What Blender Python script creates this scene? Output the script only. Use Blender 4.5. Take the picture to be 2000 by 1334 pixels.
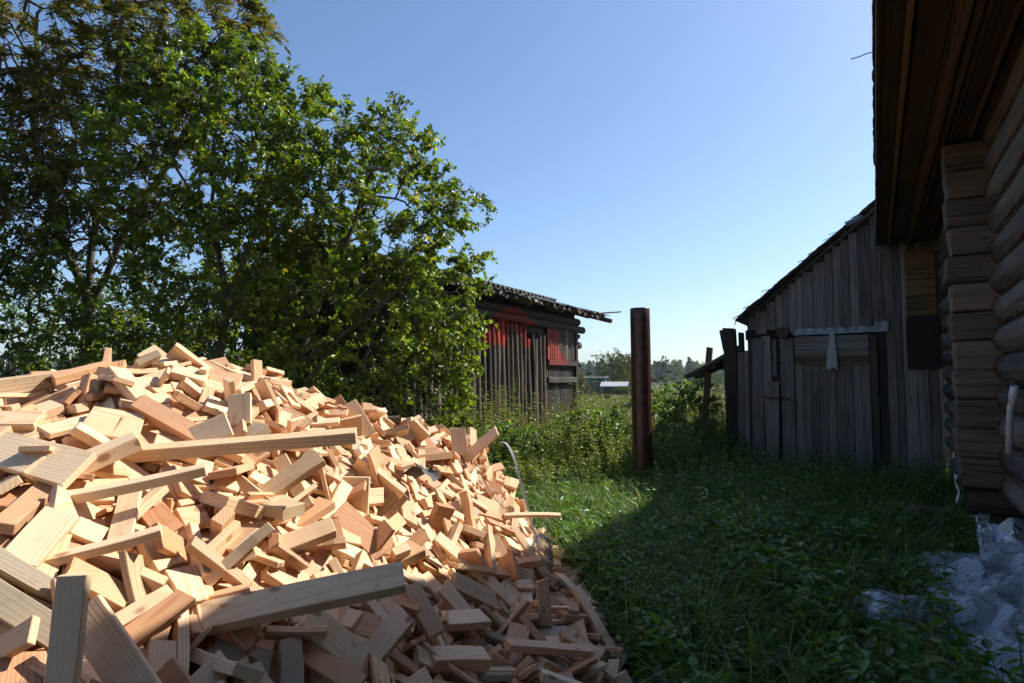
import bpy, bmesh, math, random
import numpy as np
from mathutils import Vector, Matrix, Quaternion, Euler, noise

for o in list(bpy.data.objects):
    bpy.data.objects.remove(o, do_unlink=True)
scene = bpy.context.scene
COL = scene.collection
R = math.radians
PI = math.pi

# ------------------------------------------------------------------ camera, sky, sun, exposure
HOUSE_YAW = R(30.1)          # the farmyard's long axis lies 30 degrees clockwise of the view
SUN_AZ = R(66.0)             # clockwise from the view direction (+Y)
SUN_EL = R(43.0)
cam = bpy.data.cameras.new('camera')
cam.lens = 22.0
cam.sensor_width = 36.0
cam.clip_start = 0.05
cam.clip_end = 6000.0
cam_ob = bpy.data.objects.new('camera', cam)
COL.objects.link(cam_ob)
cam_ob.location = (0, 0, 1.65)
cam_ob.rotation_euler = (R(93.7), 0, 0)
scene.camera = cam_ob

world = bpy.data.worlds.new('World')
scene.world = world
world.use_nodes = True
wn = world.node_tree
wn.nodes.clear()
sky = wn.nodes.new('ShaderNodeTexSky')
sky.sky_type = 'NISHITA'
sky.sun_disc = False
sky.sun_elevation = SUN_EL
sky.sun_rotation = SUN_AZ
sky.altitude = 100
sky.air_density = 1.0
sky.dust_density = 1.0
sky.ozone_density = 5.0
bg = wn.nodes.new('ShaderNodeBackground')
bg.inputs['Strength'].default_value = 0.12
wo = wn.nodes.new('ShaderNodeOutputWorld')
wn.links.new(sky.outputs[0], bg.inputs[0])
wn.links.new(bg.outputs[0], wo.inputs[0])

sun = bpy.data.lights.new('sun', 'SUN')
sun.energy = 5.0
sun.angle = R(0.5)
sun.color = (1.0, 0.95, 0.86)
sun_ob = bpy.data.objects.new('sun', sun)
COL.objects.link(sun_ob)
S = Vector((math.sin(SUN_AZ) * math.cos(SUN_EL), math.cos(SUN_AZ) * math.cos(SUN_EL), math.sin(SUN_EL)))
sun_ob.rotation_euler = S.to_track_quat('Z', 'Y').to_euler()
sun_ob.location = S * 40

scene.view_settings.view_transform = 'Standard'
scene.view_settings.look = 'None'
scene.view_settings.gamma = 1.0
scene.view_settings.use_curve_mapping = False
scene.view_settings.exposure = 0.6
scene.cycles.max_bounces = 8
scene.cycles.volume_bounces = 0
scene.cycles.transparent_max_bounces = 12

# ------------------------------------------------------------------ helpers
def tag(o, label=None, cat=None, group=None, kind=None):
    if label: o['label'] = label
    if cat: o['category'] = cat
    if group: o['group'] = group
    if kind: o['kind'] = kind
    return o

def empty(name, loc=(0, 0, 0), rz=0.0):
    o = bpy.data.objects.new(name, None)
    o.empty_display_size = 0.2
    COL.objects.link(o)
    o.location = loc
    o.rotation_euler = (0, 0, rz)
    return o

def link(name, me, parent=None):
    o = bpy.data.objects.new(name, me)
    COL.objects.link(o)
    if parent is not None:
        o.parent = parent
    return o

class MB:
    """Collects geometry with two point attributes: 'gv' (timber coordinates: x along the grain) and 'tint'."""
    def __init__(self, seed=0):
        self.v = []; self.f = []; self.g = []; self.t = []
        self.r = random.Random(seed)
    def add(self, verts, faces, grain=None, tint=0.5):
        b = len(self.v)
        self.v += [tuple(p) for p in verts]
        self.f += [tuple(b + i for i in q) for q in faces]
        self.g += [tuple(p) for p in (grain if grain is not None else verts)]
        self.t += (list(tint) if isinstance(tint, (list, tuple)) else [tint] * len(verts))
    def board(self, L, W, T, M=None, ch=0.002, skew=(0, 0), tint=None, wob=0.0, bow=0.0, nseg=1, taper=0.0):
        """A sawn board: x length, y width, z thickness; chamfered edges, optional raking end cuts, edge wobble and bow."""
        r = self.r
        tint = r.random() if tint is None else tint
        ch = min(ch, T * .3, W * .3)
        off = Vector((r.uniform(-5, 5), r.uniform(-.12, .12), r.uniform(.02, .16)))
        prof = [(-W/2 + ch, -T/2), (W/2 - ch, -T/2), (W/2, -T/2 + ch), (W/2, T/2 - ch), (W/2 - ch, T/2), (-W/2 + ch, T/2), (-W/2, T/2 - ch), (-W/2, -T/2 + ch)]
        xs = [-L/2 + L * i / nseg for i in range(nseg + 1)]
        ring = []
        vs = []
        def emit(x, sc, jy, jz, tp):
            i0 = len(vs)
            for (y, z) in prof:
                yy = y * sc[0] * tp + jy; zz = z * sc[1] + jz
                k = skew[0] if x < 0 else skew[1]
                e = abs(x) / (L / 2) if nseg > 1 else 1.0
                vs.append(Vector((x + (k * y if e > .98 else 0), yy, zz)))
            ring.append(i0)
        e1 = (1 - 2 * ch / W, 1 - 2 * ch / T)
        for i, x in enumerate(xs):
            s = x / (L / 2)
            jz = bow * (1 - s * s); jy = r.uniform(-wob, wob); tp = 1 - taper * (s * .5 + .5)
            if i == 0:
                emit(x, e1, jy, jz, tp); emit(x + ch, (1, 1), jy, jz, tp)
            elif i == nseg:
                emit(x - ch, (1, 1), jy, jz, tp); emit(x, e1, jy, jz, tp)
            else:
                emit(x, (1, 1), jy, jz, tp)
        fs = []
        for a, b in zip(ring[:-1], ring[1:]):
            for k in range(8):
                fs.append((a + k, a + (k + 1) % 8, b + (k + 1) % 8, b + k))
        fs.append(tuple(ring[0] + k for k in range(7, -1, -1)))
        fs.append(tuple(ring[-1] + k for k in range(8)))
        g = [p + off for p in vs]
        if M is not None:
            vs = [M @ p for p in vs]
        self.add(vs, fs, g, tint)
        return self
    def box(self, lo, hi, long=None, **kw):
        """Axis-aligned board from corner to corner; grain runs along the longest side unless told."""
        d = [hi[i] - lo[i] for i in range(3)]
        c = Vector([(hi[i] + lo[i]) / 2 for i in range(3)])
        ax = max(range(3), key=lambda i: d[i]) if long is None else long
        rest = sorted([i for i in range(3) if i != ax], key=lambda i: -d[i])
        X = Vector([1.0 if i == ax else 0 for i in range(3)])
        Y = Vector([1.0 if i == rest[0] else 0 for i in range(3)])
        Z = X.cross(Y)
        M = Matrix.Translation(c) @ Matrix((X, Y, Z)).transposed().to_4x4()
        return self.board(d[ax], d[rest[0]], d[rest[1]], M, **kw)
    def beam(self, p, q, W, T, up=(0, 0, 1), **kw):
        """Board from p to q, its thin side facing 'up'."""
        p = Vector(p); q = Vector(q); X = (q - p).normalized(); Z = Vector(up)
        Y = Z.cross(X).normalized(); Z = X.cross(Y)
        M = Matrix.Translation((p + q) / 2) @ Matrix((X, Y, Z)).transposed().to_4x4()
        return self.board((q - p).length, W, T, M, **kw)
    def log(self, p, q, r0, r1=None, n=14, seg=8, wob=.06, bulge=1.0, tint=None, hewn=0.0, crooked=0.0):
        """Round timber from p to q with uneven girth, end caps and slight crook."""
        r = self.r; p = Vector(p); q = Vector(q); r1 = r0 if r1 is None else r1
        X = (q - p).normalized(); L = (q - p).length
        A = Vector((0, 0, 1)) if abs(X.z) < .8 else Vector((1, 0, 0))
        Y = A.cross(X).normalized(); Z = X.cross(Y)
        tint = r.random() if tint is None else tint
        sd = r.uniform(0, 90); offx = r.uniform(-5, 5)
        vs = []; g = []; fs = []
        cx = r.uniform(-1, 1) * crooked; cy = r.uniform(-1, 1) * crooked
        sts = [0.0] + [i / seg for i in range(seg + 1)] + [1.0]
        for i, t in enumerate(sts):
            rad = r0 * (1 - t) + r1 * t
            capped = i in (0, len(sts) - 1)
            xx = t * L
            if capped: rad *= .93
            elif i == 1: xx += rad * .07
            elif i == len(sts) - 2: xx -= rad * .07
            c = p + X * xx + (Y * cx + Z * cy) * math.sin(t * PI)
            for k in range(n):
                a = 2 * PI * k / n
                w = rad * (1 + wob * noise.noise((math.cos(a) * 1.3 + sd, math.sin(a) * 1.3, t * L * 1.1)))
                vs.append(c + Y * (math.cos(a) * w) + Z * (math.sin(a) * w * bulge))
                g.append((xx + offx, math.cos(a) * rad + .01, math.sin(a) * rad))
        m = len(sts)
        for i in range(m - 1):
            for k in range(n):
                fs.append((i * n + k, i * n + (k + 1) % n, (i + 1) * n + (k + 1) % n, (i + 1) * n + k))
        fs.append(tuple(range(n - 1, -1, -1))); fs.append(tuple((m - 1) * n + k for k in range(n)))
        self.add(vs, fs, g, tint)
        return self
    def tube(self, pts, rad, n=6, tint=.5):
        pts = [Vector(p) for p in pts]; vs = []; fs = []; g = []
        rads = rad if isinstance(rad, (list, tuple)) else [rad] * len(pts)
        acc = 0
        for i, p in enumerate(pts):
            d = (pts[min(i + 1, len(pts) - 1)] - pts[max(i - 1, 0)]).normalized()
            A = Vector((0, 0, 1)) if abs(d.z) < .85 else Vector((1, 0, 0))
            Y = A.cross(d).normalized(); Z = d.cross(Y)
            if i: acc += (p - pts[i - 1]).length
            for k in range(n):
                a = 2 * PI * k / n
                vs.append(p + (Y * math.cos(a) + Z * math.sin(a)) * rads[i]); g.append((acc, math.cos(a) * rads[i], math.sin(a) * rads[i]))
        for i in range(len(pts) - 1):
            for k in range(n):
                fs.append((i * n + k, i * n + (k + 1) % n, (i + 1) * n + (k + 1) % n, (i + 1) * n + k))
        fs.append(tuple(range(n - 1, -1, -1))); fs.append(tuple((len(pts) - 1) * n + k for k in range(n)))
        self.add(vs, fs, g, tint)
        return self
    def mesh(self, name, mat, smooth=False):
        me = bpy.data.meshes.new(name)
        me.from_pydata(self.v, [], self.f)
        a = me.attributes.new('gv', 'FLOAT_VECTOR', 'POINT')
        a.data.foreach_set('vector', np.array(self.g, dtype=np.float32).ravel())
        a = me.attributes.new('tint', 'FLOAT', 'POINT')
        a.data.foreach_set('value', np.array(self.t, dtype=np.float32))
        if smooth:
            me.polygons.foreach_set('use_smooth', [len(f) == 4 for f in self.f])
        me.materials.append(mat)
        me.update()
        return me
    def build(self, name, mat, parent=None, smooth=False):
        return link(name, self.mesh(name, mat, smooth), parent)

# ------------------------------------------------------------------ materials
class NT:
    def __init__(self, name):
        self.m = bpy.data.materials.new(name); self.m.use_nodes = True
        self.t = self.m.node_tree; self.t.nodes.clear()
        self.out = self.n('ShaderNodeOutputMaterial')
    def n(self, typ, **kw):
        nd = self.t.nodes.new(typ)
        for k, v in kw.items(): setattr(nd, k, v)
        return nd
    def l(self, a, b): self.t.links.new(a, b)
    def put(self, sock, v):
        if isinstance(v, bpy.types.NodeSocket): self.l(v, sock)
        else: sock.default_value = v
    def attr(self, name, out='Vector'):
        return self.n('ShaderNodeAttribute', attribute_name=name).outputs[out]
    def math(self, op, a, b=0.0, c=None):
        nd = self.n('ShaderNodeMath', operation=op)
        self.put(nd.inputs[0], a); self.put(nd.inputs[1], b)
        if c is not None: self.put(nd.inputs[2], c)
        return nd.outputs[0]
    def vmul(self, v, s):
        nd = self.n('ShaderNodeVectorMath', operation='MULTIPLY'); self.put(nd.inputs[0], v); nd.inputs[1].default_value = s
        return nd.outputs[0]
    def vadd(self, a, b):
        nd = self.n('ShaderNodeVectorMath', operation='ADD'); self.put(nd.inputs[0], a); self.put(nd.inputs[1], b)
        return nd.outputs[0]
    def noise(self, vec, scale, detail=3.0, rough=.55, out='Fac'):
        nd = self.n('ShaderNodeTexNoise'); self.put(nd.inputs['Vector'], vec)
        nd.inputs['Scale'].default_value = scale; nd.inputs['Detail'].default_value = detail; nd.inputs['Roughness'].default_value = rough
        return nd.outputs[out]
    def ramp(self, fac, stops, interp='LINEAR'):
        nd = self.n('ShaderNodeValToRGB'); self.put(nd.inputs[0], fac); cr = nd.color_ramp; cr.interpolation = interp
        while len(cr.elements) < len(stops): cr.elements.new(.5)
        for e, (p, c) in zip(cr.elements, stops):
            e.position = p; e.color = (*c, 1) if len(c) == 3 else c
        return nd.outputs[0]
    def mix(self, fac, a, b, mode='MIX'):
        nd = self.n('ShaderNodeMix', data_type='RGBA', blend_type=mode)
        self.put(nd.inputs[0], fac)
        for i, v in ((6, a), (7, b)):
            self.put(nd.inputs[i], (*v, 1) if isinstance(v, tuple) and len(v) == 3 else v)
        return nd.outputs[2]
    def bump(self, h, strength=.3, dist=.01):
        nd = self.n('ShaderNodeBump'); self.put(nd.inputs['Height'], h)
        nd.inputs['Strength'].default_value = strength; nd.inputs['Distance'].default_value = dist
        return nd.outputs[0]
    def pbr(self, col, rough=.7, normal=None, spec=.4, metal=0.0, **kw):
        nd = self.n('ShaderNodeBsdfPrincipled')
        self.put(nd.inputs['Base Color'], (*col, 1) if isinstance(col, tuple) and len(col) == 3 else col)
        self.put(nd.inputs['Roughness'], rough); self.put(nd.inputs['Metallic'], metal)
        nd.inputs['Specular IOR Level'].default_value = spec
        if normal is not None: self.l(normal, nd.inputs['Normal'])
        for k, v in kw.items(): self.put(nd.inputs[k], v)
        return nd.outputs[0]
    def done(self, shader):
        self.l(shader, self.out.inputs[0]); return self.m

def rings(k, gv, spacing, warp=.012):
    """Growth rings: distance from the pith line, gently warped along the grain."""
    w = k.noise(k.vmul(gv, (1.6, 9, 9)), 1.0, 2.0, .5, 'Color')
    w = k.vmul(k.vadd(w, (-.5, -.5, -.5)), (0, warp * 2, warp * 2))
    p = k.vmul(k.vadd(gv, w), (0.03, 1, 1))
    ln = k.n('ShaderNodeVectorMath', operation='LENGTH'); k.l(p, ln.inputs[0])
    return k.math('FRACT', k.math('MULTIPLY', ln.outputs['Value'], 1.0 / spacing))

def mat_pine():
    k = NT('fresh_pine')
    gv = k.attr('gv'); t = k.attr('tint', 'Fac')
    rg = rings(k, gv, .0085, .02)
    late = k.ramp(rg, [(0, (0, 0, 0)), (.45, (.15, .15, .15)), (.86, (1, 1, 1)), (1, (0, 0, 0))])
    base = k.ramp(t, [(0, (.80, .57, .35)), (.2, (.86, .67, .45)), (.40, (.73, .42, .22)), (.54, (.84, .62, .41)), (.66, (.66, .34, .17)), (.76, (.80, .56, .34)), (.88, (.56, .27, .13)), (.94, (.60, .46, .29)), (1, (.38, .32, .24))])
    dark = k.mix(1.0, base, (.74, .56, .40), 'MULTIPLY')
    amp = k.ramp(k.noise(k.vmul(gv, (.6, 3, 3)), 1.0, 2.0), [(.35, (.15, .15, .15)), (.65, (.8, .8, .8))])
    col = k.mix(k.math('MULTIPLY', late, amp), base, dark)
    fib = k.noise(k.vmul(gv, (6, 260, 260)), 1.0, 2.0)
    col = k.mix(k.math('MULTIPLY', fib, .35), col, k.mix(1.0, col, (.80, .70, .58), 'MULTIPLY'))
    blot = k.noise(gv, 9.0, 3.0)
    col = k.mix(k.ramp(blot, [(.55, (0, 0, 0)), (.8, (.5, .5, .5))]), col, k.mix(1.0, col, (.80, .66, .50), 'MULTIPLY'))
    # knots
    vo = k.n('ShaderNodeTexVoronoi'); k.l(k.vmul(gv, (5.5, 9, 9)), vo.inputs['Vector']); vo.inputs['Scale'].default_value = 1.0
    kn = k.ramp(vo.outputs['Distance'], [(.0, (1, 1, 1)), (.10, (.9, .9, .9)), (.16, (0, 0, 0))])
    col = k.mix(k.math('MULTIPLY', kn, .8), col, (.24, .10, .045))
    gr = k.noise(k.vmul(gv, (2, 14, 14)), 1.0, 4.0)
    grey = k.math('MULTIPLY', k.ramp(gr, [(.5, (0, 0, 0)), (.72, (1, 1, 1))]), k.math('MULTIPLY', k.math('GREATER_THAN', t, .60), .38))
    col = k.mix(grey, col, (.34, .29, .23))
    # sawdust and ground-in dirt in patches, rough saw marks across the grain
    dn = k.noise(k.vadd(gv, (3.1, 1.7, 0)), 22.0, 5.0, .7)
    col = k.mix(k.ramp(dn, [(.58, (0, 0, 0)), (.74, (.55, .55, .55))]), col, k.mix(1.0, col, (.62, .50, .40), 'MULTIPLY'))
    saw = k.noise(k.vmul(gv, (320, 3, 3)), 1.0, 1.0)
    h = k.math('ADD', k.math('ADD', k.math('MULTIPLY', late, .5), fib), k.math('MULTIPLY', saw, .6))
    return k.done(k.pbr(col, .62, k.bump(h, .35, .0012), .35))

def mat_weathered(name, light, dark, moss=None, spacing=.012, streak=1.0, rough=.85):
    """Old unpainted timber: streaked along the grain, checked, with per-piece tone."""
    k = NT(name)
    gv = k.attr('gv'); t = k.attr('tint', 'Fac')
    st = k.noise(k.vmul(gv, (1.3, 42 * streak, 42 * streak)), 1.0, 5.0, .65)
    bl = k.noise(k.vmul(gv, (1.1, 5, 5)), 1.0, 4.0)
    f = k.math('ADD', k.math('MULTIPLY', st, .65), k.math('MULTIPLY', bl, .45))
    f = k.math('ADD', f, k.math('MULTIPLY', k.math('SUBTRACT', t, .5), .34))
    mid = tuple((a + b) / 2 for a, b in zip(light, dark))
    col = k.ramp(f, [(.25, dark), (.52, mid), (.8, light)])
    if moss:
        mn = k.noise(k.vmul(gv, (2.2, 7, 7)), 1.0, 4.0)
        col = k.mix(k.ramp(mn, [(.55, (0, 0, 0)), (.75, (.7, .7, .7))]), col, moss)
    ck = k.noise(k.vmul(gv, (.8, 55, 55)), 1.0, 2.5)
    ckm = k.ramp(ck, [(.33, (1, 1, 1)), (.40, (0, 0, 0))])
    kv = k.n('ShaderNodeTexVoronoi'); k.l(k.vmul(gv, (2.4, 8, 8)), kv.inputs['Vector']); kv.inputs['Scale'].default_value = 1.0
    col = k.mix(k.ramp(kv.outputs['Distance'], [(.05, (.8, .8, .8)), (.13, (0, 0, 0))]), col, tuple(c * .5 for c in dark))
    col = k.mix(k.math('MULTIPLY', ckm, .7), col, tuple(c * .3 for c in dark))
    h = k.math('SUBTRACT', st, ckm)
    return k.done(k.pbr(col, rough, k.bump(h, .55, .004), .25))

def mat_leaf(name, rough=.42, trans=.38, spec=.45):
    k = NT(name)
    c = k.attr('col', 'Color')
    p = k.pbr(c, rough, None, spec)
    tr = k.n('ShaderNodeBsdfTranslucent')
    k.l(k.mix(1.0, c, (1.25, 1.3, .55), 'MULTIPLY'), tr.inputs['Color'])
    mx = k.n('ShaderNodeMixShader'); mx.inputs[0].default_value = trans
    k.l(p, mx.inputs[1]); k.l(tr.outputs[0], mx.inputs[2])
    return k.done(mx.outputs[0])

def mat_simple(name, c1, c2, scale=6.0, rough=.8, metal=0.0, bump=.3, dist=.01, spec=.4, coord='Object'):
    k = NT(name)
    tc = k.n('ShaderNodeTexCoord').outputs[coord]
    n1 = k.noise(tc, scale, 6.0, .65)
    col = k.ramp(n1, [(.3, c1), (.7, c2)])
    return k.done(k.pbr(col, rough, k.bump(n1, bump, dist), spec, metal))

M = {}
M['pine'] = mat_pine()
M['grey_wood'] = mat_weathered('grey_boards', (.235, .215, .190), (.050, .044, .038), None)
M['brown_wood'] = mat_weathered('brown_boards', (.16, .105, .062), (.045, .030, .019), None)
M['log_round'] = mat_weathered('round_logs', (.185, .165, .140), (.030, .025, .021), None, streak=.5)
M['log_hewn'] = mat_weathered('hewn_log_ends', (.225, .165, .118), (.045, .032, .024), None, streak=.6)
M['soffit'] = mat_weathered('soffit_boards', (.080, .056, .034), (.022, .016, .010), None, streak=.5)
M['dark_wood'] = mat_weathered('dark_old_timber', (.075, .062, .050), (.018, .015, .013), None)
M['slab_wood'] = mat_weathered('slab_poles', (.19, .145, .108), (.040, .028, .021), None, streak=.6)
M['bark'] = mat_weathered('tree_bark', (.15, .135, .115), (.035, .030, .024), (.10, .105, .055), streak=.25)
M['leaf'] = mat_leaf('tree_leaves', .36, .48, .5)
M['weed'] = mat_leaf('weed_leaves', .42, .38, .5)
M['far_leaf'] = mat_leaf('far_leaves', .8, .25, .1)
M['rust'] = mat_simple('rusted_steel', (.024, .009, .006), (.105, .038, .020), 9.0, .42, .3, .35, .003, .6)
M['slate'] = mat_simple('old_fibre_cement', (.05, .048, .045), (.16, .155, .145), 5.0, .9, 0, .4, .006)
M['felt'] = mat_simple('torn_roofing_felt', (.018, .017, .017), (.075, .07, .066), 8.0, .85, 0, .6, .02)
M['zinc'] = mat_simple('galvanised_sheet', (.12, .135, .145), (.25, .27, .28), 9.0, .5, .55, .2, .003)
M['tow'] = mat_simple('orange_caulking', (.06, .028, .011), (.17, .065, .020), 40.0, .95, 0, .6, .01)
M['rag'] = mat_simple('pale_cloth', (.32, .33, .31), (.52, .53, .49), 20.0, .9, 0, .2, .004)
M['white_plastic'] = mat_simple('white_plastic', (.42, .43, .44), (.66, .66, .65), 8.0, .4, 0, .1, .003)
M['black_scrap'] = mat_simple('black_scrap', (.012, .012, .013), (.03, .03, .03), 8.0, .6)
M['stone'] = mat_simple('foundation_stone', (.08, .075, .07), (.19, .18, .165), 6.0, .9, 0, .7, .03)
M['brown_panel'] = mat_weathered('stained_panel', (.20, .125, .055), (.035, .022, .012), None, streak=.35)
M['black_panel'] = mat_simple('tarred_sheet', (.007, .005, .005), (.018, .013, .011), 9.0, .75)
M['pale_roof'] = mat_simple('pale_sheet_roof', (.28, .29, .30), (.42, .43, .44), 3.0, .6)
M['teal'] = mat_simple('teal_paint', (.05, .20, .17), (.09, .30, .25), 3.0, .7)
M['white_paint'] = mat_simple('whitewash', (.60, .60, .58), (.78, .78, .76), 3.0, .8)

def mat_painted():
    """Slabs with red paint brushed over a patch: 'paint' marks where the brush went."""
    k = NT('red_daubed_slabs')
    gv = k.attr('gv'); t = k.attr('tint', 'Fac'); pa = k.attr('paint', 'Fac')
    st = k.noise(k.vmul(gv, (1.3, 26, 26)), 1.0, 5.0, .65)
    f = k.math('ADD', st, k.math('MULTIPLY', k.math('SUBTRACT', t, .5), .4))
    col = k.ramp(f, [(.25, (.022, .016, .013)), (.52, (.075, .056, .042)), (.8, (.17, .13, .098))])
    red = k.ramp(f, [(.25, (.12, .012, .007)), (.55, (.36, .034, .014)), (.85, (.52, .075, .030))])
    e = k.math('ADD', pa, k.math('MULTIPLY', k.math('SUBTRACT', k.noise(k.vmul(gv, (.35, 1.6, 1.6)), 14.0, 6.0, .7), .5), 1.5))
    col = k.mix(k.ramp(e, [(.38, (0, 0, 0)), (.75, (.92, .92, .92))]), col, red)
    return k.done(k.pbr(col, .8, k.bump(st, .5, .004), .3))
M['painted'] = mat_painted()

def mat_film(name, base, alpha, rough, edge=1.0):
    """Crumpled polythene: glossy wrinkles over a part-transparent sheet."""
    k = NT(name)
    tc = k.n('ShaderNodeTexCoord').outputs['Object']
    w = k.noise(tc, 5.0, 3.0, .5, 'Color')
    p0 = k.vadd(tc, k.vmul(w, (.25, .25, .25)))
    vo = k.n('ShaderNodeTexVoronoi', feature='DISTANCE_TO_EDGE'); k.l(k.vmul(p0, (1, 2.2, 1.4)), vo.inputs['Vector']); vo.inputs['Scale'].default_value = 5.5
    h = k.math('ADD', k.math('POWER', vo.outputs['Distance'], .5), k.math('MULTIPLY', k.noise(k.vmul(p0, (1, 2.5, 1.5)), 9.0, 3.0, .5), .8))
    bp = k.bump(h, .5, .02)
    p = k.pbr(base, .45, bp, .3)
    gl = k.n('ShaderNodeBsdfGlossy'); gl.inputs['Roughness'].default_value = rough; gl.inputs['Color'].default_value = (.95, .97, 1, 1); k.l(bp, gl.inputs['Normal'])
    tr = k.n('ShaderNodeBsdfTransparent'); tr.inputs['Color'].default_value = (.93, .96, .96, 1)
    fr = k.n('ShaderNodeFresnel'); fr.inputs['IOR'].default_value = 1.7; k.l(bp, fr.inputs['Normal'])
    m1 = k.n('ShaderNodeMixShader'); m1.inputs[0].default_value = alpha
    k.l(tr.outputs[0], m1.inputs[1]); k.l(p, m1.inputs[2])
    mx = k.n('ShaderNodeMixShader')
    k.l(k.math('MINIMUM', k.math('MULTIPLY', fr.outputs[0], edge), .9), mx.inputs[0])
    k.l(m1.outputs[0], mx.inputs[1]); k.l(gl.outputs[0], mx.inputs[2])
    return k.done(mx.outputs[0])
M['film'] = mat_film('milky_film', (.62, .66, .72), .55, .26, .8)
M['clear_film'] = mat_film('clear_film', (.60, .65, .68), .26, .14, 1.0)

def mat_ground():
    k = NT('meadow_ground')
    tc = k.n('ShaderNodeTexCoord').outputs['Object']
    n1 = k.noise(tc, .08, 5.0); n2 = k.noise(tc, 2.5, 5.0)
    col = k.ramp(n1, [(.3, (.055, .075, .020)), (.5, (.095, .105, .032)), (.7, (.155, .135, .055))])
    col = k.mix(k.math('MULTIPLY', n2, .6), col, (.035, .045, .014))
    ge = k.n('ShaderNodeNewGeometry'); sp = k.n('ShaderNodeSeparateXYZ'); k.l(ge.outputs['Position'], sp.inputs[0])
    soil = k.ramp(n2, [(.35, (.022, .026, .010)), (.7, (.045, .042, .022))])
    near = k.n('ShaderNodeMapRange'); k.l(sp.outputs['Y'], near.inputs[0])
    near.inputs[1].default_value = 14; near.inputs[2].default_value = 24
    return k.done(k.pbr(k.mix(near.outputs[0], soil, col), .95, k.bump(n2, .6, .05), .1))
M['ground'] = mat_ground()

# ------------------------------------------------------------------ the farmyard's own axes: u across (towards the house), v along the house
CU, SU = math.cos(HOUSE_YAW), math.sin(HOUSE_YAW)
def uv(u, v, z=0.0):
    return Vector((u * CU + v * SU, -u * SU + v * CU, z))

class Yard:
    """A thing standing in the farmyard: an Empty at its base, parts given in u, v, z."""
    def __init__(self, name, u0, v0, label=None, cat=None, group=None):
        self.o = empty(name, uv(u0, v0), -HOUSE_YAW)
        self.off = (-u0, -v0, 0)
        if label: tag(self.o, label, cat, group)
    def part(self, name, mb, mat, smooth=False, parent=None):
        o = mb.build(name, mat, self.o if parent is None else parent, smooth)
        if parent is None: o.location = self.off
        return o
    def mesh(self, name, me, parent=None):
        o = link(name, me, self.o if parent is None else parent)
        if parent is None: o.location = self.off
        return o

# ------------------------------------------------------------------ ground
def make_ground():
    xs = np.concatenate([np.linspace(-1200, -40, 14), np.linspace(-36, 40, 77), np.linspace(44, 1300, 14)])
    ys = np.concatenate([np.linspace(-200, -12, 6), np.linspace(-10, 60, 71), np.linspace(66, 300, 20), np.linspace(340, 1500, 12)])
    vs = []
    for y in ys:
        for x in xs:
            h = 0.0
            if -36 < x < 40 and -9 < y < 60:
                h = .035 * noise.noise((x * .7, y * .7, 0)) - .02
            if y > 320:
                h = 16.0 * min(1, (y - 320) / 900.0) ** 1.2
            vs.append((x, y, h))
    nx = len(xs)
    fs = [(j*nx+i, j*nx+i+1, (j+1)*nx+i+1, (j+1)*nx+i) for j in range(len(ys)-1) for i in range(nx-1)]
    me = bpy.data.meshes.new('ground'); me.from_pydata(vs, [], fs); me.materials.append(M['ground'])
    me.polygons.foreach_set('use_smooth', [True] * len(fs)); me.update()
    tag(link('ground', me), kind='structure')
make_ground()

def sheet(name, prof, thick, mat):
    """Solid sheet from a grid of points (rows of equal length), given thickness downwards."""
    n = len(prof); m = len(prof[0])
    vs = [tuple(p) for row in prof for p in row] + [(p[0], p[1], p[2] - thick) for row in prof for p in row]
    o = n * m; fs = []
    for j in range(n - 1):
        for i in range(m - 1):
            a = j*m+i; fs.append((a, a+1, a+m+1, a+m)); fs.append((o+a, o+a+m, o+a+m+1, o+a+1))
    for i in range(m - 1):
        fs.append((i, o+i, o+i+1, i+1)); a = (n-1)*m+i; fs.append((a, a+1, o+a+1, o+a))
    for j in range(n - 1):
        a = j*m; fs.append((a, a+m, o+a+m, o+a)); a = j*m+m-1; fs.append((a, o+a, o+a+m, a+m))
    me = bpy.data.meshes.new(name); me.from_pydata(vs, [], fs); me.materials.append(mat)
    me.polygons.foreach_set('use_smooth', [i < 2*(n-1)*(m-1) for i in range(len(fs))])
    me.update()
    return me

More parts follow.
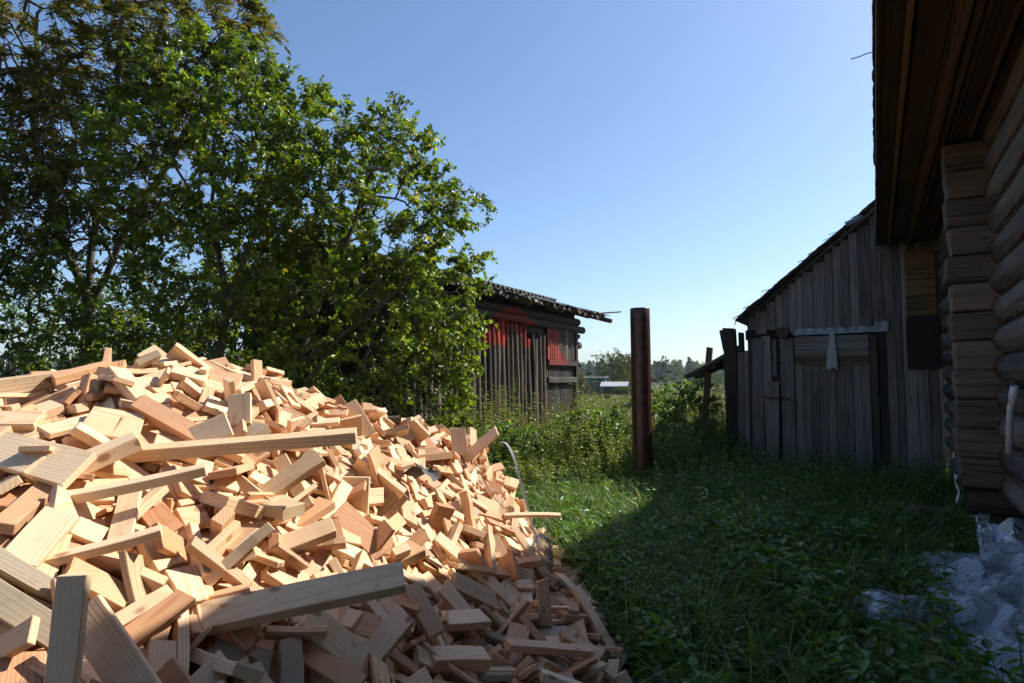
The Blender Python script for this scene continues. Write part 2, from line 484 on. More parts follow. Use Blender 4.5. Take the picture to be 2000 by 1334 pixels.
# ------------------------------------------------------------------ log house beside the camera
def log_house():
    H = Yard('log_house', 0.9, 6.9, 'tall dark log house with projecting log ends and deep boarded eaves', 'house')
    rr = random.Random(3)
    D = .257
    for i in range(13):
        z = .74 + D * i
        H.part('wall_log', MB(i).log((1.035, -4.0, z), (1.035, 6.79, z), .142 + rr.uniform(-.008, .006), n=18, seg=22, wob=.10), M['log_round'], True)
        H.part('wall_log', MB(i + 40).log((1.035, 7.07, z), (1.035, 11.74, z), .138 + rr.uniform(-.006, .006), n=14, seg=12, wob=.10), M['log_round'], True)
        # tow stuffed into the seam above each log
        pts = [(.915 + rr.uniform(-.012, .012), -1 + k * .16, z + D/2 + rr.uniform(-.006, .006)) for k in range(49)]
        H.part('caulking', MB(i).tube(pts, [rr.uniform(.003, .013) for _ in pts], 5), M['tow'])
        arc = [(1.035 - .146 * math.cos(a), 6.775 + rr.uniform(-.012, .012), z + .142 * math.sin(a)) for a in np.linspace(-1.25, 1.25, 13)]
        H.part('caulking', MB(i).tube(arc, [rr.uniform(.002, .007) for _ in arc], 5), M['tow'])
    for i in range(13):
        z = .86 + D * i
        if z > 3.86: break
        b = MB(i + 80)
        u0 = .60 + rr.uniform(-.02, .025)
        b.board(1.3, .238 + rr.uniform(0, .017), .24 + rr.uniform(-.012, .012), Matrix.Translation((u0 + .65, 6.93, z)) @ Matrix.Rotation(rr.uniform(-.008, .008), 4, 'Y') @ Matrix.Rotation(PI/2, 4, 'X'), ch=.014, nseg=9, wob=.004, skew=(rr.uniform(-.18, .18), 0))
        H.part('corner_log', b, M['log_hewn'])
    H.part('corner_log', MB(99).log((.66, 6.93, .60), (1.3, 6.93, .60), .12, n=14, wob=.12), M['dark_wood'], True)
    H.part('corner_post', MB(98).box((.78, 6.82, .0), (1.2, 7.05, .47), ch=.02), M['dark_wood'])
    # foundation stones under the wall
    for k in range(26):
        v = -3.8 + k * .6
        s = MB(k)
        w = rr.uniform(.5, .62); h = rr.uniform(.48, .6)
        s.board(w, h, .34, Matrix.Translation((1.10 + rr.uniform(-.03, .03), v, h/2 - .04)) @ Matrix.Rotation(PI/2, 4, 'Z') @ Matrix.Rotation(PI/2, 4, 'X'), ch=.06, nseg=3, wob=.02)
        H.part('foundation_stone', s, M['stone'])
    # soffit boards, battens, wall plate, fascia
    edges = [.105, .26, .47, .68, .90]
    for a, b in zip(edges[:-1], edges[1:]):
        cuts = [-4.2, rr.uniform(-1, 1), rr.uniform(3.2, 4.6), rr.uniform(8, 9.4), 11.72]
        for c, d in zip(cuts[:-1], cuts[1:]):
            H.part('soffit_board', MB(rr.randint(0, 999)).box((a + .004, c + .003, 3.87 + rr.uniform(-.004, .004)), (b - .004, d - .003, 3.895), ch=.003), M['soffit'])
    for u, w, z in ((.235, .035, 3.84), (.50, .06, 3.825), (.575, .05, 3.845), (.79, .03, 3.845)):
        H.part('soffit_batten', MB(int(u*100)).box((u, -4.2, z), (u + w, 11.70, 3.869), ch=.003, nseg=12, wob=.004), M['brown_wood'])
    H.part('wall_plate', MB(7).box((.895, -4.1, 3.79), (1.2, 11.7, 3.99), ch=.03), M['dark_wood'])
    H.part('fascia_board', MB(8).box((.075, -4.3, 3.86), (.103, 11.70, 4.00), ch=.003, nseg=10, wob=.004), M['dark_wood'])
    for k in range(9):
        v = -3.6 + k * 1.9
        H.part('rafter', MB(k).beam((.12, v, 4.0), (4.5, v, 7.14), .09, .12), M['dark_wood'])
    # roof: old felted slope near by, corrugated fibre cement beyond
    def slope(v0, v1, step, u0, z0, wave, jag):
        rows = []
        n = int((v1 - v0) / step)
        for u in (u0, 1.2, 4.5):
            row = []
            for i in range(n + 1):
                v = v0 + (v1 - v0) * i / n
                w = wave * math.sin(2 * PI * v / .13)
                du = (jag * noise.noise((v * 7, 3, 0)) + jag * .6 * noise.noise((v * 25, 9, 0))) if u == u0 else 0
                row.append((u + du, v, z0 + (u - u0) * .715 + w))
            rows.append(row)
        return rows
    H.mesh('roof_sheet', sheet('roof_sheet', slope(-4.4, 7.78, .05, .058, 4.04, 0, .012), .035, M['felt']))
    H.mesh('roof_sheet', sheet('roof_sheet', slope(7.76, 11.74, .0162, .074, 4.06, .024, .004), .008, M['slate']))
    H.mesh('roof_sheet', sheet('roof_sheet', [[(4.5, v, 7.23) for v in (-4.4, 11.74)], [(9.0, v, 4.0) for v in (-4.4, 11.74)]], .03, M['slate']))
    # the sides the yard does not see
    H.part('wall', MB(1).box((7.9, -4, 0), (8.1, 11.7, 4.4)), M['log_round'])
    for v in (-4.0, 11.5):
        g = MB(2)
        pr = [(1.0, 0), (8.0, 0), (8.0, 4.4), (4.5, 7.1), (1.0, 4.4)]
        vs = [(u, v, z) for u, z in pr] + [(u, v + .2, z) for u, z in pr]
        g.add(vs, [(4, 3, 2, 1, 0), (5, 6, 7, 8, 9)] + [(i, (i+1) % 5, (i+1) % 5 + 5, i + 5) for i in range(5)])
        H.part('gable_wall', g, M['log_round'])
    # wire poking out from the eave
    H.part('wire', MB(1).tube([(.08, 5.1, 4.03), (.02, 5.12, 4.04), (-.02, 5.10, 4.02), (-.08, 5.13, 4.03)], .004, 5), M['black_scrap'])
    # little iron bracket on the wall
    H.part('bracket', MB(1).box((.84, 5.62, 1.60), (.93, 5.84, 1.66), ch=.01, nseg=3, wob=.01), M['dark_wood'])
log_house()

# ------------------------------------------------------------------ plank barn at the end of the yard
def roofline(u): return 2.74 + (u + 2.08) * .83
def plank_barn():
    B = Yard('plank_barn', -.5, 11.9, 'grey vertical-plank barn with a boarded double door under a steep ragged roof', 'barn')
    rr = random.Random(8)
    V = 11.80
    def vboard(u0, u1, z0, z1, v=V, mat='grey_wood', name='wall_board', t=.025, lean=0.0, parent=None, tint=None):
        b = MB(rr.randint(0, 9999))
        w = u1 - u0 - .006; zc = (z0 + z1) / 2
        Mx = Matrix.Translation(((u0 + u1) / 2, v + rr.uniform(-.007, .007), zc)) @ Matrix.Rotation(lean, 4, 'Y') @ Matrix.Rotation(-PI/2, 4, 'Y') @ Matrix.Rotation(PI/2, 4, 'X')
        b.board(z1 - z0, w, t, Mx, ch=.003, nseg=4, wob=.003, skew=(0, rr.uniform(-.1, .1)), tint=tint)
        # length along z, width along u, thickness along v
        return B.part(name, b, M[mat], parent=parent)
    u = -1.93
    while u < 1.0:
        w = rr.uniform(.09, .19)
        z0 = 2.53 + rr.uniform(-.05, .04) if u < .07 else (0.0 if u < .44 or u > .88 else 3.72)
        vboard(u, u + w, z0, roofline(u) - .06 - (0 if u < .2 else 0), tint=rr.uniform(.0, 1.0))
        u += w
    u = .46
    while u < .98:
        w = min(rr.uniform(.10, .15), 1.0 - u)
        vboard(u, u + w, 0, 1.86, V + .004); u += w
    # stained panel over a tarred sheet, where a hatch was boarded up
    for k, (z0, z1) in enumerate(((3.36, 3.76), (3.02, 3.355), (2.70, 3.015))):
        B.part('hatch_panel', MB(k + 5).box((.465, V - .045, z0), (.865, V - .022, z1), long=0, ch=.003), M['brown_panel'])
    B.part('hatch_sheet', MB(5).box((.45, V - .05, 1.85), (.88, V - .03, 2.695), ch=.003, nseg=4, wob=.006), M['black_panel'])
    # door
    d = empty('door', (0, 0, 0)); d.parent = B.o; d.location = B.off
    u = -1.19
    for k in range(9):
        w = 1.12 / 9
        b = vboard(u, u + w, .08 + rr.uniform(-.02, .02), 1.975 + rr.uniform(-.006, .006), V - .03, 'grey_wood', 'door_board', .024, parent=d); u += w
    z = 1.985
    for k in range(4):
        h = (.095, .12, .12, .115)[k]
        b = MB(k + 60).box((-1.185, V - .06, z), (-.075, V - .034, z + h - .005), long=0, ch=.004, nseg=5, wob=.004)
        B.part('door_board', b, M['brown_wood' if k == 0 else 'grey_wood'], parent=d); z += h
    B.part('door_rail', MB(70).box((-1.19, V - .068, 1.945), (-.07, V - .040, 1.984), long=0, ch=.004), M['brown_wood'], parent=d)
    # posts either side
    vboard(-1.42, -1.20, 0, 2.42, V - .02, name='door_post', t=.06)
    vboard(-.065, .045, 0, 2.42, V - .05, 'dark_wood', 'door_post', .09)
    vboard(.05, .16, 0, 2.50, V - .025, 'dark_wood', 'door_post', .05)
    # corrugated flashing above the door, its cut edge scalloped
    pts = []
    n = 60
    for i in range(n + 1):
        u = -1.2 + 1.41 * i / n
        top = 2.545 + .05 * abs(math.sin(u * 8.2)) ** .6 * (.4 + .6 * noise.noise((u * 3, 1, 4)) ** 2) + (.06 if u > .0 else 0)
        pts.append((u, top))
    g = MB(4)
    vs = []
    for u, t in pts: vs += [(u, V - .085, 2.462 + .012 * u), (u, V - .075 - .006 * math.sin(u * 40), t), (u, V - .081, 2.462 + .012 * u), (u, V - .070 - .006 * math.sin(u * 40), t)]
    fs = []
    for i in range(n):
        a = i * 4; fs += [(a, a+4, a+5, a+1), (a+2, a+3, a+7, a+6), (a+1, a+5, a+7, a+3), (a, a+2, a+6, a+4)]
    g.add(vs, fs); B.part('flashing_strip', g, M['zinc'])
    # planks patching the low side, one short and one tall gap
    for u0, u1, z0, z1, ln in ((-1.90, -1.70, 0, 2.42, .01), (-1.70, -1.56, 0, 2.46, -.012), (-1.55, -1.475, 1.75, 2.40, 0), (-1.66, -1.46, 0, 1.66, .03)):
        vboard(u0, u1, z0, z1, V - .03 if z1 > 2 else V - .09, 'grey_wood', 'patch_board', .03, ln)
    B.part('latch_stick', MB(5).tube([(-1.72, V - .16, 1.40), (-1.55, V - .15, 1.37), (-1.38, V - .13, 1.38), (-1.16, V - .10, 1.30)], [.011, .014, .012, .007], 6), M['dark_wood'])
    B.part('log_end', MB(6).log((-1.36, V - .16, 2.50), (-1.36, V + 1.2, 2.52), .10, n=12, wob=.12), M['dark_wood'], True)
    B.part('tie_beam', MB(7).box((-2.0, V + .03, 2.40), (1.0, V + .20, 2.58), ch=.01), M['dark_wood'])
    # roof: sheathing strips with uneven ends, torn felt over them
    n = 34
    for k in range(n):
        t = k / n
        u0 = -2.10 + 3.35 * t; u1 = -2.10 + 3.35 * (k + 1) / n
        vo = V - .22 - rr.uniform(0, .11) - (.05 if k % 5 == 0 else 0)
        lift = rr.uniform(0, .018)
        B.part('roof_board', MB(k + 300).beam((( u0 + u1)/2, vo, roofline((u0+u1)/2) + lift), ((u0+u1)/2, 17.0, roofline((u0+u1)/2) + lift), .132, .026, up=(-.64, 0, .77), ch=.003), M['dark_wood'])
    rows = []
    for v in (V - .20, V + .5, 17.05):
        row = []
        for i in range(121):
            u = -2.13 + 3.4 * i / 120
            jag = (.06 * noise.noise((u * 4, 0, 1)) + .05 * noise.noise((u * 15, 0, 5))) if v < V else 0
            row.append((u, v + jag - (.04 if v < V else 0), roofline(u) + .06 + .025 * abs(noise.noise((u * 6, v, 2)))))
        rows.append(row)
    B.mesh('roof_felt', sheet('roof_felt', rows, .016, M['felt']))
    for k in range(26):      # torn felt and shingle ends along the verge
        u = -2.15 + rr.random() * 2.4
        p = Vector((u, V - .24, roofline(u) + .05)); q = p + Vector((-rr.uniform(.05, .16), -rr.uniform(.0, .05), rr.uniform(-.14, -.03)))
        B.part('torn_strip', MB(k).beam(p, q, rr.uniform(.04, .09), .008, up=(-.5, -.3, .8), ch=.002), M['felt'])
    B.part('gutter_scrap', MB(3).tube([(-.34, V - .30, 4.22), (-.22, V - .31, 4.26), (-.10, V - .30, 4.33)], [.05, .055, .045], 8), M['zinc'])
    g = MB(11)     # inner boarding behind the open joints, and the far gable
    for v, tag_ in ((V + .03, 'lining'), (16.7, 'rear_wall')):
        pr = [(-1.95, 0), (1.0, 0), (1.0, roofline(1.0) - .05), (-1.95, roofline(-1.95) - .05)]
        g = MB(11); vs = [(u, v, z) for u, z in pr] + [(u, v + .02, z) for u, z in pr]
        g.add(vs, [(3, 2, 1, 0), (4, 5, 6, 7)] + [(i, (i+1) % 4, (i+1) % 4 + 4, i + 4) for i in range(4)])
        B.part(tag_, g, M['dark_wood'])
    B.part('side_wall', MB(9).box((-1.97, V + .06, 0), (-1.93, 16.8, 2.72)), M['dark_wood'])
    return B
barn = plank_barn()

def hanging_rag():
    vs = []; n = 14; m = 12
    for j in range(m + 1):
        t = j / m
        for i in range(n + 1):
            s = i / n - .5
            w = .05 + .13 * t ** .8
            vs.append((-.60 + s * w - .02 * t, 11.70 - .02 * math.sin(s * 26) * (.3 + t) - .02 * t, 2.50 - .62 * t - .05 * abs(s) * t + .02 * math.sin(s * 9)))
    k = n + 1; N = len(vs)
    vs += [(a, b + .006, c) for a, b, c in vs]
    fs = []
    for j in range(m):
        for i in range(n):
            a = j*k+i; fs.append((a, a+k, a+k+1, a+1)); fs.append((N+a, N+a+1, N+a+k+1, N+a+k))
    Y = Yard('hanging_rag', -.6, 11.7, 'pale rag hanging from the metal strip over the barn door', 'rag')
    g = MB(1); g.add(vs, fs); Y.part('cloth', g, M['rag'], True)
    Y.part('hook', MB(2).tube([(-.60, 11.70, 2.49), (-.60, 11.715, 2.53), (-.60, 11.735, 2.52)], .005, 5), M['black_scrap'])
hanging_rag()

# posts and leftovers of a lean-to at the low side of the barn
def fence_post(name, p, q, w, t, label, mat='dark_wood', notch=False, seed=1):
    Y = Yard(name, p[0], p[1], label, 'post')
    b = MB(seed); b.beam(p, q, w, t, up=(0, -1, 0), ch=.012, nseg=6, wob=.008, skew=(0, .1))
    Y.part('shaft', b, M[mat])
    if notch:
        Y.part('cleat', MB(seed + 1).beam((p[0] - w/2 - .03, p[1] - .02, q[2] - .42), (q[0] - w/2 - .035, p[1] - .02, q[2] - .03), .06, .05, up=(0, -1, 0), ch=.008), M[mat])
fence_post('gate_post', (-2.25, 12.0, 0), (-2.31, 12.0, 2.64), .22, .16, 'thick dark gate post, tallest of the posts beside the barn', notch=True, seed=4)
fence_post('fence_post', (-2.20, 12.6, 0), (-2.20, 12.6, 2.60), .10, .09, 'slim post standing just behind the thick gate post', seed=5)
fence_post('leaning_post', (-2.95, 12.4, 0), (-2.76, 12.4, 2.32), .11, .10, 'tilted brown post propping the collapsed lean-to roof', 'brown_wood', seed=6)

def lean_to():
    Y = Yard('lean_to_roof', -2.7, 12.6, 'sagging scrap of plank roof propped between the tilted post and the gate post', 'roof')
    rr = random.Random(2)
    for k in range(7):
        v = 12.15 + k * .15
        Y.part('roof_board', MB(k).beam((-3.12 + rr.uniform(-.08, .10), v, 1.73 + rr.uniform(-.03, .03)), (-2.12, v, 2.24 + rr.uniform(-.02, .02)), .14, .025, ch=.004, nseg=4, wob=.008), M['dark_wood'])
    Y.part('roof_purlin', MB(20).beam((-2.62, 12.05, 1.93), (-2.62, 13.3, 1.93), .07, .07), M['dark_wood'])
    Y.part('edge_pole', MB(21).log((-3.16, 12.10, 1.74), (-2.12, 12.08, 2.29), .045, .055, n=9, wob=.2, crooked=.02), M['bark'], True)
lean_to()

def plank_fence():
    Y = Yard('plank_fence', -2.05, 11.95, 'short run of upright weathered planks between gate post and barn', 'fence')
    rr = random.Random(12)
    u = -2.18
    while u < -1.9:
        w = rr.uniform(.09, .14)
        zt = 2.18 + (u + 2.18) * .45 + rr.uniform(-.02, .02)
        Y.part('fence_board', MB(int(u * 1000)).beam((u + w/2, 11.93, 0), (u + w/2 + .01, 11.93, zt), w - .006, .028, up=(0, -1, 0), ch=.003, nseg=3, wob=.003), M['grey_wood'])
        u += w
    Y.part('fence_rail', MB(2).box((-2.2, 11.97, 1.3), (-1.86, 12.02, 1.4), long=0), M['dark_wood'])
plank_fence()

# ------------------------------------------------------------------ log barn with the red daub
POLY1 = [(11.4, 2.46), (11.4, 3.0), (11.75, 3.12), (12.81, 3.52), (13.95, 3.02), (13.62, 2.92), (13.55, 2.48), (13.15, 2.46), (12.98, 2.86), (12.6, 2.90), (12.3, 2.46)]
POLY2 = [(14.35, 2.2), (14.35, 3.06), (15.2, 3.06), (15.25, 2.55), (15.7, 2.22), (15.6, 2.08), (14.55, 2.08)]
def inside(p, poly):
    x, y = p; c = False
    for (x1, y1), (x2, y2) in zip(poly, poly[1:] + poly[:1]):
        if (y1 > y) != (y2 > y) and x < (x2 - x1) * (y - y1) / (y2 - y1) + x1: c = not c
    return c
def paint(o):
    me = o.data
    a = me.attributes.new('paint', 'FLOAT', 'POINT')
    a.data.foreach_set('value', [1.0 if (inside((v.co.y, v.co.z), POLY1) or inside((v.co.y, v.co.z), POLY2)) else 0.0 for v in me.vertices])
    return o

def log_barn():
    B = Yard('log_barn', -7.4, 13.0, 'old log barn clad in slab poles with a patch of red paint under the eave', 'barn')
    rr = random.Random(21)
    U = -7.40
    B.part('wall', MB(1).box((U - .26, 8.9, 0), (U - .06, 16.35, 3.3)), M['dark_wood'])
    B.part('gable_wall', MB(2).box((-12.0, 16.2, 0), (U - .27, 16.34, 3.3)), M['dark_wood'])
    B.part('gable_wall', MB(3).box((-12.0, 8.92, 0), (U - .27, 9.06, 3.3)), M['dark_wood'])
    for k, (z, v1, r) in enumerate(((3.36, 16.55, .11), (3.16, 16.92, .105))):
        paint(B.part('wall_log', MB(k + 3).log((U - .01, 8.8, z), (U - .01, v1, z), r, n=12, seg=90, wob=.12), M['painted'], True))
    for k, (z, v1, r) in enumerate(((2.98, 16.86, .075), (2.72, 16.93, .10), (2.2, 16.6, .09))):
        B.part('log_end', MB(k + 13).log((U - .12, 16.2, z), (U - .12, v1, z), r, n=12, seg=4, wob=.12), M['log_round'], True)
    for k in range(4):
        B.part('frieze_board', MB(k + 70).box((U - .10 + .012 * (k % 2), 8.8 + k * 1.92, 3.40), (U - .06 + .012 * (k % 2), 8.8 + k * 1.92 + 1.90, 3.76), long=1, ch=.004), M['dark_wood'])
    v = 9.0
    k = 0
    while v < 14.45:
        zt = 3.05 + rr.uniform(-.05, .04)
        if v > 13.4: zt = 2.95 - rr.uniform(0, .25)
        ln = rr.uniform(-.07, .07) + .05
        r = rr.uniform(.055, .085)
        paint(B.part('slab_pole', MB(100 + k).log((U + .04, v + ln, 0), (U + .03, v, zt), r * 1.1, r, n=9, seg=44, wob=.25, crooked=.03), M['painted'], True))
        v += rr.uniform(.175, .225); k += 1
    v = 14.56
    while v < 16.28:
        w = rr.uniform(.11, .17)
        b = MB(int(v * 100)).beam((U + .02, v + w/2, 2.24), (U + .02, v + w/2, 3.06), w - .02, .03, up=(1, 0, 0), ch=.004, nseg=16, wob=.004)
        paint(B.part('hatch_board', b, M['painted'])); 
        b = MB(int(v * 100)).beam((U - .03, v + w/2, 0), (U - .03, v + w/2, 2.10), w - .02, .03, up=(1, 0, 0), ch=.004, nseg=3, wob=.004)
        B.part('wall_board', b, M['dark_wood'])
        v += w
    paint(B.part('hatch_rail', MB(31).box((U + .03, 14.56, 2.09), (U + .08, 16.3, 2.23), ch=.008, nseg=24, wob=.006), M['painted']))
    B.part('hatch_rail', MB(32).box((U + .03, 14.50, 1.62), (U + .10, 16.3, 1.78), ch=.015, nseg=8, wob=.012), M['log_round'])
    B.part('corner_board', MB(33).box((U - .05, 16.29, 0), (U + .07, 16.42, 3.1), ch=.008), M['dark_wood'])
    B.part('splinter', MB(34).beam((U, 16.40, 2.4), (U + .02, 16.66, 2.08), .05, .02), M['dark_wood'])
    # rafters, eave pole, roof
    zr = lambda u: 3.56 + (-6.9 - u) * .30
    for k in range(6):
        v = 9.4 + k * 1.72
        B.part('rafter', MB(50 + k).log((-6.92, v, 3.50), (-9.8, v, 4.36), .075, n=9, seg=4, wob=.2), M['slab_wood'], True)
    B.part('eave_pole', MB(60).log((-6.98, 8.5, 3.555), (-6.96, 14.4, 3.565), .05, n=9, seg=20, wob=.3, crooked=.02), M['slab_wood'], True)
    B.part('eave_pole', MB(61).log((-6.97, 14.3, 3.56), (-6.95, 17.45, 3.60), .045, n=9, seg=14, wob=.3, crooked=.03), M['slab_wood'], True)
    for k in range(12):
        u = -6.98 - k * .25
        B.part('roof_lath', MB(80 + k).box((u - .18, 8.6, zr(u) + .03), (u, 17.4 - rr.uniform(0, .3), zr(u) + .06), ch=.004), M['dark_wood'])
    def slope(v0, v1, n, wave, u0, dz, jag):
        rows = []
        for u in (u0, -8.2, -9.9):
            row = []
            for i in range(n + 1):
                v = v0 + (v1 - v0) * i / n
                j = jag * (noise.noise((v * 2.5, 1, 0)) + .7 * noise.noise((v * 9, 2, 0))) if u == u0 else 0
                jz = jag * .5 * noise.noise((v * 4, 7, 0)) if u == u0 else 0
                row.append((u + j, v, zr(u) + dz + wave * math.sin(2 * PI * v / .19) + jz))
            rows.append(row[::-1])
        return rows
    B.mesh('roof_sheet', sheet('roof_sheet', slope(8.5, 14.1, 240, .032, -6.86, .15, .01), .01, M['slate']))
    B.mesh('roof_felt', sheet('roof_felt', slope(8.5, 17.5, 300, 0, -6.80, .085, .10), .02, M['felt']))
    B.mesh('roof_sheet', sheet('roof_sheet', [[(-9.85, v, 4.60) for v in (17.5, 8.5)], [(-13.0, v, 3.55) for v in (17.5, 8.5)]], .03, M['slate']))
    for k in range(34):      # rags of felt and bark hanging over the eave
        v = 8.8 + k * .27 + rr.uniform(-.08, .08)
        if v > 17.4: break
        p = Vector((-6.86, v, 3.63 + rr.uniform(-.02, .02))); q = p + Vector((rr.uniform(.0, .07), rr.uniform(-.06, .06), -rr.uniform(.05, .16)))
        B.part('torn_strip', MB(k).beam(p, q, rr.uniform(.10, .24), .012, up=(1, 0, .2), ch=.003, nseg=3, wob=.012), M['felt' if k % 3 else 'slab_wood'])
    B.part('roof_stick', MB(90).log((-7.0, 16.8, 3.62), (-6.95, 18.9, 3.88), .028, .022, n=7, seg=4), M['dark_wood'], True)
log_barn()

# ------------------------------------------------------------------ rusted pipe post
def pipe_post():
    n = 48; r = .152; ri = .136; h = 2.80
    zs = [-.05, .02, .1, .4, .62, .66, .70, .74, 1.2, 1.7, 2.2, 2.6, h - .012, h]
    vs = []; fs = []
    for i, z in enumerate(zs):
        for k in range(n):
            a = 2 * PI * k / n
            rad = r + .0012 * noise.noise((math.cos(a) * 2, math.sin(a) * 2, z * 2)) - (.004 if i == len(zs) - 1 else 0)
            if abs(a - 3.9) < .07: rad += .004        # welded seam
            vs.append((math.cos(a) * rad, math.sin(a) * rad, z))
    m = len(zs)
    hole = 34
    for i in range(m - 1):
        for k in range(n):
            if i == 5 and k == hole: continue       # bolt hole
            fs.append((i*n+k, i*n+(k+1) % n, (i+1)*n+(k+1) % n, (i+1)*n+k))
    b = len(vs)
    for z in (h - .002, h - .9, -.05):
        for k in range(n):
            a = 2 * PI * k / n; vs.append((math.cos(a) * ri, math.sin(a) * ri, z))
    t = (m - 1) * n
    for k in range(n):
        k2 = (k + 1) % n
        fs.append((t+k, t+k2, b+k2, b+k)); fs.append((b+k, b+k2, b+n+k2, b+n+k)); fs.append((b+n+k, b+n+k2, b+2*n+k2, b+2*n+k))
    me = bpy.data.meshes.new('pipe_post'); me.from_pydata(vs, [], fs); me.materials.append(M['rust'])
    me.polygons.foreach_set('use_smooth', [True] * len(fs)); me.update()
    o = link('pipe_post', me); o.location = uv(-3.14, 9.45); o.rotation_euler = (0, R(-.4), 0)
    tag(o, 'thick rusty brown steel pipe standing upright in the grass', 'post')
pipe_post()

# ------------------------------------------------------------------ the heap of sawn pine offcuts
HEROES = [
    ((-1.118, 2.573, 1.392), (0.9881, 0.1265, -0.0249, 0.0836), (0.944, 0.075, 0.050),
     'longest pale lath lying across the sunlit middle of the heap'),
    ((-1.538, 2.352, 1.371), (0.9155, 0.1612, -0.1622, 0.3309), (0.271, 0.120, 0.055),
     'thick pine plank resting above the long thin lath on the heap'),
    ((-1.322, 2.224, 1.293), (0.9728, 0.1318, -0.0675, 0.1781), (0.456, 0.050, 0.035),
     'long thin lath sloping below the thick plank on the heap'),
    ((-0.712, 2.176, 0.917), (0.9326, 0.3363, -0.0295, 0.1275), (0.688, 0.100, 0.050),
     'long wide grained plank across the shaded front of the heap'),
    ((-1.119, 1.619, 0.990), (0.4984, 0.4844, -0.4355, 0.5722), (0.337, 0.072, 0.030),
     'upright grey pine board standing at the bottom edge of the heap'),
    ((-1.064, 1.735, 0.905), (0.2807, 0.2927, -0.4896, 0.7719), (0.341, 0.100, 0.030),
     'wide knotty board leaning behind the upright grey board'),
    ((-0.987, 2.796, 1.223), (0.8497, 0.3685, -0.1617, 0.3407), (0.326, 0.085, 0.040),
     'weathered grey board slanting up out of the sunlit slope'),
    ((-0.878, 2.558, 1.011), (0.9027, 0.3349, -0.0379, 0.2673), (0.328, 0.080, 0.045),
     'knotty pine board sloping along the shade line of the heap'),
    ((-1.677, 2.227, 1.380), (0.1045, 0.0758, -0.3654, 0.9218), (0.361, 0.150, 0.030),
     'wide yellowish board lying on edge beside the thick plank'),
    ((-1.299, 2.025, 1.129), (0.9613, 0.1312, -0.0673, 0.2327), (0.331, 0.045, 0.030),
     'long square lath with its tip in the sun above the shaded front'),
    ((-0.991, 4.092, 1.409), (0.3365, 0.3265, -0.4738, 0.7454), (0.260, 0.090, 0.030),
     'pale board standing up behind the heap crest near the big shrub'),
    ((-1.274, 2.945, 1.521), (0.5029, 0.4037, -0.4025, 0.6497), (0.152, 0.100, 0.025),
     'bright square-cut board standing upright just below the crest'),
    ((-0.419, 4.997, 1.179), (0.4814, 0.4317, -0.4263, 0.6326), (0.206, 0.120, 0.025),
     'white upright board on the far low end of the heap'),
    ((-0.250, 5.022, 1.151), (0.8462, 0.4014, -0.3166, 0.1502), (0.345, 0.090, 0.025),
     'white board leaning beside the upright white one at the far end'),
    ((-1.295, 3.473, 1.653), (0.8456, 0.0200, 0.0756, 0.5281), (0.163, 0.050, 0.030),
     'small plank poking out sideways from the crest of the heap'),
    ((-0.644, 2.323, 0.720), (0.8746, 0.3291, 0.3497, -0.0668), (0.267, 0.100, 0.060),
     'heavy sawn block half in shade at the front of the heap'),
    ((-0.508, 2.628, 0.613), (0.8103, 0.3235, -0.1084, 0.4764), (0.214, 0.100, 0.045),
     'pale thick block tilted up beside the heavy sawn block'),
    ((-0.247, 2.963, 0.380), (0.9544, 0.0806, 0.1304, 0.2560), (0.294, 0.110, 0.060),
     'chunky rectangular block lying level in the shade at the heap foot'),
    ((-0.411, 2.966, 0.596), (0.8277, 0.2926, 0.2923, -0.3792), (0.253, 0.080, 0.050),
     'grey board end sliding down above the chunky level block'),
    ((-0.211, 3.576, 0.479), (0.8776, 0.2883, 0.3479, 0.1602), (0.311, 0.110, 0.045),
     'dark knotty square block on the shaded shoulder of the heap'),
    ((0.186, 3.707, 0.377), (0.4965, 0.4610, -0.4274, 0.5986), (0.250, 0.070, 0.030),
     'narrow grey board standing at the heap edge beside the nettles'),
    ((-0.245, 3.285, 0.437), (0.9448, 0.0750, 0.1127, 0.2984), (0.258, 0.130, 0.040),
     'diamond-shaped offcut lying flat in the shade above the level block'),
    ((0.154, 4.782, 0.647), (0.9921, 0.1258, 0.0000, 0.0000), (0.424, 0.050, 0.025),
     'thin stick poking out of the heap over the bright grass'),
    ((-1.621, 2.571, 1.472), (0.9205, 0.3049, 0.1654, 0.1799), (0.192, 0.160, 0.035),
     'wide striped board end near the sunny top of the heap'),
    ((-1.458, 2.694, 1.476), (0.9100, 0.3206, 0.2593, -0.0422), (0.333, 0.080, 0.050),
     'brown notched board sloping down from the crest of the heap'),
    ((-1.295, 2.695, 1.433), (0.8067, 0.5294, -0.0985, 0.2434), (0.173, 0.110, 0.025),
     'pale flat board with pink stain leaning below the crest'),
    ((-0.737, 3.092, 0.921), (0.8631, 0.3331, 0.3699, -0.0860), (0.310, 0.120, 0.040),
     'reddish striped board end pointing down at the shade line'),
    ((0.121, 4.524, 0.450), (0.8233, 0.3135, 0.3287, -0.3403), (0.420, 0.050, 0.030),
     'slim lath sloping down to the heap edge beside the clear film'),
    ((-0.224, 3.838, 0.526), (0.8811, 0.3273, 0.3158, -0.1294), (0.606, 0.070, 0.035),
     'long narrow board sliding down the shaded side of the heap'),
]
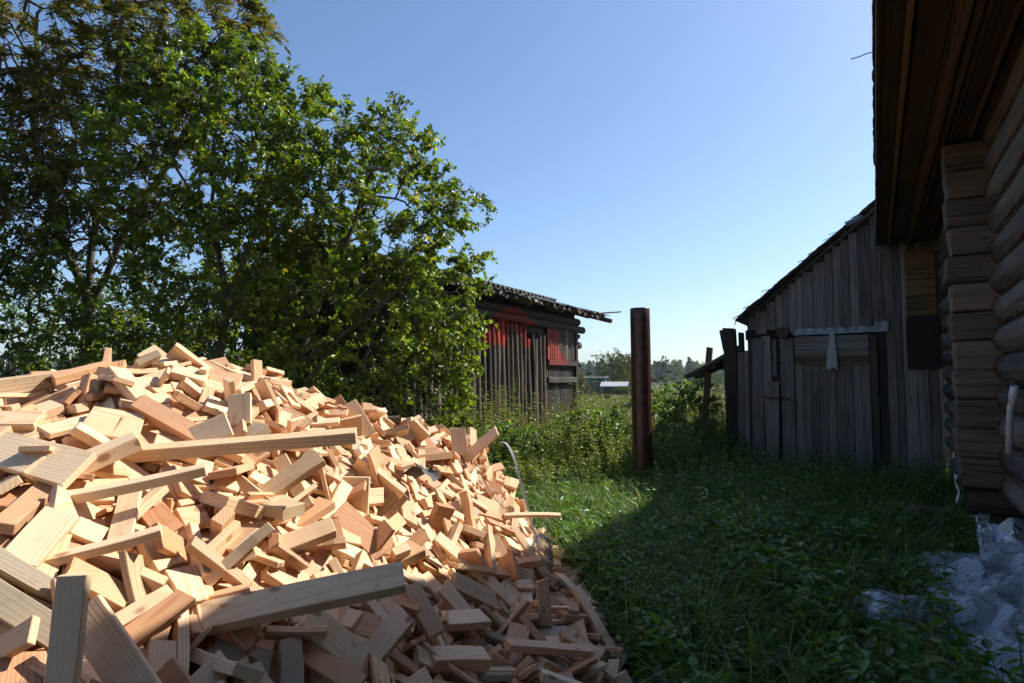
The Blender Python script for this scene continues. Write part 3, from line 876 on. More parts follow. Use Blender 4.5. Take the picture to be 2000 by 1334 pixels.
# settled poses of the tumbled pieces: millimetres, unit quaternion x 1000, length width thickness; largest in view first
PIECES = [
    (-1454, 1964, 1171, 72, -684, 636, 349, 200, 106, 30), (-1113, 1941, 908, 781, 398, -27, 481, 285, 70, 38), (-1381, 1784, 1020, 874, 383, 292, -67, 492, 76, 30),
    (-1399, 1867, 1075, 845, 308, 425, 105, 321, 53, 34), (-669, 2246, 674, 940, 251, 188, -134, 332, 76, 34), (-1577, 2068, 1251, 185, -598, -780, 8, 309, 68, 38),
    (-1282, 1980, 1020, 129, -372, 221, -892, 198, 76, 38), (192, 3277, 298, 967, 37, 134, 214, 502, 76, 38), (-1366, 1715, 939, -101, -232, -384, 888, 213, 80, 25),
    (-971, 2280, 938, 127, -426, 178, -878, 458, 47, 34), (-739, 2156, 689, 491, 341, -88, 797, 223, 76, 34), (-917, 2025, 772, -930, 270, -87, 236, 273, 110, 38),
    (-1282, 1670, 857, 62, -825, 425, 366, 187, 106, 34), (-1089, 2144, 970, 907, 65, 298, -291, 152, 106, 18), (-1348, 2214, 1184, 86, -542, -807, -216, 314, 76, 18),
    (-1191, 2045, 990, -828, 47, -552, 84, 229, 80, 25), (-1464, 2191, 1188, -744, -258, -485, -380, 294, 110, 25), (-2174, 2856, 1649, 391, -345, 664, -535, 366, 76, 38),
    (-983, 2315, 1030, -207, -358, 46, 909, 267, 120, 40), (-885, 2114, 746, 906, 282, 262, 176, 193, 91, 18), (-1247, 2073, 1042, 209, -142, -534, -807, 248, 38, 38),
    (-1967, 2474, 1500, 108, -30, 261, -959, 200, 106, 30), (501, 3881, 207, 821, 131, 249, -497, 514, 60, 38), (-1110, 2542, 1158, -499, 189, 46, 845, 196, 140, 50),
    (-1155, 2008, 941, 5, -471, 826, 310, 179, 53, 38), (-1214, 2193, 1072, 905, 70, 348, -235, 160, 106, 38), (-756, 2256, 773, 430, 886, 172, 10, 206, 53, 24),
    (-1029, 1992, 837, 26, 560, 586, 585, 228, 41, 38), (-1029, 1891, 804, 21, -813, 404, 419, 176, 76, 24), (-753, 3608, 1102, -103, 295, 438, 843, 333, 100, 40),
    (-1279, 2322, 1138, 307, -201, -887, -282, 126, 91, 30), (-1000, 2651, 1130, -970, -12, -26, 243, 254, 120, 50), (-1176, 2254, 1055, -752, -164, -484, -417, 256, 100, 25),
    (-1400, 2107, 1156, 907, 232, 312, 160, 96, 76, 19), (-1750, 2527, 1481, 795, 212, 30, 568, 254, 76, 24), (-2028, 2964, 1696, 94, -505, 850, 120, 262, 91, 38),
    (-988, 1829, 778, -360, -186, -472, 783, 140, 100, 38), (-1217, 2418, 1133, 815, 301, 179, 461, 107, 91, 38), (-1717, 2848, 1607, -927, 11, -360, 107, 294, 110, 38),
    (-1054, 2337, 1046, 693, -394, -503, 334, 163, 120, 30), (-919, 2155, 832, 123, 351, -232, 899, 165, 80, 25), (-918, 2882, 1052, -463, -120, -159, 864, 205, 100, 40),
    (-900, 2526, 948, -410, 187, 422, 787, 156, 100, 22), (-1130, 2278, 1039, 37, -482, -636, -601, 234, 68, 34), (-346, 2908, 381, 206, -855, -263, 397, 280, 91, 34),
    (-1609, 2476, 1403, -896, -108, -373, -217, 231, 55, 38), (-918, 1932, 756, -567, 106, -443, 687, 162, 80, 25), (-994, 2880, 1195, -788, -423, -155, 419, 333, 70, 22),
    (-1337, 2282, 1191, 196, -625, 745, 126, 263, 43, 30), (-469, 3970, 769, 236, -473, 341, 777, 250, 140, 50), (-306, 3412, 481, 366, -162, -881, -252, 209, 91, 38),
    (-1672, 2914, 1600, 300, 308, -123, 894, 192, 106, 38), (-1633, 3170, 1681, -959, -222, -170, -50, 171, 80, 38), (-832, 3379, 1007, 476, -515, 506, 502, 275, 140, 30),
    (-1096, 2422, 1048, 313, -526, -126, 781, 306, 70, 50), (-292, 4234, 763, 594, 248, -575, 506, 317, 70, 50), (-718, 2542, 726, 116, 72, -153, 979, 231, 100, 38),
    (-1243, 3277, 1499, 758, -308, 474, 326, 336, 100, 22), (-854, 2450, 867, 380, 162, -899, -147, 230, 53, 38), (-713, 3569, 924, 574, 690, -127, 422, 277, 100, 40),
    (-754, 3621, 1123, -8, 618, -210, 757, 312, 120, 22), (-1266, 2518, 1209, -447, 399, -143, 788, 194, 100, 25), (-615, 2653, 649, 272, -323, 271, -865, 180, 114, 24),
    (-1892, 2775, 1562, -537, -510, -245, 625, 261, 55, 38), (-494, 2430, 537, 513, 283, 198, 785, 204, 76, 19), (-1711, 3328, 1751, -818, 340, -185, -426, 218, 110, 30),
    (-476, 2718, 476, 881, 177, 402, 176, 239, 53, 30), (-883, 3183, 1042, 584, 477, 58, 654, 271, 70, 38), (-148, 4132, 575, 654, 47, -612, 443, 276, 70, 40),
    (-1487, 2452, 1307, 99, 272, -170, 942, 273, 76, 30), (-1198, 2705, 1271, 695, -62, -63, 714, 190, 120, 30), (20, 3355, 291, 197, -584, 732, 289, 201, 114, 34),
    (-18, 4125, 452, 627, 64, -565, 532, 174, 120, 30), (-831, 2672, 872, 642, 480, 4, 598, 213, 55, 25), (-775, 2954, 868, -163, 289, -97, 938, 251, 110, 38),
    (-591, 3304, 737, -322, -95, -242, 910, 241, 120, 50), (-1011, 2194, 922, -991, 17, 79, -104, 217, 80, 20), (-1208, 2684, 1227, 34, 779, -511, -362, 106, 106, 34),
    (-678, 3108, 850, -225, -381, -368, 818, 262, 90, 22), (-1058, 2403, 1055, 260, -104, -235, 931, 199, 120, 30), (-1429, 3041, 1532, 529, 208, 139, 811, 227, 100, 30),
    (-811, 2726, 955, -130, -52, 293, 946, 192, 70, 30), (-627, 3799, 871, -787, 87, -313, 524, 215, 100, 38), (-1490, 2974, 1535, -433, 262, 39, 862, 244, 80, 38),
    (-206, 3863, 519, -399, 375, 436, 714, 281, 120, 40), (-7, 3474, 352, 415, 39, 862, -289, 287, 76, 24), (651, 3833, 20, 28, 552, -830, -70, 470, 76, 38),
    (-77, 3012, 282, 985, -113, 46, 121, 156, 68, 30), (-1530, 3285, 1663, -911, -381, -138, -78, 200, 110, 25), (351, 3017, 209, 63, 980, 46, -182, 470, 76, 38),
    (-970, 2443, 981, -984, 77, -122, 102, 198, 70, 22), (-1849, 3153, 1732, -880, -130, 279, 361, 196, 110, 38), (-1057, 3792, 1358, 814, -505, -221, 183, 317, 140, 22),
    (-1023, 2056, 862, 453, -58, -608, 650, 78, 45, 30), (-525, 2882, 609, 147, -919, -42, 364, 209, 91, 38), (-250, 2907, 360, 153, 945, -84, -276, 380, 106, 18),
    (-1728, 2162, 1300, 352, -138, -228, 897, 171, 70, 30), (-419, 3423, 555, 919, 101, 364, -109, 163, 106, 24), (-1082, 2691, 1168, -924, 213, -283, 140, 333, 70, 50),
    (-431, 3541, 606, 270, -351, 171, -880, 211, 53, 34), (-1146, 3307, 1461, -895, -340, -51, 285, 219, 90, 22), (-1067, 2624, 1146, -396, 83, -48, 913, 322, 100, 50),
    (-1425, 1967, 1091, 451, 436, 20, 779, 210, 56, 38), (-1310, 2474, 1235, 896, 128, 334, -265, 198, 58, 38), (-607, 4327, 999, -946, -146, -224, 183, 251, 100, 20),
    (-1035, 3203, 1231, -917, -126, -288, -247, 295, 110, 38), (-1509, 2395, 1308, -866, -130, -212, -434, 280, 55, 25), (-585, 3305, 730, -771, 137, 454, 424, 173, 100, 50),
    (-589, 2786, 655, 142, -877, -60, 455, 163, 68, 38), (240, 3172, 201, 306, 105, -105, -940, 463, 76, 19), (-1993, 2693, 1531, 848, 166, -97, 493, 89, 106, 38),
    (78, 4364, 409, -980, -134, 121, 83, 274, 70, 50), (-704, 4694, 1286, -304, 272, 422, 810, 170, 120, 30), (-500, 2979, 634, 94, -37, -970, -219, 159, 106, 38),
    (-833, 3423, 1028, -263, 124, -322, 901, 294, 110, 25), (-244, 3838, 526, 951, -226, 67, 203, 254, 120, 30), (-676, 2660, 779, 82, 702, 599, 375, 468, 45, 30),
    (-1271, 2961, 1431, 313, -25, -291, 904, 315, 100, 50), (-1405, 2643, 1373, 199, 210, -933, -214, 175, 114, 38), (184, 3243, 235, 276, -273, -9, -921, 136, 106, 38),
    (-876, 4524, 1276, -972, 184, 142, -38, 269, 110, 38), (-1581, 3085, 1622, 867, 88, 386, 302, 93, 76, 38), (-1064, 2558, 1091, -576, 53, -210, 788, 252, 110, 25),
    (370, 3878, 237, 983, -62, 74, 154, 155, 114, 38), (-1692, 2334, 1370, 634, -140, 112, 752, 281, 100, 20), (-1530, 3476, 1715, 33, 183, -111, 976, 266, 110, 25),
    (-827, 2040, 697, 449, -198, 331, -806, 113, 106, 38), (-1660, 2130, 1246, 955, 186, 129, 191, 175, 91, 34), (-412, 2644, 403, 504, -313, 325, -737, 309, 76, 30),
    (387, 3704, 173, 210, -710, 670, 45, 246, 114, 24), (-1320, 2649, 1279, 803, -16, 274, -530, 154, 114, 24), (-902, 2520, 916, 916, 123, 374, 84, 333, 76, 18),
    (-81, 3339, 317, 411, 897, -32, -157, 127, 76, 34), (245, 3645, 230, 6, 21, -102, 995, 175, 114, 18), (-985, 2393, 936, 634, 326, 161, 683, 143, 53, 38),
    (-1398, 3423, 1643, -721, -161, -613, 280, 258, 55, 30), (-386, 3894, 653, 814, 32, -394, 426, 316, 70, 40), (105, 3529, 281, 290, 323, -34, 900, 271, 76, 30),
    (-1390, 3118, 1540, -474, 583, 48, 659, 298, 80, 30), (-1405, 2283, 1166, 873, 308, 215, 312, 140, 91, 19), (-518, 3279, 641, 286, -359, 160, -874, 198, 60, 38),
    (-1277, 3617, 1564, -873, 62, -309, 372, 222, 80, 20), (-842, 2986, 942, -215, 262, -318, 886, 285, 80, 30), (-1130, 3654, 1411, -978, -187, 21, -89, 249, 70, 25),
    (-1534, 2683, 1410, 938, 85, 220, -252, 210, 106, 24), (-1813, 2868, 1658, 73, -357, -920, 144, 236, 91, 24), (-116, 3526, 347, 448, 790, 305, -288, 194, 68, 30),
    (-1118, 2830, 1199, 111, -326, 79, -936, 119, 106, 38), (-194, 4735, 729, -792, -452, -364, -186, 237, 110, 38), (550, 4365, 87, 962, 267, -48, 18, 324, 106, 38),
    (-1215, 1734, 861, -964, -163, -202, 51, 148, 55, 38), (-602, 4632, 1097, -289, -41, 83, 953, 318, 120, 50), (401, 3322, 171, 107, 220, -26, -969, 143, 114, 19),
    (-1904, 2740, 1531, 95, 252, 960, 76, 117, 50, 38), (-82, 4508, 622, 328, -267, 112, -899, 288, 76, 38), (-567, 3452, 731, -358, -294, -84, 882, 281, 100, 40),
    (-1118, 3986, 1450, 0, -17, -349, 937, 152, 55, 25), (-1811, 3075, 1702, 844, -65, -83, 526, 202, 70, 25), (-875, 3338, 1060, -98, -217, -205, 949, 233, 110, 20),
    (-1226, 3160, 1429, -938, 289, -182, 60, 216, 110, 30), (-1126, 2951, 1227, 293, -315, 263, -864, 166, 68, 30), (-1, 4477, 504, 262, -311, 142, -903, 136, 106, 38),
    (-1115, 1858, 848, -554, 144, -113, 812, 258, 100, 20), (-1290, 3242, 1514, -679, -204, 161, 686, 220, 140, 40), (-803, 4200, 1117, 267, 48, -93, 958, 295, 110, 30),
    (-660, 3543, 856, -595, 258, -349, 677, 242, 80, 30), (473, 3439, 141, 431, 111, -57, 894, 440, 51, 38), (-1063, 2641, 1149, 686, -474, -229, 502, 143, 90, 22),
    (34, 3181, 230, 250, 903, -88, 338, 179, 76, 38), (-516, 4193, 871, -510, 309, -401, 695, 298, 70, 38), (-1947, 2761, 1580, 184, 263, 867, 382, 94, 76, 24),
    (432, 4468, 208, 78, 807, -578, -91, 554, 76, 34), (-754, 4128, 1060, 845, 280, 415, 190, 161, 76, 38), (-1218, 3820, 1514, 611, 461, 267, 586, 277, 80, 30),
    (-783, 4644, 1244, -541, 0, -459, 705, 189, 100, 38), (-1121, 3270, 1372, 245, -624, 100, 735, 186, 100, 30), (-2207, 2730, 1591, 645, 537, 360, 407, 449, 19, 18),
    (53, 4060, 367, 82, -41, 162, -982, 160, 91, 18), (-59, 3182, 247, 568, 711, 385, -156, 153, 91, 24), (-1209, 2860, 1299, -806, -453, 83, -372, 197, 100, 25),
    (-768, 4434, 1129, 36, 870, -370, -324, 263, 114, 30), (-1675, 2482, 1407, 720, 508, 252, 400, 146, 68, 38), (-103, 4806, 658, -699, -216, -390, 559, 290, 100, 30),
    (317, 3504, 245, 202, 682, -687, -146, 139, 114, 30), (-273, 4151, 683, 921, -102, 188, 327, 184, 140, 40), (-1517, 2336, 1271, 850, 372, 186, 324, 172, 38, 30),
    (-1863, 2848, 1583, 4, 679, 734, 12, 182, 32, 30), (-822, 2915, 940, 591, -159, -728, -307, 160, 90, 50), (-202, 4612, 695, 327, -256, 195, -889, 344, 76, 24),
    (-1085, 1973, 867, 46, 780, -490, -388, 152, 53, 24), (-1518, 3233, 1620, 318, -911, -153, 213, 112, 76, 18), (-1509, 3088, 1558, 268, -547, -793, 9, 226, 52, 34),
    (-23, 4256, 438, 773, 393, 312, -388, 447, 68, 18), (-321, 3178, 396, 565, -355, 276, -692, 229, 76, 38), (68, 3075, 270, 321, 540, 778, 28, 177, 91, 24),
    (-1232, 3687, 1522, -513, 349, -173, 765, 214, 100, 20), (-1269, 2913, 1435, 525, -125, -423, 728, 275, 90, 22), (-1266, 2805, 1306, 616, 287, 22, 733, 122, 76, 38),
    (248, 3335, 214, 78, -797, -541, 255, 108, 114, 34), (-13, 5794, 727, -608, -32, -203, 767, 164, 140, 30), (-57, 3107, 260, 129, -27, -110, -985, 135, 106, 34),
    (-956, 2840, 1118, 316, -352, -103, 875, 172, 140, 22), (54, 4189, 375, 546, -831, 97, 47, 174, 114, 38), (-299, 4972, 924, 349, 236, -307, 853, 299, 70, 30),
    (411, 3454, 189, 294, -910, 288, -45, 142, 106, 38), (-435, 2900, 479, 306, 712, 621, 117, 216, 53, 24), (-1636, 3425, 1728, -850, -363, -28, -381, 179, 110, 25),
    (-428, 4827, 1001, 336, -727, -499, 331, 151, 114, 34), (-1412, 1852, 1025, 905, 272, 317, 84, 169, 28, 24), (-929, 3190, 1099, -96, 602, 90, 787, 225, 80, 20),
    (-1424, 3294, 1616, -662, -143, -40, 735, 168, 100, 30), (-422, 3779, 623, -527, 446, -144, 709, 164, 110, 38), (-2045, 2812, 1580, 210, -250, 937, 126, 164, 68, 30),
    (-499, 2622, 483, -651, -333, -604, -318, 180, 70, 20), (-1596, 2224, 1290, -835, -367, -409, 30, 213, 80, 38), (-1170, 3254, 1387, 290, 581, -82, 756, 214, 100, 25),
    (-1881, 3377, 1747, 886, 351, 271, -138, 253, 110, 20), (-734, 3339, 919, 696, -280, -47, 660, 237, 70, 30), (-1599, 1914, 1159, 63, 224, -245, 941, 296, 106, 38),
    (-1468, 3727, 1642, 880, -235, -258, -321, 252, 110, 30), (-1320, 2439, 1202, 332, 337, -120, 873, 245, 80, 25), (-58, 4108, 426, 146, 206, -959, -130, 166, 91, 30),
    (-1344, 2750, 1379, 558, 796, 215, -96, 347, 38, 34), (-2058, 2920, 1639, 121, -845, -511, -100, 84, 114, 34), (-1323, 2212, 1103, 569, 277, 57, 772, 136, 43, 38),
    (-1651, 2974, 1616, -605, 221, -269, 716, 161, 55, 20), (-1871, 2834, 1628, 435, -442, -563, 546, 74, 53, 30), (-1758, 2893, 1612, 955, 156, 118, 224, 200, 70, 30),
    (-641, 4126, 928, 415, 371, 58, 829, 156, 44, 34), (334, 5455, 228, 410, 900, -37, -144, 238, 68, 38), (598, 3246, 105, 853, 149, 432, -251, 183, 57, 38),
    (-1690, 2994, 1629, 14, -429, -299, 852, 212, 100, 20), (84, 4024, 323, 724, 67, 131, -674, 251, 91, 30), (-734, 2786, 783, -61, 469, 265, 840, 200, 55, 38),
    (-1592, 2970, 1556, 146, 207, -78, 964, 147, 34, 30), (-99, 3226, 262, 827, -504, -238, -71, 144, 106, 38), (368, 3959, 229, 692, -703, -60, 152, 316, 76, 38),
    (-946, 3671, 1175, 298, -341, 239, -859, 170, 47, 30), (378, 3913, 277, 760, 70, 41, 645, 136, 68, 18), (-1026, 3680, 1262, 293, 456, -796, -269, 207, 106, 24),
    (499, 3298, 57, 605, 138, -14, -784, 568, 68, 18), (-648, 4520, 1078, 573, 333, -158, 732, 214, 55, 30), (-906, 3988, 1206, 403, 379, -103, 826, 267, 80, 25),
    (-526, 4365, 931, -963, -103, -250, -3, 283, 100, 25), (-1773, 3217, 1741, 693, -49, -135, 707, 175, 76, 24), (-1418, 2123, 1153, 869, 49, 386, -306, 89, 114, 18),
    (-530, 3694, 704, 835, 237, 308, 390, 419, 76, 18), (-804, 2766, 842, 671, -209, 328, -632, 186, 76, 18), (-988, 3510, 1205, -837, 244, -488, -48, 139, 80, 25),
    (-1016, 4443, 1405, -571, -182, 222, 769, 327, 140, 40), (-1791, 2791, 1537, 453, -4, -397, 798, 141, 53, 19), (-2277, 2847, 1567, 631, 385, 188, 647, 256, 110, 38),
    (-947, 2564, 994, -472, 607, -297, 566, 140, 70, 40), (-1505, 2275, 1242, 348, -169, 273, -881, 125, 76, 34), (-1198, 2569, 1170, 362, -205, 229, -880, 151, 91, 19),
    (-994, 3139, 1128, 398, -292, 204, -845, 164, 53, 24), (281, 4474, 257, 786, -24, 346, 512, 166, 114, 38), (412, 3333, 121, 569, 42, 81, -817, 120, 106, 30),
    (-930, 3495, 1136, -770, -455, -398, -203, 136, 55, 20), (-304, 4860, 877, 112, 498, -144, 848, 241, 70, 20), (-494, 4598, 1004, -542, 302, -252, 743, 287, 55, 30),
    (-628, 2189, 529, 404, -317, -856, 64, 390, 76, 30), (-1681, 2748, 1559, -886, 65, -64, 455, 191, 55, 30), (-347, 5466, 1128, -716, -45, -538, 444, 273, 80, 30),
    (-1045, 2300, 997, -935, -64, 82, -339, 225, 55, 30), (-1394, 2009, 1069, 538, -70, -581, 607, 152, 53, 38), (-383, 3993, 679, -750, -265, -594, 121, 281, 55, 25),
    (-169, 5104, 808, -905, -376, -141, 142, 164, 80, 38), (-802, 4286, 1136, 387, -393, -832, 65, 266, 59, 38), (-40, 3769, 308, 59, -438, 43, -896, 101, 106, 34),
    (-2044, 2767, 1542, -930, -272, 8, 249, 198, 110, 38), (-1270, 2589, 1222, 165, -78, 212, -960, 127, 23, 18), (-930, 4176, 1255, -981, 134, -45, 134, 287, 110, 20),
    (-748, 2183, 638, 862, -60, 360, -351, 140, 114, 18), (-346, 3032, 419, 514, -86, -853, 40, 128, 68, 38), (-1029, 2147, 895, 377, 304, -35, 874, 189, 76, 38),
    (-240, 3256, 330, 796, 527, -165, -249, 124, 47, 30), (-1236, 3902, 1543, -3, 167, -152, 974, 146, 100, 20), (-430, 4652, 934, 153, 915, -30, -371, 196, 53, 38),
    (-939, 2807, 1010, 271, -327, 221, -878, 156, 91, 38), (-650, 4768, 1173, 299, 276, -274, 872, 247, 110, 38), (-2061, 2609, 1470, 907, 186, -360, -120, 237, 110, 30),
    (-2076, 3196, 1704, 597, -78, -681, 417, 235, 110, 30), (-1272, 4093, 1544, -708, 291, 17, -644, 269, 110, 20), (-937, 3566, 1143, 911, 141, 343, 182, 205, 114, 18),
    (-393, 4234, 793, 444, 380, -352, 731, 115, 114, 38), (-565, 4245, 900, 278, -896, -179, 297, 125, 68, 30), (429, 5340, 201, 178, -89, -811, -550, 148, 42, 30),
    (-923, 4573, 1305, -338, 474, -299, 756, 178, 110, 25), (-1133, 4231, 1471, -753, -484, -213, 391, 204, 70, 25), (-350, 3221, 453, 704, 168, -190, -663, 136, 76, 38),
    (1, 3908, 343, 672, -29, 452, -585, 131, 106, 18), (-1921, 2506, 1473, 235, -936, 232, 119, 246, 106, 34), (-202, 4138, 582, 336, -171, -157, -913, 146, 76, 30),
    (-297, 4912, 912, 602, 470, 173, 621, 166, 70, 25), (374, 3712, 123, 176, -19, 160, 971, 537, 68, 18), (-237, 4625, 757, 961, 41, 271, -13, 143, 76, 18),
    (-447, 3565, 659, 294, 205, -933, 28, 110, 114, 19), (-359, 3327, 470, 134, -432, 587, 671, 68, 76, 38), (-610, 2450, 588, 245, -876, -179, 374, 140, 114, 34),
    (-1296, 3001, 1468, 96, -666, 708, 217, 209, 76, 38), (-1491, 2825, 1478, -477, -52, 94, 873, 254, 55, 20), (-493, 3839, 714, 99, 494, -156, 850, 160, 70, 25),
    (-759, 2669, 802, 799, 264, 289, 456, 151, 114, 19), (-791, 2423, 764, -823, -266, -345, -364, 137, 70, 30), (-184, 5499, 890, -858, -400, -39, -321, 255, 70, 20),
    (-1209, 2822, 1306, -937, -117, -225, 239, 133, 55, 30), (-1526, 2192, 1229, -822, -79, -323, 463, 199, 70, 30), (221, 4054, 255, 137, -167, -769, -602, 160, 106, 30),
    (546, 4479, 143, 950, 101, 140, -259, 131, 76, 38), (30, 5645, 550, 395, 215, 626, 637, 282, 100, 25), (-624, 4647, 1121, -714, -613, -222, -256, 155, 100, 38),
    (-508, 3387, 602, 647, 344, 233, 640, 202, 106, 19), (-2173, 2699, 1529, 580, 791, -186, -50, 141, 38, 38), (-632, 3684, 799, 464, -275, 250, -804, 104, 106, 19),
    (92, 3107, 224, 352, -312, 114, 875, 171, 106, 19), (115, 3733, 292, 765, -169, 30, 621, 165, 114, 34), (-415, 4558, 896, -820, -153, -245, -494, 143, 80, 25),
    (-462, 4255, 847, -368, 480, -180, 776, 249, 100, 20), (-1967, 2684, 1494, 384, 76, -176, 903, 237, 91, 18), (-1627, 3036, 1603, 613, 657, -22, -439, 103, 49, 38),
    (-381, 4170, 784, 173, -959, 54, 217, 135, 76, 24), (-9, 5404, 620, -82, 444, -163, 877, 209, 110, 38), (-895, 3233, 1064, -878, -127, -380, 262, 261, 55, 38),
    (396, 4806, 188, 216, 961, 50, 163, 255, 76, 38), (-863, 2652, 871, 717, -172, 333, -587, 184, 76, 18), (-959, 2405, 902, 633, 320, 167, 685, 153, 30, 19),
    (-2219, 2938, 1591, 109, -53, 985, 120, 114, 76, 38), (-252, 3325, 369, 209, -869, 140, 426, 229, 53, 24), (-544, 3487, 712, -294, 30, -377, 878, 169, 100, 30),
    (-48, 5105, 644, 480, 690, 251, 479, 230, 100, 20), (-1614, 2304, 1316, 310, 22, 109, 944, 247, 80, 20), (-959, 3831, 1261, -680, 41, -276, 678, 138, 55, 38),
    (-1028, 4445, 1404, 220, 669, -140, 695, 195, 100, 20), (-1762, 3016, 1644, 756, 168, -94, 625, 233, 76, 38), (-1143, 4373, 1447, 187, 21, 123, 974, 546, 68, 19),
    (-284, 4035, 581, 889, 23, 441, -122, 322, 76, 24), (-495, 2844, 500, 173, 674, -607, -384, 108, 43, 38), (399, 4997, 185, 114, 12, -131, -985, 144, 36, 34),
    (-1969, 2347, 1434, 708, 151, 149, -673, 152, 114, 38), (-175, 4912, 777, -684, -96, -451, -566, 204, 70, 38), (-189, 5216, 872, -526, 379, -548, 529, 203, 110, 20),
    (-952, 4458, 1319, 350, 270, 318, 839, 148, 70, 25), (-1605, 3267, 1697, 338, 468, 605, 549, 163, 59, 38), (-1454, 2573, 1332, 73, -246, 621, -741, 206, 26, 24),
    (-455, 2995, 544, 151, 833, -309, -433, 132, 76, 38), (-1313, 3477, 1593, -923, 127, -348, 106, 175, 55, 25), (-1080, 1772, 815, -935, 64, -243, -252, 157, 70, 30),
    (-33, 4966, 604, 590, 493, -358, 529, 137, 80, 20), (-1380, 2541, 1274, 182, -270, 286, -901, 76, 106, 34), (240, 3498, 231, 10, -666, -746, 29, 122, 114, 38),
    (336, 3822, 146, 20, 146, 976, -158, 388, 76, 30), (272, 5058, 227, 5, 897, -28, -441, 104, 106, 34), (215, 3073, 218, 50, 187, -950, -244, 174, 76, 38),
    (-1277, 3225, 1505, 434, -74, -859, 262, 174, 53, 19), (-965, 2634, 1022, -944, 28, -323, -62, 212, 110, 25), (109, 3701, 263, 168, 870, 463, 1, 482, 68, 34),
    (-1993, 3956, 1442, 964, -191, -159, 93, 136, 114, 19), (560, 4316, 94, 106, -23, -270, 957, 140, 114, 19), (-623, 4932, 1178, 598, -161, 311, -721, 216, 76, 38),
    (232, 5240, 323, 767, -264, 431, -395, 156, 68, 30), (-720, 3202, 846, -922, -368, -125, -5, 233, 100, 25), (-459, 5107, 1129, 402, 4, 194, 895, 268, 70, 38),
    (-256, 5670, 993, -754, -226, -587, 189, 206, 70, 30), (-2251, 2654, 1552, 136, -87, -31, 986, 163, 114, 38), (-546, 3979, 822, 243, 768, 579, 125, 107, 38, 38),
    (-1974, 3122, 1714, 838, 174, 53, -514, 216, 76, 30), (277, 4453, 224, 651, -345, 43, -675, 176, 76, 30), (-1296, 1868, 976, 251, 544, -194, 777, 197, 55, 30),
    (432, 4465, 138, 40, -226, -524, -820, 234, 55, 38), (356, 5124, 192, 687, 104, 80, 715, 133, 68, 38), (-1895, 2971, 1690, 134, 985, -67, -90, 122, 68, 38),
    (429, 4646, 185, 792, -56, -428, 433, 110, 106, 38), (-1039, 3165, 1223, 303, 754, -70, 578, 191, 110, 20), (-989, 2843, 1106, -673, 88, -431, 594, 251, 100, 38),
    (-856, 4093, 1173, -850, -315, -407, -116, 161, 70, 20), (-904, 2568, 951, -343, -295, -15, 892, 306, 100, 40), (-1172, 3075, 1339, 158, 405, -26, 900, 148, 38, 38),
    (370, 3877, 207, 79, 236, -967, 54, 316, 38, 18), (361, 5876, 168, 519, -243, -467, -674, 116, 91, 38), (-460, 2837, 435, 906, 112, 406, -40, 84, 91, 24),
    (-200, 3327, 326, 382, -836, -277, 281, 81, 38, 18), (-202, 5271, 873, -841, 146, -447, -269, 209, 80, 25), (-969, 4932, 1319, 986, -14, -25, -165, 392, 76, 34),
    (-744, 4275, 1068, 551, -666, 503, -24, 283, 38, 38), (-127, 4381, 615, 320, 203, 910, -168, 95, 91, 38), (-1039, 3625, 1287, -877, 242, -378, 169, 140, 70, 30),
    (-907, 3910, 1180, 172, 414, 46, 893, 164, 114, 38), (361, 4079, 235, 18, -969, 181, 168, 129, 106, 24), (-1555, 2598, 1420, 309, 197, -219, 905, 173, 55, 20),
    (-656, 5002, 1260, -757, -352, -186, -517, 185, 55, 38), (-721, 4558, 1146, 406, 291, 258, 827, 139, 110, 25), (-708, 4768, 1247, -827, -120, -428, 345, 205, 70, 30),
    (-700, 4537, 1106, 728, -76, 356, -581, 171, 53, 38), (116, 4849, 426, 791, 235, 321, 465, 244, 76, 38), (-532, 5212, 1175, 845, -49, 198, -495, 151, 106, 38),
    (-1770, 2843, 1556, 90, -392, -882, -245, 159, 38, 18), (16, 3703, 306, 502, 575, -186, -618, 124, 76, 24), (-420, 4989, 1029, 369, 328, 95, 864, 191, 76, 38),
    (-211, 4274, 619, 97, 767, -511, -376, 178, 76, 38), (-792, 3470, 968, 911, 83, 394, 88, 120, 91, 38), (-1656, 2568, 1453, -929, -341, 140, 33, 131, 100, 20),
    (-871, 2295, 832, -443, 575, -460, 511, 248, 80, 38), (-352, 4725, 871, 349, 509, 153, 771, 147, 110, 20), (-1341, 3333, 1562, 294, 324, -81, 896, 171, 54, 38),
    (354, 4415, 142, 234, -933, 55, 267, 154, 91, 38), (-615, 3948, 852, 306, -771, -519, 207, 154, 68, 24), (-342, 2730, 316, 586, -234, 339, -698, 275, 76, 38),
    (-569, 3800, 802, 422, 95, -628, 647, 121, 39, 30), (331, 4555, 233, 367, 736, -558, -109, 116, 106, 24), (-531, 4692, 1050, -779, -237, -153, 560, 208, 55, 38),
    (-1135, 3173, 1329, -932, 35, -40, 360, 293, 110, 20), (-1016, 2698, 1073, -641, 89, -40, 761, 155, 100, 25), (-931, 4722, 1355, 533, 205, 217, 792, 150, 80, 30),
    (-1060, 3382, 1275, -507, 104, -126, 846, 131, 80, 20), (-722, 4076, 989, 891, 162, 355, 233, 152, 91, 19), (79, 5176, 454, 221, 762, -496, -353, 198, 53, 38),
    (629, 3898, 56, 773, -9, -560, -299, 145, 43, 34), (-496, 2649, 443, 161, -388, 180, -889, 93, 31, 24), (-609, 5109, 1219, 526, 1, 255, -811, 123, 91, 38),
    (-661, 3988, 921, 40, -871, 156, 464, 100, 91, 24), (-507, 4823, 1076, -939, 262, 59, 213, 206, 100, 25), (-1268, 3961, 1558, -949, -160, -151, 226, 228, 100, 20),
    (-1882, 2445, 1385, 270, -884, -373, -75, 386, 21, 18), (-659, 3198, 752, 237, -825, -395, 326, 78, 106, 38), (-541, 3889, 774, 760, 360, 328, 431, 161, 91, 24),
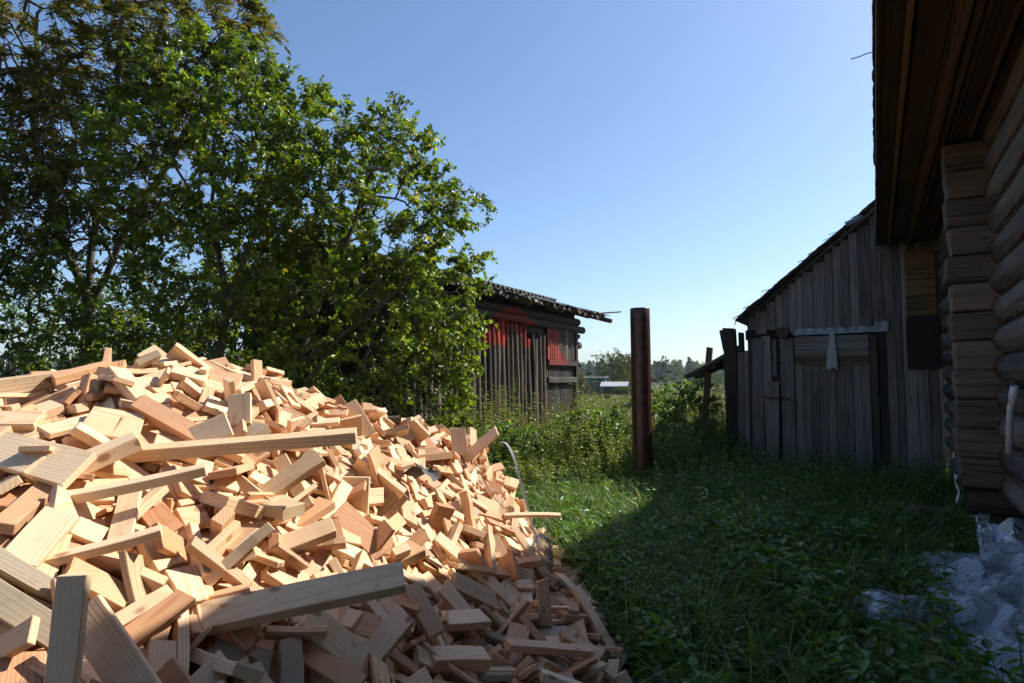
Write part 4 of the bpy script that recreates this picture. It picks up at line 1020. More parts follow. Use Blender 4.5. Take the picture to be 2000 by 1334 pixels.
    (-1336, 2758, 1327, 207, 367, -880, -221, 72, 40, 34), (-93, 3622, 313, 135, -904, 163, 372, 88, 76, 38), (-56, 4540, 554, 107, -905, -311, 269, 240, 76, 34),
    (92, 3148, 232, 101, 926, -198, 305, 134, 68, 19), (528, 4306, 22, 305, -87, -5, 948, 356, 76, 18), (-555, 5342, 1228, 882, 2, 398, 251, 141, 114, 30),
    (126, 3320, 275, 2, 928, 362, -86, 262, 57, 38), (-176, 3293, 285, 868, 340, 228, 281, 140, 76, 30), (-58, 5767, 686, -709, -572, -404, -83, 253, 100, 20),
    (-1101, 3738, 1400, -379, 404, -389, 736, 202, 55, 30), (192, 5553, 326, -111, 421, 166, 885, 155, 70, 38), (-1112, 3589, 1369, -669, -24, -62, 740, 196, 70, 25),
    (-913, 3765, 1191, -636, -100, -456, -614, 188, 55, 25), (-288, 3193, 334, 565, 118, -324, -750, 114, 54, 38), (325, 3255, 119, 59, -712, 370, -594, 82, 76, 38),
    (89, 3760, 307, 954, -124, -118, -245, 170, 91, 18), (77, 4531, 433, 88, 801, -507, -306, 163, 106, 34), (283, 3452, 168, 752, -628, 145, -141, 182, 68, 38),
    (-894, 2040, 740, 436, -167, 348, -813, 128, 29, 24), (38, 3243, 218, 752, -655, -73, -9, 145, 68, 34), (-1462, 3603, 1716, 632, 80, 149, 756, 221, 91, 30),
    (331, 3348, 159, 216, -220, -39, 951, 122, 106, 34), (-822, 4952, 1315, -910, 207, 109, 341, 200, 110, 38), (-1893, 2811, 1540, 537, 838, -85, -46, 88, 38, 34),
    (-711, 2962, 766, 155, -377, 127, -904, 171, 76, 34), (-1764, 3262, 1726, 936, 100, -102, -321, 169, 114, 19), (-116, 3907, 397, 807, -181, 402, -394, 569, 76, 19),
    (392, 5431, 126, 461, 116, -391, 788, 196, 76, 18), (-1432, 2950, 1473, 50, 780, -559, -278, 82, 55, 38), (119, 3804, 328, 443, -137, 188, 866, 165, 38, 34),
    (-895, 2393, 848, 117, -942, -36, 312, 127, 38, 38), (-384, 3184, 485, 619, -383, 331, -601, 210, 52, 38), (-409, 3773, 579, 178, -352, 144, -908, 115, 76, 24),
    (-678, 2670, 724, 905, 312, 182, 223, 92, 38, 34), (2, 5058, 551, -627, 62, -511, 585, 230, 70, 20), (61, 5291, 491, -237, 257, -265, 899, 138, 110, 30),
    (-5, 5695, 629, 575, 498, 80, 644, 133, 70, 38), (-1003, 4596, 1378, -671, -126, -354, 639, 244, 110, 25), (-1319, 3810, 1595, -711, -141, -183, -664, 269, 55, 20),
    (-611, 3453, 760, -456, 421, -323, 714, 171, 55, 20), (-145, 5612, 830, -564, 40, -262, 782, 136, 80, 38), (-1682, 3267, 1703, 308, -677, -649, 159, 117, 53, 34),
    (-652, 4220, 964, 20, -858, 366, 359, 135, 39, 24), (262, 6102, 213, 149, 789, 568, 180, 138, 106, 38), (-10, 3953, 357, 51, -648, 559, 514, 106, 91, 18),
    (13, 3855, 331, 206, 276, -833, 433, 198, 38, 38), (-894, 4384, 1219, 30, 369, -137, 919, 194, 38, 18), (-1041, 2374, 993, 583, 291, 187, 735, 129, 91, 38),
    (-3380, 4292, 932, 158, -946, -285, 12, 133, 68, 18), (-616, 4662, 1080, 369, -245, -896, -39, 140, 114, 18), (380, 5964, 175, 897, -291, 193, -270, 218, 76, 24),
    (449, 3559, 166, 92, -439, -884, -135, 154, 48, 38), (-1375, 3638, 1617, 941, -127, 255, -183, 68, 53, 24), (-196, 4484, 630, 418, 348, -12, 839, 177, 53, 38),
    (-280, 5570, 1001, 368, 303, -874, -94, 143, 53, 34), (-1348, 2087, 1065, 320, -839, -424, 119, 103, 76, 34), (410, 5334, 99, 861, 360, -333, 137, 135, 53, 38),
    (151, 5531, 360, 624, 287, 299, 662, 217, 59, 38), (-3165, 6626, 35, 811, -71, -178, -552, 200, 114, 19), (-128, 3264, 272, 715, -452, 34, 532, 117, 106, 24),
    (-588, 2585, 589, 291, -402, 259, -829, 167, 68, 19), (-721, 3121, 860, 868, -107, 420, -240, 468, 76, 30), (-1886, 5731, 799, 892, -260, 94, 357, 300, 55, 20),
    (-140, 4198, 503, 414, -875, -218, 126, 129, 38, 38), (-1382, 1813, 983, 253, 50, -908, -331, 110, 76, 34), (460, 3890, 119, 321, -215, -910, 152, 133, 106, 30),
    (-200, 3399, 297, 211, 443, -112, 864, 120, 91, 19), (-483, 4461, 916, 533, 325, -246, -741, 169, 38, 38), (-141, 3464, 327, 373, -547, 702, -263, 98, 38, 38),
    (2, 2933, 247, 553, -113, 72, -822, 255, 91, 18), (-455, 3383, 529, 243, 634, -655, -332, 112, 76, 24), (-341, 4819, 880, 959, 193, 202, 42, 72, 68, 34),
    (464, 4902, 166, 154, 954, -228, 123, 229, 53, 34), (-409, 2704, 346, 166, -372, 179, -895, 160, 106, 34), (-236, 4873, 792, 61, -268, 229, -934, 103, 53, 24),
    (-967, 3387, 1145, 97, -902, -236, 349, 208, 39, 34), (519, 4130, 117, 80, -382, -903, -179, 193, 76, 38), (-1823, 3246, 1731, -686, -138, -207, 683, 151, 100, 20),
    (-588, 5184, 1241, -776, -20, -322, -541, 167, 70, 30), (-1685, 2700, 1522, -254, -262, -125, 923, 212, 80, 20), (211, 5206, 289, 192, 782, -454, -381, 188, 76, 38),
    (-505, 2512, 450, 914, 0, 402, -64, 176, 76, 30), (-1360, 3229, 1541, 896, -32, 274, -348, 167, 76, 34), (-727, 3572, 899, 407, -358, 243, -804, 121, 106, 30),
    (-445, 4068, 786, 232, -945, -66, 219, 190, 38, 34), (-554, 4160, 850, 290, 166, -926, -176, 149, 114, 19), (-2604, 4564, 1035, 155, 801, 577, 43, 78, 38, 30),
    (-367, 4447, 817, 49, -380, -11, -924, 286, 106, 19), (-2207, 5280, 878, 724, -92, 140, 669, 166, 60, 38), (444, 4033, 120, 42, 254, -26, 966, 152, 91, 19),
    (-679, 3633, 859, 860, -74, 416, -285, 185, 47, 34), (272, 3696, 173, 967, 66, -136, -206, 179, 114, 34), (467, 4046, 201, 123, -255, 124, -951, 255, 41, 38),
    (-771, 3322, 921, 786, 249, 368, 430, 194, 106, 30), (-1417, 3479, 1675, -982, -25, -68, 173, 226, 80, 25), (-339, 4391, 765, -24, 193, -220, 956, 223, 100, 20),
    (-617, 4419, 1021, -703, 283, -96, 645, 136, 55, 30), (-347, 3801, 560, -975, 164, -82, 128, 148, 55, 25), (-1087, 3035, 1240, -84, 115, 147, 979, 199, 55, 30),
    (-2060, 3821, 1482, 938, -227, -123, 230, 90, 76, 38), (-344, 4200, 736, 53, 359, -931, -49, 316, 38, 24), (-732, 4702, 1168, 307, -4, -931, -198, 181, 25, 18),
    (-542, 4600, 1020, 104, 228, -760, 600, 79, 47, 30), (-2378, 3125, 1649, 290, -177, -13, 941, 228, 106, 38), (-320, 3716, 513, 410, -129, -901, 63, 117, 43, 34),
    (141, 5039, 366, 912, -5, 394, 115, 203, 106, 38), (-289, 2729, 321, 780, -9, 374, -502, 126, 91, 38), (-1014, 3797, 1309, -781, -146, -226, 563, 146, 100, 38),
    (-1118, 2528, 1122, -605, 190, -446, 632, 191, 80, 20), (111, 5585, 429, -620, -666, -355, -212, 184, 70, 25), (-433, 3999, 722, 239, -242, 436, -833, 164, 76, 19),
    (-2614, 4431, 1078, 960, -265, -89, -27, 83, 38, 38), (-684, 6262, 691, 252, 716, -608, 235, 105, 42, 34), (-158, 3142, 169, 774, -51, 465, -428, 107, 106, 24),
    (-269, 3796, 488, 65, -573, 805, -140, 143, 40, 34), (-1570, 2844, 1501, 175, -876, 357, 272, 110, 68, 38), (-1365, 3785, 1602, 434, 81, 189, 877, 188, 76, 30),
    (158, 4568, 284, 113, -916, -127, 364, 93, 76, 30), (-102, 3016, 247, 741, -119, -48, -659, 295, 76, 34), (-1865, 2396, 1383, 909, -3, -389, -148, 166, 110, 25),
    (-250, 5104, 898, -678, 250, -22, 691, 273, 55, 20), (-1110, 4131, 1441, -593, 571, -397, 405, 298, 100, 30), (-416, 3628, 584, -633, 330, -339, 613, 165, 100, 25),
    (-1462, 4041, 1539, 724, -294, -209, -588, 269, 110, 25), (-742, 2887, 781, 69, -906, -180, 377, 124, 38, 24), (-1440, 1759, 975, 343, -903, -45, 254, 139, 26, 24),
    (-400, 3443, 484, 282, 606, -656, -352, 167, 53, 19), (-613, 3786, 800, 238, 366, 17, 900, 134, 91, 19), (-3413, 4214, 972, 211, 920, 322, 75, 359, 57, 38),
    (-2594, 4465, 1069, 484, -863, -104, -102, 98, 38, 30), (32, 5107, 507, 592, 376, 227, 676, 485, 76, 18), (-1281, 3056, 1448, 227, -971, -7, 77, 143, 53, 38),
    (457, 4102, 228, 232, 352, -898, 127, 186, 91, 24), (-426, 5340, 1166, -952, 282, 100, -62, 141, 55, 38), (-637, 2979, 711, 167, 546, 429, 700, 166, 110, 30),
    (120, 5822, 416, -624, 231, -624, 410, 281, 70, 30), (-1788, 3576, 1692, 782, -23, -581, -223, 197, 70, 30), (-263, 3064, 277, 592, -674, 412, 160, 110, 50, 34),
    (-335, 4202, 687, 766, -190, 202, -580, 158, 106, 19), (387, 5772, 123, 352, -892, 208, -195, 167, 114, 38), (-753, 3610, 1034, 577, -342, -740, -46, 153, 76, 34),
    (54, 3778, 325, 827, -79, -152, -536, 108, 91, 38), (295, 4992, 175, 186, 933, 140, 274, 122, 76, 19), (-708, 6208, 741, 772, 367, -474, -211, 107, 37, 34),
    (-273, 3948, 542, 159, -906, 214, 328, 311, 68, 34), (472, 4623, 156, 153, 875, 374, 266, 71, 106, 30), (-285, 4685, 796, 380, -27, -911, -156, 242, 36, 24),
    (-1214, 4172, 1528, -714, 168, -85, 674, 257, 55, 25), (-1200, 3110, 1378, -612, -123, -615, 481, 154, 70, 20), (-370, 4519, 824, -736, -38, -249, 628, 257, 80, 25),
    (-171, 5444, 864, -689, 441, -379, 433, 145, 70, 20), (-1771, 3797, 1571, 649, 406, 452, 458, 108, 68, 38), (-2544, 4545, 1059, 448, 119, -206, -862, 136, 30, 19),
    (-565, 4323, 953, 448, -666, -454, 386, 106, 57, 38), (-2565, 4657, 1012, 967, -236, -82, 52, 144, 91, 19), (276, 6001, 185, 149, 762, 617, -129, 257, 53, 34),
    (-207, 3527, 381, 60, -790, -297, 533, 125, 48, 30), (-496, 2582, 448, 101, 394, 28, 913, 162, 49, 34), (-103, 3716, 340, 734, 418, -37, -534, 68, 53, 38),
    (135, 3749, 201, 51, 164, -985, 19, 87, 114, 34), (-141, 5660, 814, 26, 390, 103, 915, 190, 80, 20), (-1965, 2967, 1650, -924, 25, -23, 380, 283, 80, 30),
    (-361, 5978, 927, -61, 122, 212, 968, 203, 100, 20), (-1940, 3783, 1534, 849, -92, -189, -485, 215, 76, 38), (-345, 3876, 563, 950, 218, 214, 64, 128, 76, 30),
    (278, 4132, 246, 198, 172, 0, 965, 537, 45, 30), (-462, 2663, 400, 184, 764, -502, -363, 186, 22, 18), (-102, 3519, 267, 178, -209, -505, -818, 104, 53, 38),
    (234, 4087, 239, 579, 390, 430, -572, 138, 76, 30), (-469, 2985, 518, 96, 865, -205, -448, 126, 22, 18), (552, 3814, 52, 216, 133, -340, -906, 190, 53, 38),
    (-651, 4328, 994, 755, -153, 293, -566, 100, 53, 18), (-379, 4858, 930, 255, 463, -758, -384, 97, 38, 38), (-2154, 2991, 1605, 745, 161, -50, -645, 108, 25, 19),
    (-476, 3901, 706, 805, -44, 486, -337, 105, 22, 18), (-87, 3276, 247, 261, 73, 864, -424, 167, 38, 24), (-1096, 2453, 1074, -887, -292, -270, 234, 140, 80, 25),
    (-874, 5251, 1256, 376, 411, -109, 823, 223, 110, 25), (-821, 5038, 1311, -890, 178, 301, -292, 196, 80, 38), (-522, 3627, 697, -905, 33, -187, 381, 198, 70, 25),
    (-712, 5047, 1285, -669, 448, -302, 510, 227, 70, 38), (-1913, 3094, 1670, 661, 163, 97, -726, 490, 76, 38), (-1250, 4335, 1441, 142, 981, 103, -82, 129, 68, 34),
    (-2433, 5133, 872, 540, -214, 51, 813, 550, 76, 38), (157, 5383, 334, 55, -433, -17, -900, 244, 76, 19), (-2842, 5925, 436, 536, -34, -293, -791, 108, 53, 30),
    (-1510, 2021, 1178, 299, -808, -494, -114, 102, 53, 38), (-657, 3440, 804, 862, -35, 411, -296, 175, 76, 30), (-511, 4773, 1028, 33, -291, 133, -947, 139, 76, 34),
    (-1192, 5601, 1037, 839, -45, -115, -530, 168, 114, 38), (-278, 3553, 464, 336, 204, -882, -259, 217, 114, 34), (-771, 4575, 1159, 358, -451, -816, 53, 168, 38, 19),
    (-1737, 2296, 1337, 279, -537, 783, 146, 111, 76, 24), (-771, 3930, 1025, 389, -405, -820, 112, 259, 106, 24), (252, 5535, 247, 475, 184, -326, 796, 268, 53, 18),
    (-3067, 6472, 142, 411, -184, 110, 886, 68, 114, 19), (-317, 5820, 1033, 267, 68, 324, 905, 219, 70, 38), (-1047, 3436, 1265, -684, 402, -528, 303, 156, 55, 25),
    (-1402, 3188, 1567, -780, 421, -216, 410, 178, 100, 38), (-2371, 3635, 1509, 575, -253, 116, 769, 246, 91, 30), (-1413, 3553, 1652, 230, -839, -492, 40, 254, 22, 19),
    (-586, 3342, 691, 903, 89, 419, -9, 124, 76, 38), (-501, 3537, 640, 896, -4, 430, -114, 112, 76, 38), (-2685, 4639, 986, 188, 5, 947, -262, 94, 53, 18),
    (145, 4337, 269, 767, 73, 584, -254, 117, 41, 34), (315, 5232, 157, 99, 836, -127, -525, 223, 91, 24), (-420, 3535, 549, 265, 573, -721, -286, 133, 76, 19),
    (525, 3888, 99, 298, 119, -571, 755, 129, 34, 30), (-28, 4083, 362, 126, 605, -746, -247, 146, 76, 34), (293, 3860, 182, 619, 1, -49, -784, 141, 114, 30),
    (-370, 2955, 377, 446, -216, -868, 27, 173, 76, 30), (149, 4158, 252, 438, 229, 654, 573, 189, 76, 24), (298, 6131, 178, 292, 182, 886, 310, 123, 47, 38),
    (-1816, 2189, 1322, 170, -676, 96, -711, 70, 76, 38), (-1172, 3351, 1422, -274, 250, 206, 906, 263, 55, 38), (-144, 5741, 819, -430, 321, -244, 808, 269, 80, 30),
    (-391, 5192, 1074, -850, 191, -261, 416, 284, 100, 20), (-1397, 2869, 1433, -876, -426, -79, -211, 157, 80, 25), (-169, 3218, 178, 883, 186, 430, 13, 112, 106, 34),
    (-1891, 3628, 1590, 74, 944, 310, -91, 72, 38, 24), (-1364, 4184, 1496, 934, -181, -68, 301, 231, 114, 38), (-3320, 4401, 914, 199, 73, -245, -946, 88, 76, 34),
    (-2125, 5135, 943, 672, -18, -218, -708, 556, 76, 18), (-1629, 5266, 1039, 918, -238, -86, 306, 228, 114, 30), (-444, 2980, 434, 634, -283, 315, -647, 146, 76, 18),
    (-533, 3158, 619, 287, -414, 178, -845, 268, 114, 24), (-1800, 3685, 1587, 180, 21, -288, -940, 103, 53, 30), (-1235, 3761, 1505, 112, -942, -95, 302, 103, 76, 24),
    (-365, 3655, 509, 830, -102, 325, -442, 192, 114, 30), (-1370, 4323, 1465, 36, -326, 286, 900, 101, 76, 30), (-1146, 1852, 868, 590, 585, 75, -551, 182, 38, 38),
    (-1102, 2727, 1151, 154, -324, 179, -916, 135, 76, 38), (-230, 2861, 288, 8, -983, -150, 108, 109, 91, 34), (-2526, 3639, 1471, 830, -416, 46, 369, 127, 106, 18),
    (-753, 3660, 1000, 247, -395, 425, -776, 247, 76, 34), (42, 4460, 409, 892, 75, 288, -341, 274, 38, 19), (220, 4901, 245, 437, -217, -870, 70, 211, 114, 38),
    (-38, 3070, 209, 946, -75, -106, -298, 121, 106, 19), (-1191, 4277, 1469, 829, -44, 90, -550, 129, 38, 24), (-1290, 4564, 1427, 747, -17, 618, -246, 71, 114, 38),
    (549, 3899, 6, 19, -683, -728, -56, 159, 76, 38), (544, 3929, 47, 435, -25, 74, -897, 89, 76, 18), (-965, 2157, 873, 646, 233, -719, 106, 100, 68, 19),
    (-1325, 4306, 1488, 486, -329, -287, -757, 259, 55, 30), (-1042, 3315, 1244, -838, 364, -391, 109, 265, 100, 25), (12, 5574, 602, 447, 429, 622, 479, 184, 55, 25),
    (-105, 4966, 694, -814, 297, -435, 247, 225, 80, 38), (-785, 2365, 733, 346, 318, 107, 876, 112, 53, 38), (97, 3147, 166, 317, 813, 478, 100, 160, 91, 38),
    (-1906, 3851, 1501, 79, 818, -515, 242, 242, 25, 19), (-383, 5120, 1022, 42, 335, -819, 464, 145, 38, 38), (-3187, 6626, 62, 458, 24, -192, -867, 182, 38, 38),
    (-1983, 3589, 1643, 956, -210, -24, -202, 200, 68, 24), (-3267, 4040, 1062, 903, -61, -55, -421, 83, 106, 18), (-3062, 4919, 761, 323, 726, 607, 5, 176, 21, 18),
    (445, 4832, 146, 580, -20, -219, -784, 231, 114, 34), (-610, 5904, 994, 712, -287, 106, 632, 195, 53, 38), (-556, 2752, 541, 189, 373, -717, 558, 219, 28, 19),
    (364, 6662, 49, 803, -88, -110, -580, 153, 106, 38), (-1334, 2387, 1178, 342, 51, -786, 513, 68, 38, 38), (-837, 3682, 1088, 891, 133, 412, 136, 131, 91, 18),
    (200, 3842, 200, 788, -69, -151, -593, 145, 76, 30), (-96, 4168, 415, 456, -286, -839, -85, 137, 76, 18), (-162, 4284, 599, 460, -617, 633, -79, 204, 76, 34),
    (487, 4820, 107, 56, -957, 201, -204, 121, 76, 34), (367, 5049, 136, 13, -172, 138, 975, 141, 43, 34), (-2267, 2923, 1608, 969, 104, -124, 186, 142, 114, 19),
    (-2061, 3368, 1721, 981, -79, 90, 151, 217, 70, 25), (-697, 5807, 1065, 457, -344, 336, 748, 212, 70, 20), (-1040, 2562, 1047, -863, 101, 11, 495, 187, 110, 20),
    (-799, 5223, 1268, 827, -57, -245, -503, 280, 80, 30), (-223, 3856, 452, -834, -550, -39, 18, 159, 100, 25), (-291, 5060, 950, -758, 285, -349, 472, 132, 80, 25),
    (-240, 3651, 417, 597, 283, 317, 681, 221, 110, 38), (-862, 1878, 680, 394, 602, 175, 672, 179, 55, 30), (-604, 2569, 565, 799, 268, 416, 343, 89, 106, 18),
    (-365, 4147, 679, 771, 216, 150, 579, 98, 114, 19), (-62, 4094, 347, 216, -855, -438, 174, 144, 68, 34), (-438, 4454, 850, 74, -876, 269, 394, 68, 76, 24),
    (-374, 4742, 876, 308, -299, -903, -13, 195, 68, 19), (-2498, 5402, 732, 224, 58, 961, -153, 129, 44, 38), (-1665, 5489, 934, 477, 90, -164, -859, 169, 55, 38),
    (-2020, 2832, 1545, 471, 178, 142, -852, 138, 26, 19), (-3118, 4980, 707, 293, -899, -309, 104, 146, 28, 24), (-377, 5063, 1009, 302, 849, 433, 9, 99, 53, 30),
    (-1021, 4780, 1366, 192, -530, 819, -103, 167, 76, 38), (-855, 6053, 862, 122, 550, -775, 285, 152, 91, 38), (196, 6112, 234, 4, -596, -802, 44, 82, 91, 19),
    (-1871, 6218, 562, 23, -66, 313, 947, 97, 38, 34), (-3146, 6561, 113, 91, 973, 196, -82, 418, 53, 18), (590, 4004, 50, 76, 928, -285, -228, 121, 91, 38),
    (-429, 5442, 1151, 708, -628, 311, 92, 235, 34, 24), (-1899, 6362, 501, 271, -79, -115, -952, 133, 76, 19), (377, 6706, 69, 437, -25, -140, -888, 219, 53, 18),
    (-1652, 3204, 1662, 395, -83, 61, -913, 195, 22, 18), (-1433, 3418, 1630, 897, 154, 236, 341, 160, 76, 19), (-1820, 6031, 718, 9, 188, -261, -947, 159, 76, 30),
    (-1082, 2122, 901, 4, 506, 592, 627, 108, 31, 24), (-5, 4397, 428, 9, 177, -47, 983, 181, 70, 38), (-1168, 3471, 1409, 512, 271, 79, 811, 263, 110, 20),
    (172, 5113, 323, -599, 400, -593, 360, 137, 80, 20), (-1583, 5423, 1001, 12, -202, 607, 769, 247, 55, 25), (-1788, 2296, 1343, -80, -43, -56, 994, 184, 100, 25),
    (-1488, 3875, 1609, 659, 152, 159, -719, 257, 110, 30), (-734, 2498, 714, 686, 463, -43, -560, 98, 53, 38), (-2039, 3508, 1642, 157, 841, 507, -103, 179, 114, 38),
    (-286, 4258, 636, 585, 340, 194, 710, 141, 68, 30), (154, 4253, 255, 241, 409, 34, 879, 169, 76, 38), (-1882, 4949, 1085, 921, -109, -194, -320, 141, 76, 38),
    (447, 4661, 107, 214, -955, -201, -46, 239, 91, 18), (-332, 5072, 952, 381, -230, 188, -876, 217, 76, 24), (-1887, 5923, 729, 314, -148, 90, 933, 125, 91, 38),
    (-372, 6474, 522, 150, 298, -894, 299, 114, 68, 38), (282, 5854, 171, 438, 128, 352, 817, 105, 76, 30), (-2833, 6068, 389, 692, -141, 60, 705, 128, 49, 38),
    (190, 6213, 227, 552, 15, -817, -167, 126, 91, 34), (-3190, 6487, 97, 950, -206, -170, -163, 141, 53, 19), (-1690, 4188, 1417, 811, -267, -42, 520, 79, 68, 38),
    (159, 4366, 240, 536, -772, -108, -325, 101, 114, 34), (-390, 5097, 1070, 683, -160, 163, -694, 145, 106, 24), (-122, 3426, 276, 416, 166, -352, -822, 134, 53, 38),
    (-3262, 4204, 1017, 762, -272, 99, 579, 152, 76, 18), (-410, 4391, 798, 208, -847, -460, 168, 170, 91, 19), (-39, 4800, 552, 357, -128, -561, -736, 182, 43, 38),
    (418, 5886, 63, 298, -865, 393, -92, 293, 76, 24), (-1661, 3753, 1612, 935, -300, -183, 50, 195, 53, 24), (-1440, 3684, 1643, 954, -234, -85, 169, 125, 106, 24),
    (-145, 4107, 427, 904, 77, 346, -240, 151, 76, 38), (-85, 3978, 376, 293, 395, 168, 854, 140, 39, 38), (-232, 4457, 641, 340, -419, -842, -8, 157, 49, 30),
    (-80, 4287, 451, 390, -636, -586, 316, 119, 53, 34), (-249, 4421, 675, 767, -233, 511, -309, 135, 47, 34), (-313, 4597, 779, 198, -909, -235, 280, 193, 53, 30),
    (198, 4729, 260, 406, -295, 302, -811, 207, 106, 24), (84, 4392, 381, 789, 46, 291, -539, 119, 114, 30), (509, 4581, 102, 332, 781, 341, 404, 177, 38, 18),
    (285, 4814, 175, 157, 932, -93, 313, 98, 68, 38), (-496, 2386, 488, 215, -877, -222, 367, 268, 68, 38), (-301, 5460, 1067, -526, 99, -598, 597, 214, 80, 25),
    (146, 4802, 361, 934, -85, 341, 65, 220, 120, 40), (-1265, 2112, 1027, 887, 51, 296, -351, 124, 38, 24), (-1218, 2190, 1025, 198, 344, -84, 914, 123, 106, 30),
    (-678, 2747, 704, 129, -891, -127, 417, 94, 76, 34), (-325, 3764, 489, 483, 374, 27, 791, 168, 91, 18), (-2381, 4492, 1105, 113, 4, 610, -784, 68, 19, 18),
    (-374, 4298, 784, 587, -654, -472, -73, 92, 106, 38), (-3646, 4909, 589, 945, -148, -201, -213, 152, 91, 19), (-2941, 5025, 784, 452, -337, 125, 816, 312, 68, 24),
    (-1449, 5511, 981, 198, 311, 929, -26, 230, 114, 19), (-3354, 6356, 121, 216, 382, 885, -153, 68, 42, 30), (-1124, 1892, 846, 609, 788, -21, -87, 96, 19, 18),
    (-1092, 2325, 989, 38, 892, -313, -323, 151, 106, 18), (-2301, 3636, 1531, 458, -653, 234, -555, 94, 53, 38), (-161, 3524, 293, 575, 260, -187, -753, 113, 68, 18),
    (-3157, 4196, 1022, 187, 255, 920, -229, 106, 53, 34), (281, 4478, 161, 927, -159, 308, 145, 520, 76, 34), (-1556, 5570, 969, 809, -175, -99, 551, 249, 76, 19),
    (-1400, 5686, 970, 484, 478, 396, 616, 128, 38, 38), (-199, 6250, 593, 927, -193, 277, 161, 204, 114, 34), (-567, 6233, 722, 164, -92, 307, 933, 141, 91, 24),
    (-1585, 2369, 1311, 170, 304, -214, 912, 116, 106, 18), (-1842, 3989, 1514, 161, -84, 966, -187, 490, 38, 18), (-226, 4209, 550, 745, -587, 248, 199, 112, 26, 24),
    (-2429, 4548, 1087, 522, -848, -87, -22, 109, 38, 38), (-65, 4474, 524, 950, 58, 288, 108, 108, 68, 19), (-4060, 5128, 413, 84, 67, 964, -245, 80, 68, 34),
    (402, 5468, 143, 396, -913, -8, -101, 107, 76, 19), (-965, 5637, 1090, 69, 32, 207, 975, 192, 114, 19), (-821, 6232, 695, 97, -95, 285, 949, 143, 35, 24),
    (-2020, 6341, 524, 717, 147, -169, -660, 169, 43, 38), (-889, 2490, 865, 392, -140, -909, -31, 299, 53, 19), (-1831, 2722, 1497, 17, 154, -970, -188, 80, 53, 19),
    (-74, 3699, 298, 871, -168, 222, -405, 152, 24, 19), (172, 3981, 273, 7, -8, -74, -997, 106, 114, 34), (-62, 4739, 562, 188, 274, -794, 510, 131, 53, 38),
    (356, 5098, 139, 984, 33, 128, 120, 155, 38, 18), (-1123, 5650, 1040, 411, -385, 259, 784, 103, 35, 24), (-1005, 6790, 243, 154, -77, -334, -927, 170, 76, 38),
    (-238, 3323, 287, 838, 141, 453, -269, 153, 68, 34), (-3326, 4083, 1057, 310, 905, -84, 279, 120, 91, 30), (-1332, 4375, 1445, 841, -392, -373, 10, 97, 32, 24),
    (100, 4120, 250, 151, 842, 330, 399, 128, 53, 24), (526, 4213, 84, 992, -37, 54, -109, 175, 114, 34), (-894, 6385, 572, 246, 618, 700, -260, 178, 41, 38),
    (450, 3438, 40, 86, -18, -16, 996, 98, 76, 34), (-1589, 3512, 1703, -790, 94, -281, -537, 138, 80, 30), (-2332, 3305, 1651, 930, 34, 238, 277, 202, 100, 38),
    (-882, 3524, 1092, -900, -321, -274, 110, 223, 55, 30), (-763, 5864, 1013, 171, -92, 282, 940, 205, 80, 25), (-1473, 3965, 1568, 998, -33, -39, -36, 147, 100, 25),
    (-1352, 4413, 1435, 906, -266, 260, -200, 263, 110, 38), (235, 5352, 236, -855, -140, -382, -322, 270, 70, 30), (-901, 5452, 1195, 734, -320, 425, -423, 248, 110, 38),
    (-880, 5749, 1067, 830, -181, -454, 269, 220, 70, 30), (-62, 5200, 661, 572, 170, 214, 773, 145, 110, 20), (-580, 4799, 1122, -967, 117, -175, 141, 291, 55, 20),
    (-1483, 2492, 1285, 163, -900, 311, 260, 71, 68, 18), (-1817, 2365, 1373, 418, 216, 11, -882, 177, 106, 34), (-195, 3068, 207, 380, -414, -820, 106, 90, 76, 30),
    (-2198, 3112, 1617, 487, 208, -26, -848, 184, 76, 30), (-1558, 3270, 1650, 368, -798, -470, 82, 134, 25, 19), (-197, 3409, 250, 425, 457, 6, 781, 153, 76, 34),
    (-125, 3584, 212, 703, -660, 125, 233, 569, 20, 19), (-208, 3826, 423, 267, -282, -611, -690, 112, 35, 34), (-524, 4078, 804, 262, -16, -964, -37, 103, 38, 18),
    (-2338, 4610, 1087, 173, 976, 22, 130, 159, 60, 38), (-990, 4766, 1321, 156, 235, 946, -160, 82, 106, 18), (-4039, 5008, 441, 63, -94, 189, 975, 146, 26, 18),
    (-2262, 4878, 1014, 863, -171, -47, 473, 131, 91, 30), (-1487, 5073, 1155, 86, -1, -244, -966, 171, 114, 34), (-894, 4960, 1287, 676, 30, 60, 734, 271, 38, 24),
    (-1169, 5259, 1143, 458, -2, -261, -850, 68, 68, 30), (-685, 5029, 1213, 232, 118, -961, -88, 115, 25, 18), (-1000, 5309, 1169, 851, -101, -242, -454, 112, 76, 34),
    (161, 5232, 322, 154, 420, 48, 893, 286, 106, 19), (-2177, 5466, 818, 266, 52, -229, -935, 463, 76, 34), (-2805, 5586, 572, 616, -220, -29, 756, 116, 53, 34),
    (-1738, 6050, 708, 75, -366, 873, -312, 162, 106, 24), (-2752, 5918, 471, 534, -720, 187, -402, 130, 38, 34), (-1990, 6358, 448, 154, 245, 937, -195, 196, 68, 30),
    (-237, 6346, 529, 36, -231, -310, -922, 137, 68, 18), (-548, 2708, 524, 110, -897, -133, 408, 210, 76, 24), (-473, 3616, 615, 271, 325, -772, 474, 122, 38, 38),
    (-1011, 3989, 1299, 140, -883, -281, 350, 289, 106, 24), (-508, 4340, 874, 916, 49, 373, -141, 108, 76, 19), (-3809, 4922, 576, 934, -283, -77, 202, 171, 114, 38),
    (-3751, 4841, 580, 220, 951, 210, 52, 109, 53, 18), (-2027, 5186, 987, 531, -113, 164, 824, 177, 114, 34), (-497, 4934, 1077, 331, -659, -641, 212, 170, 38, 18),
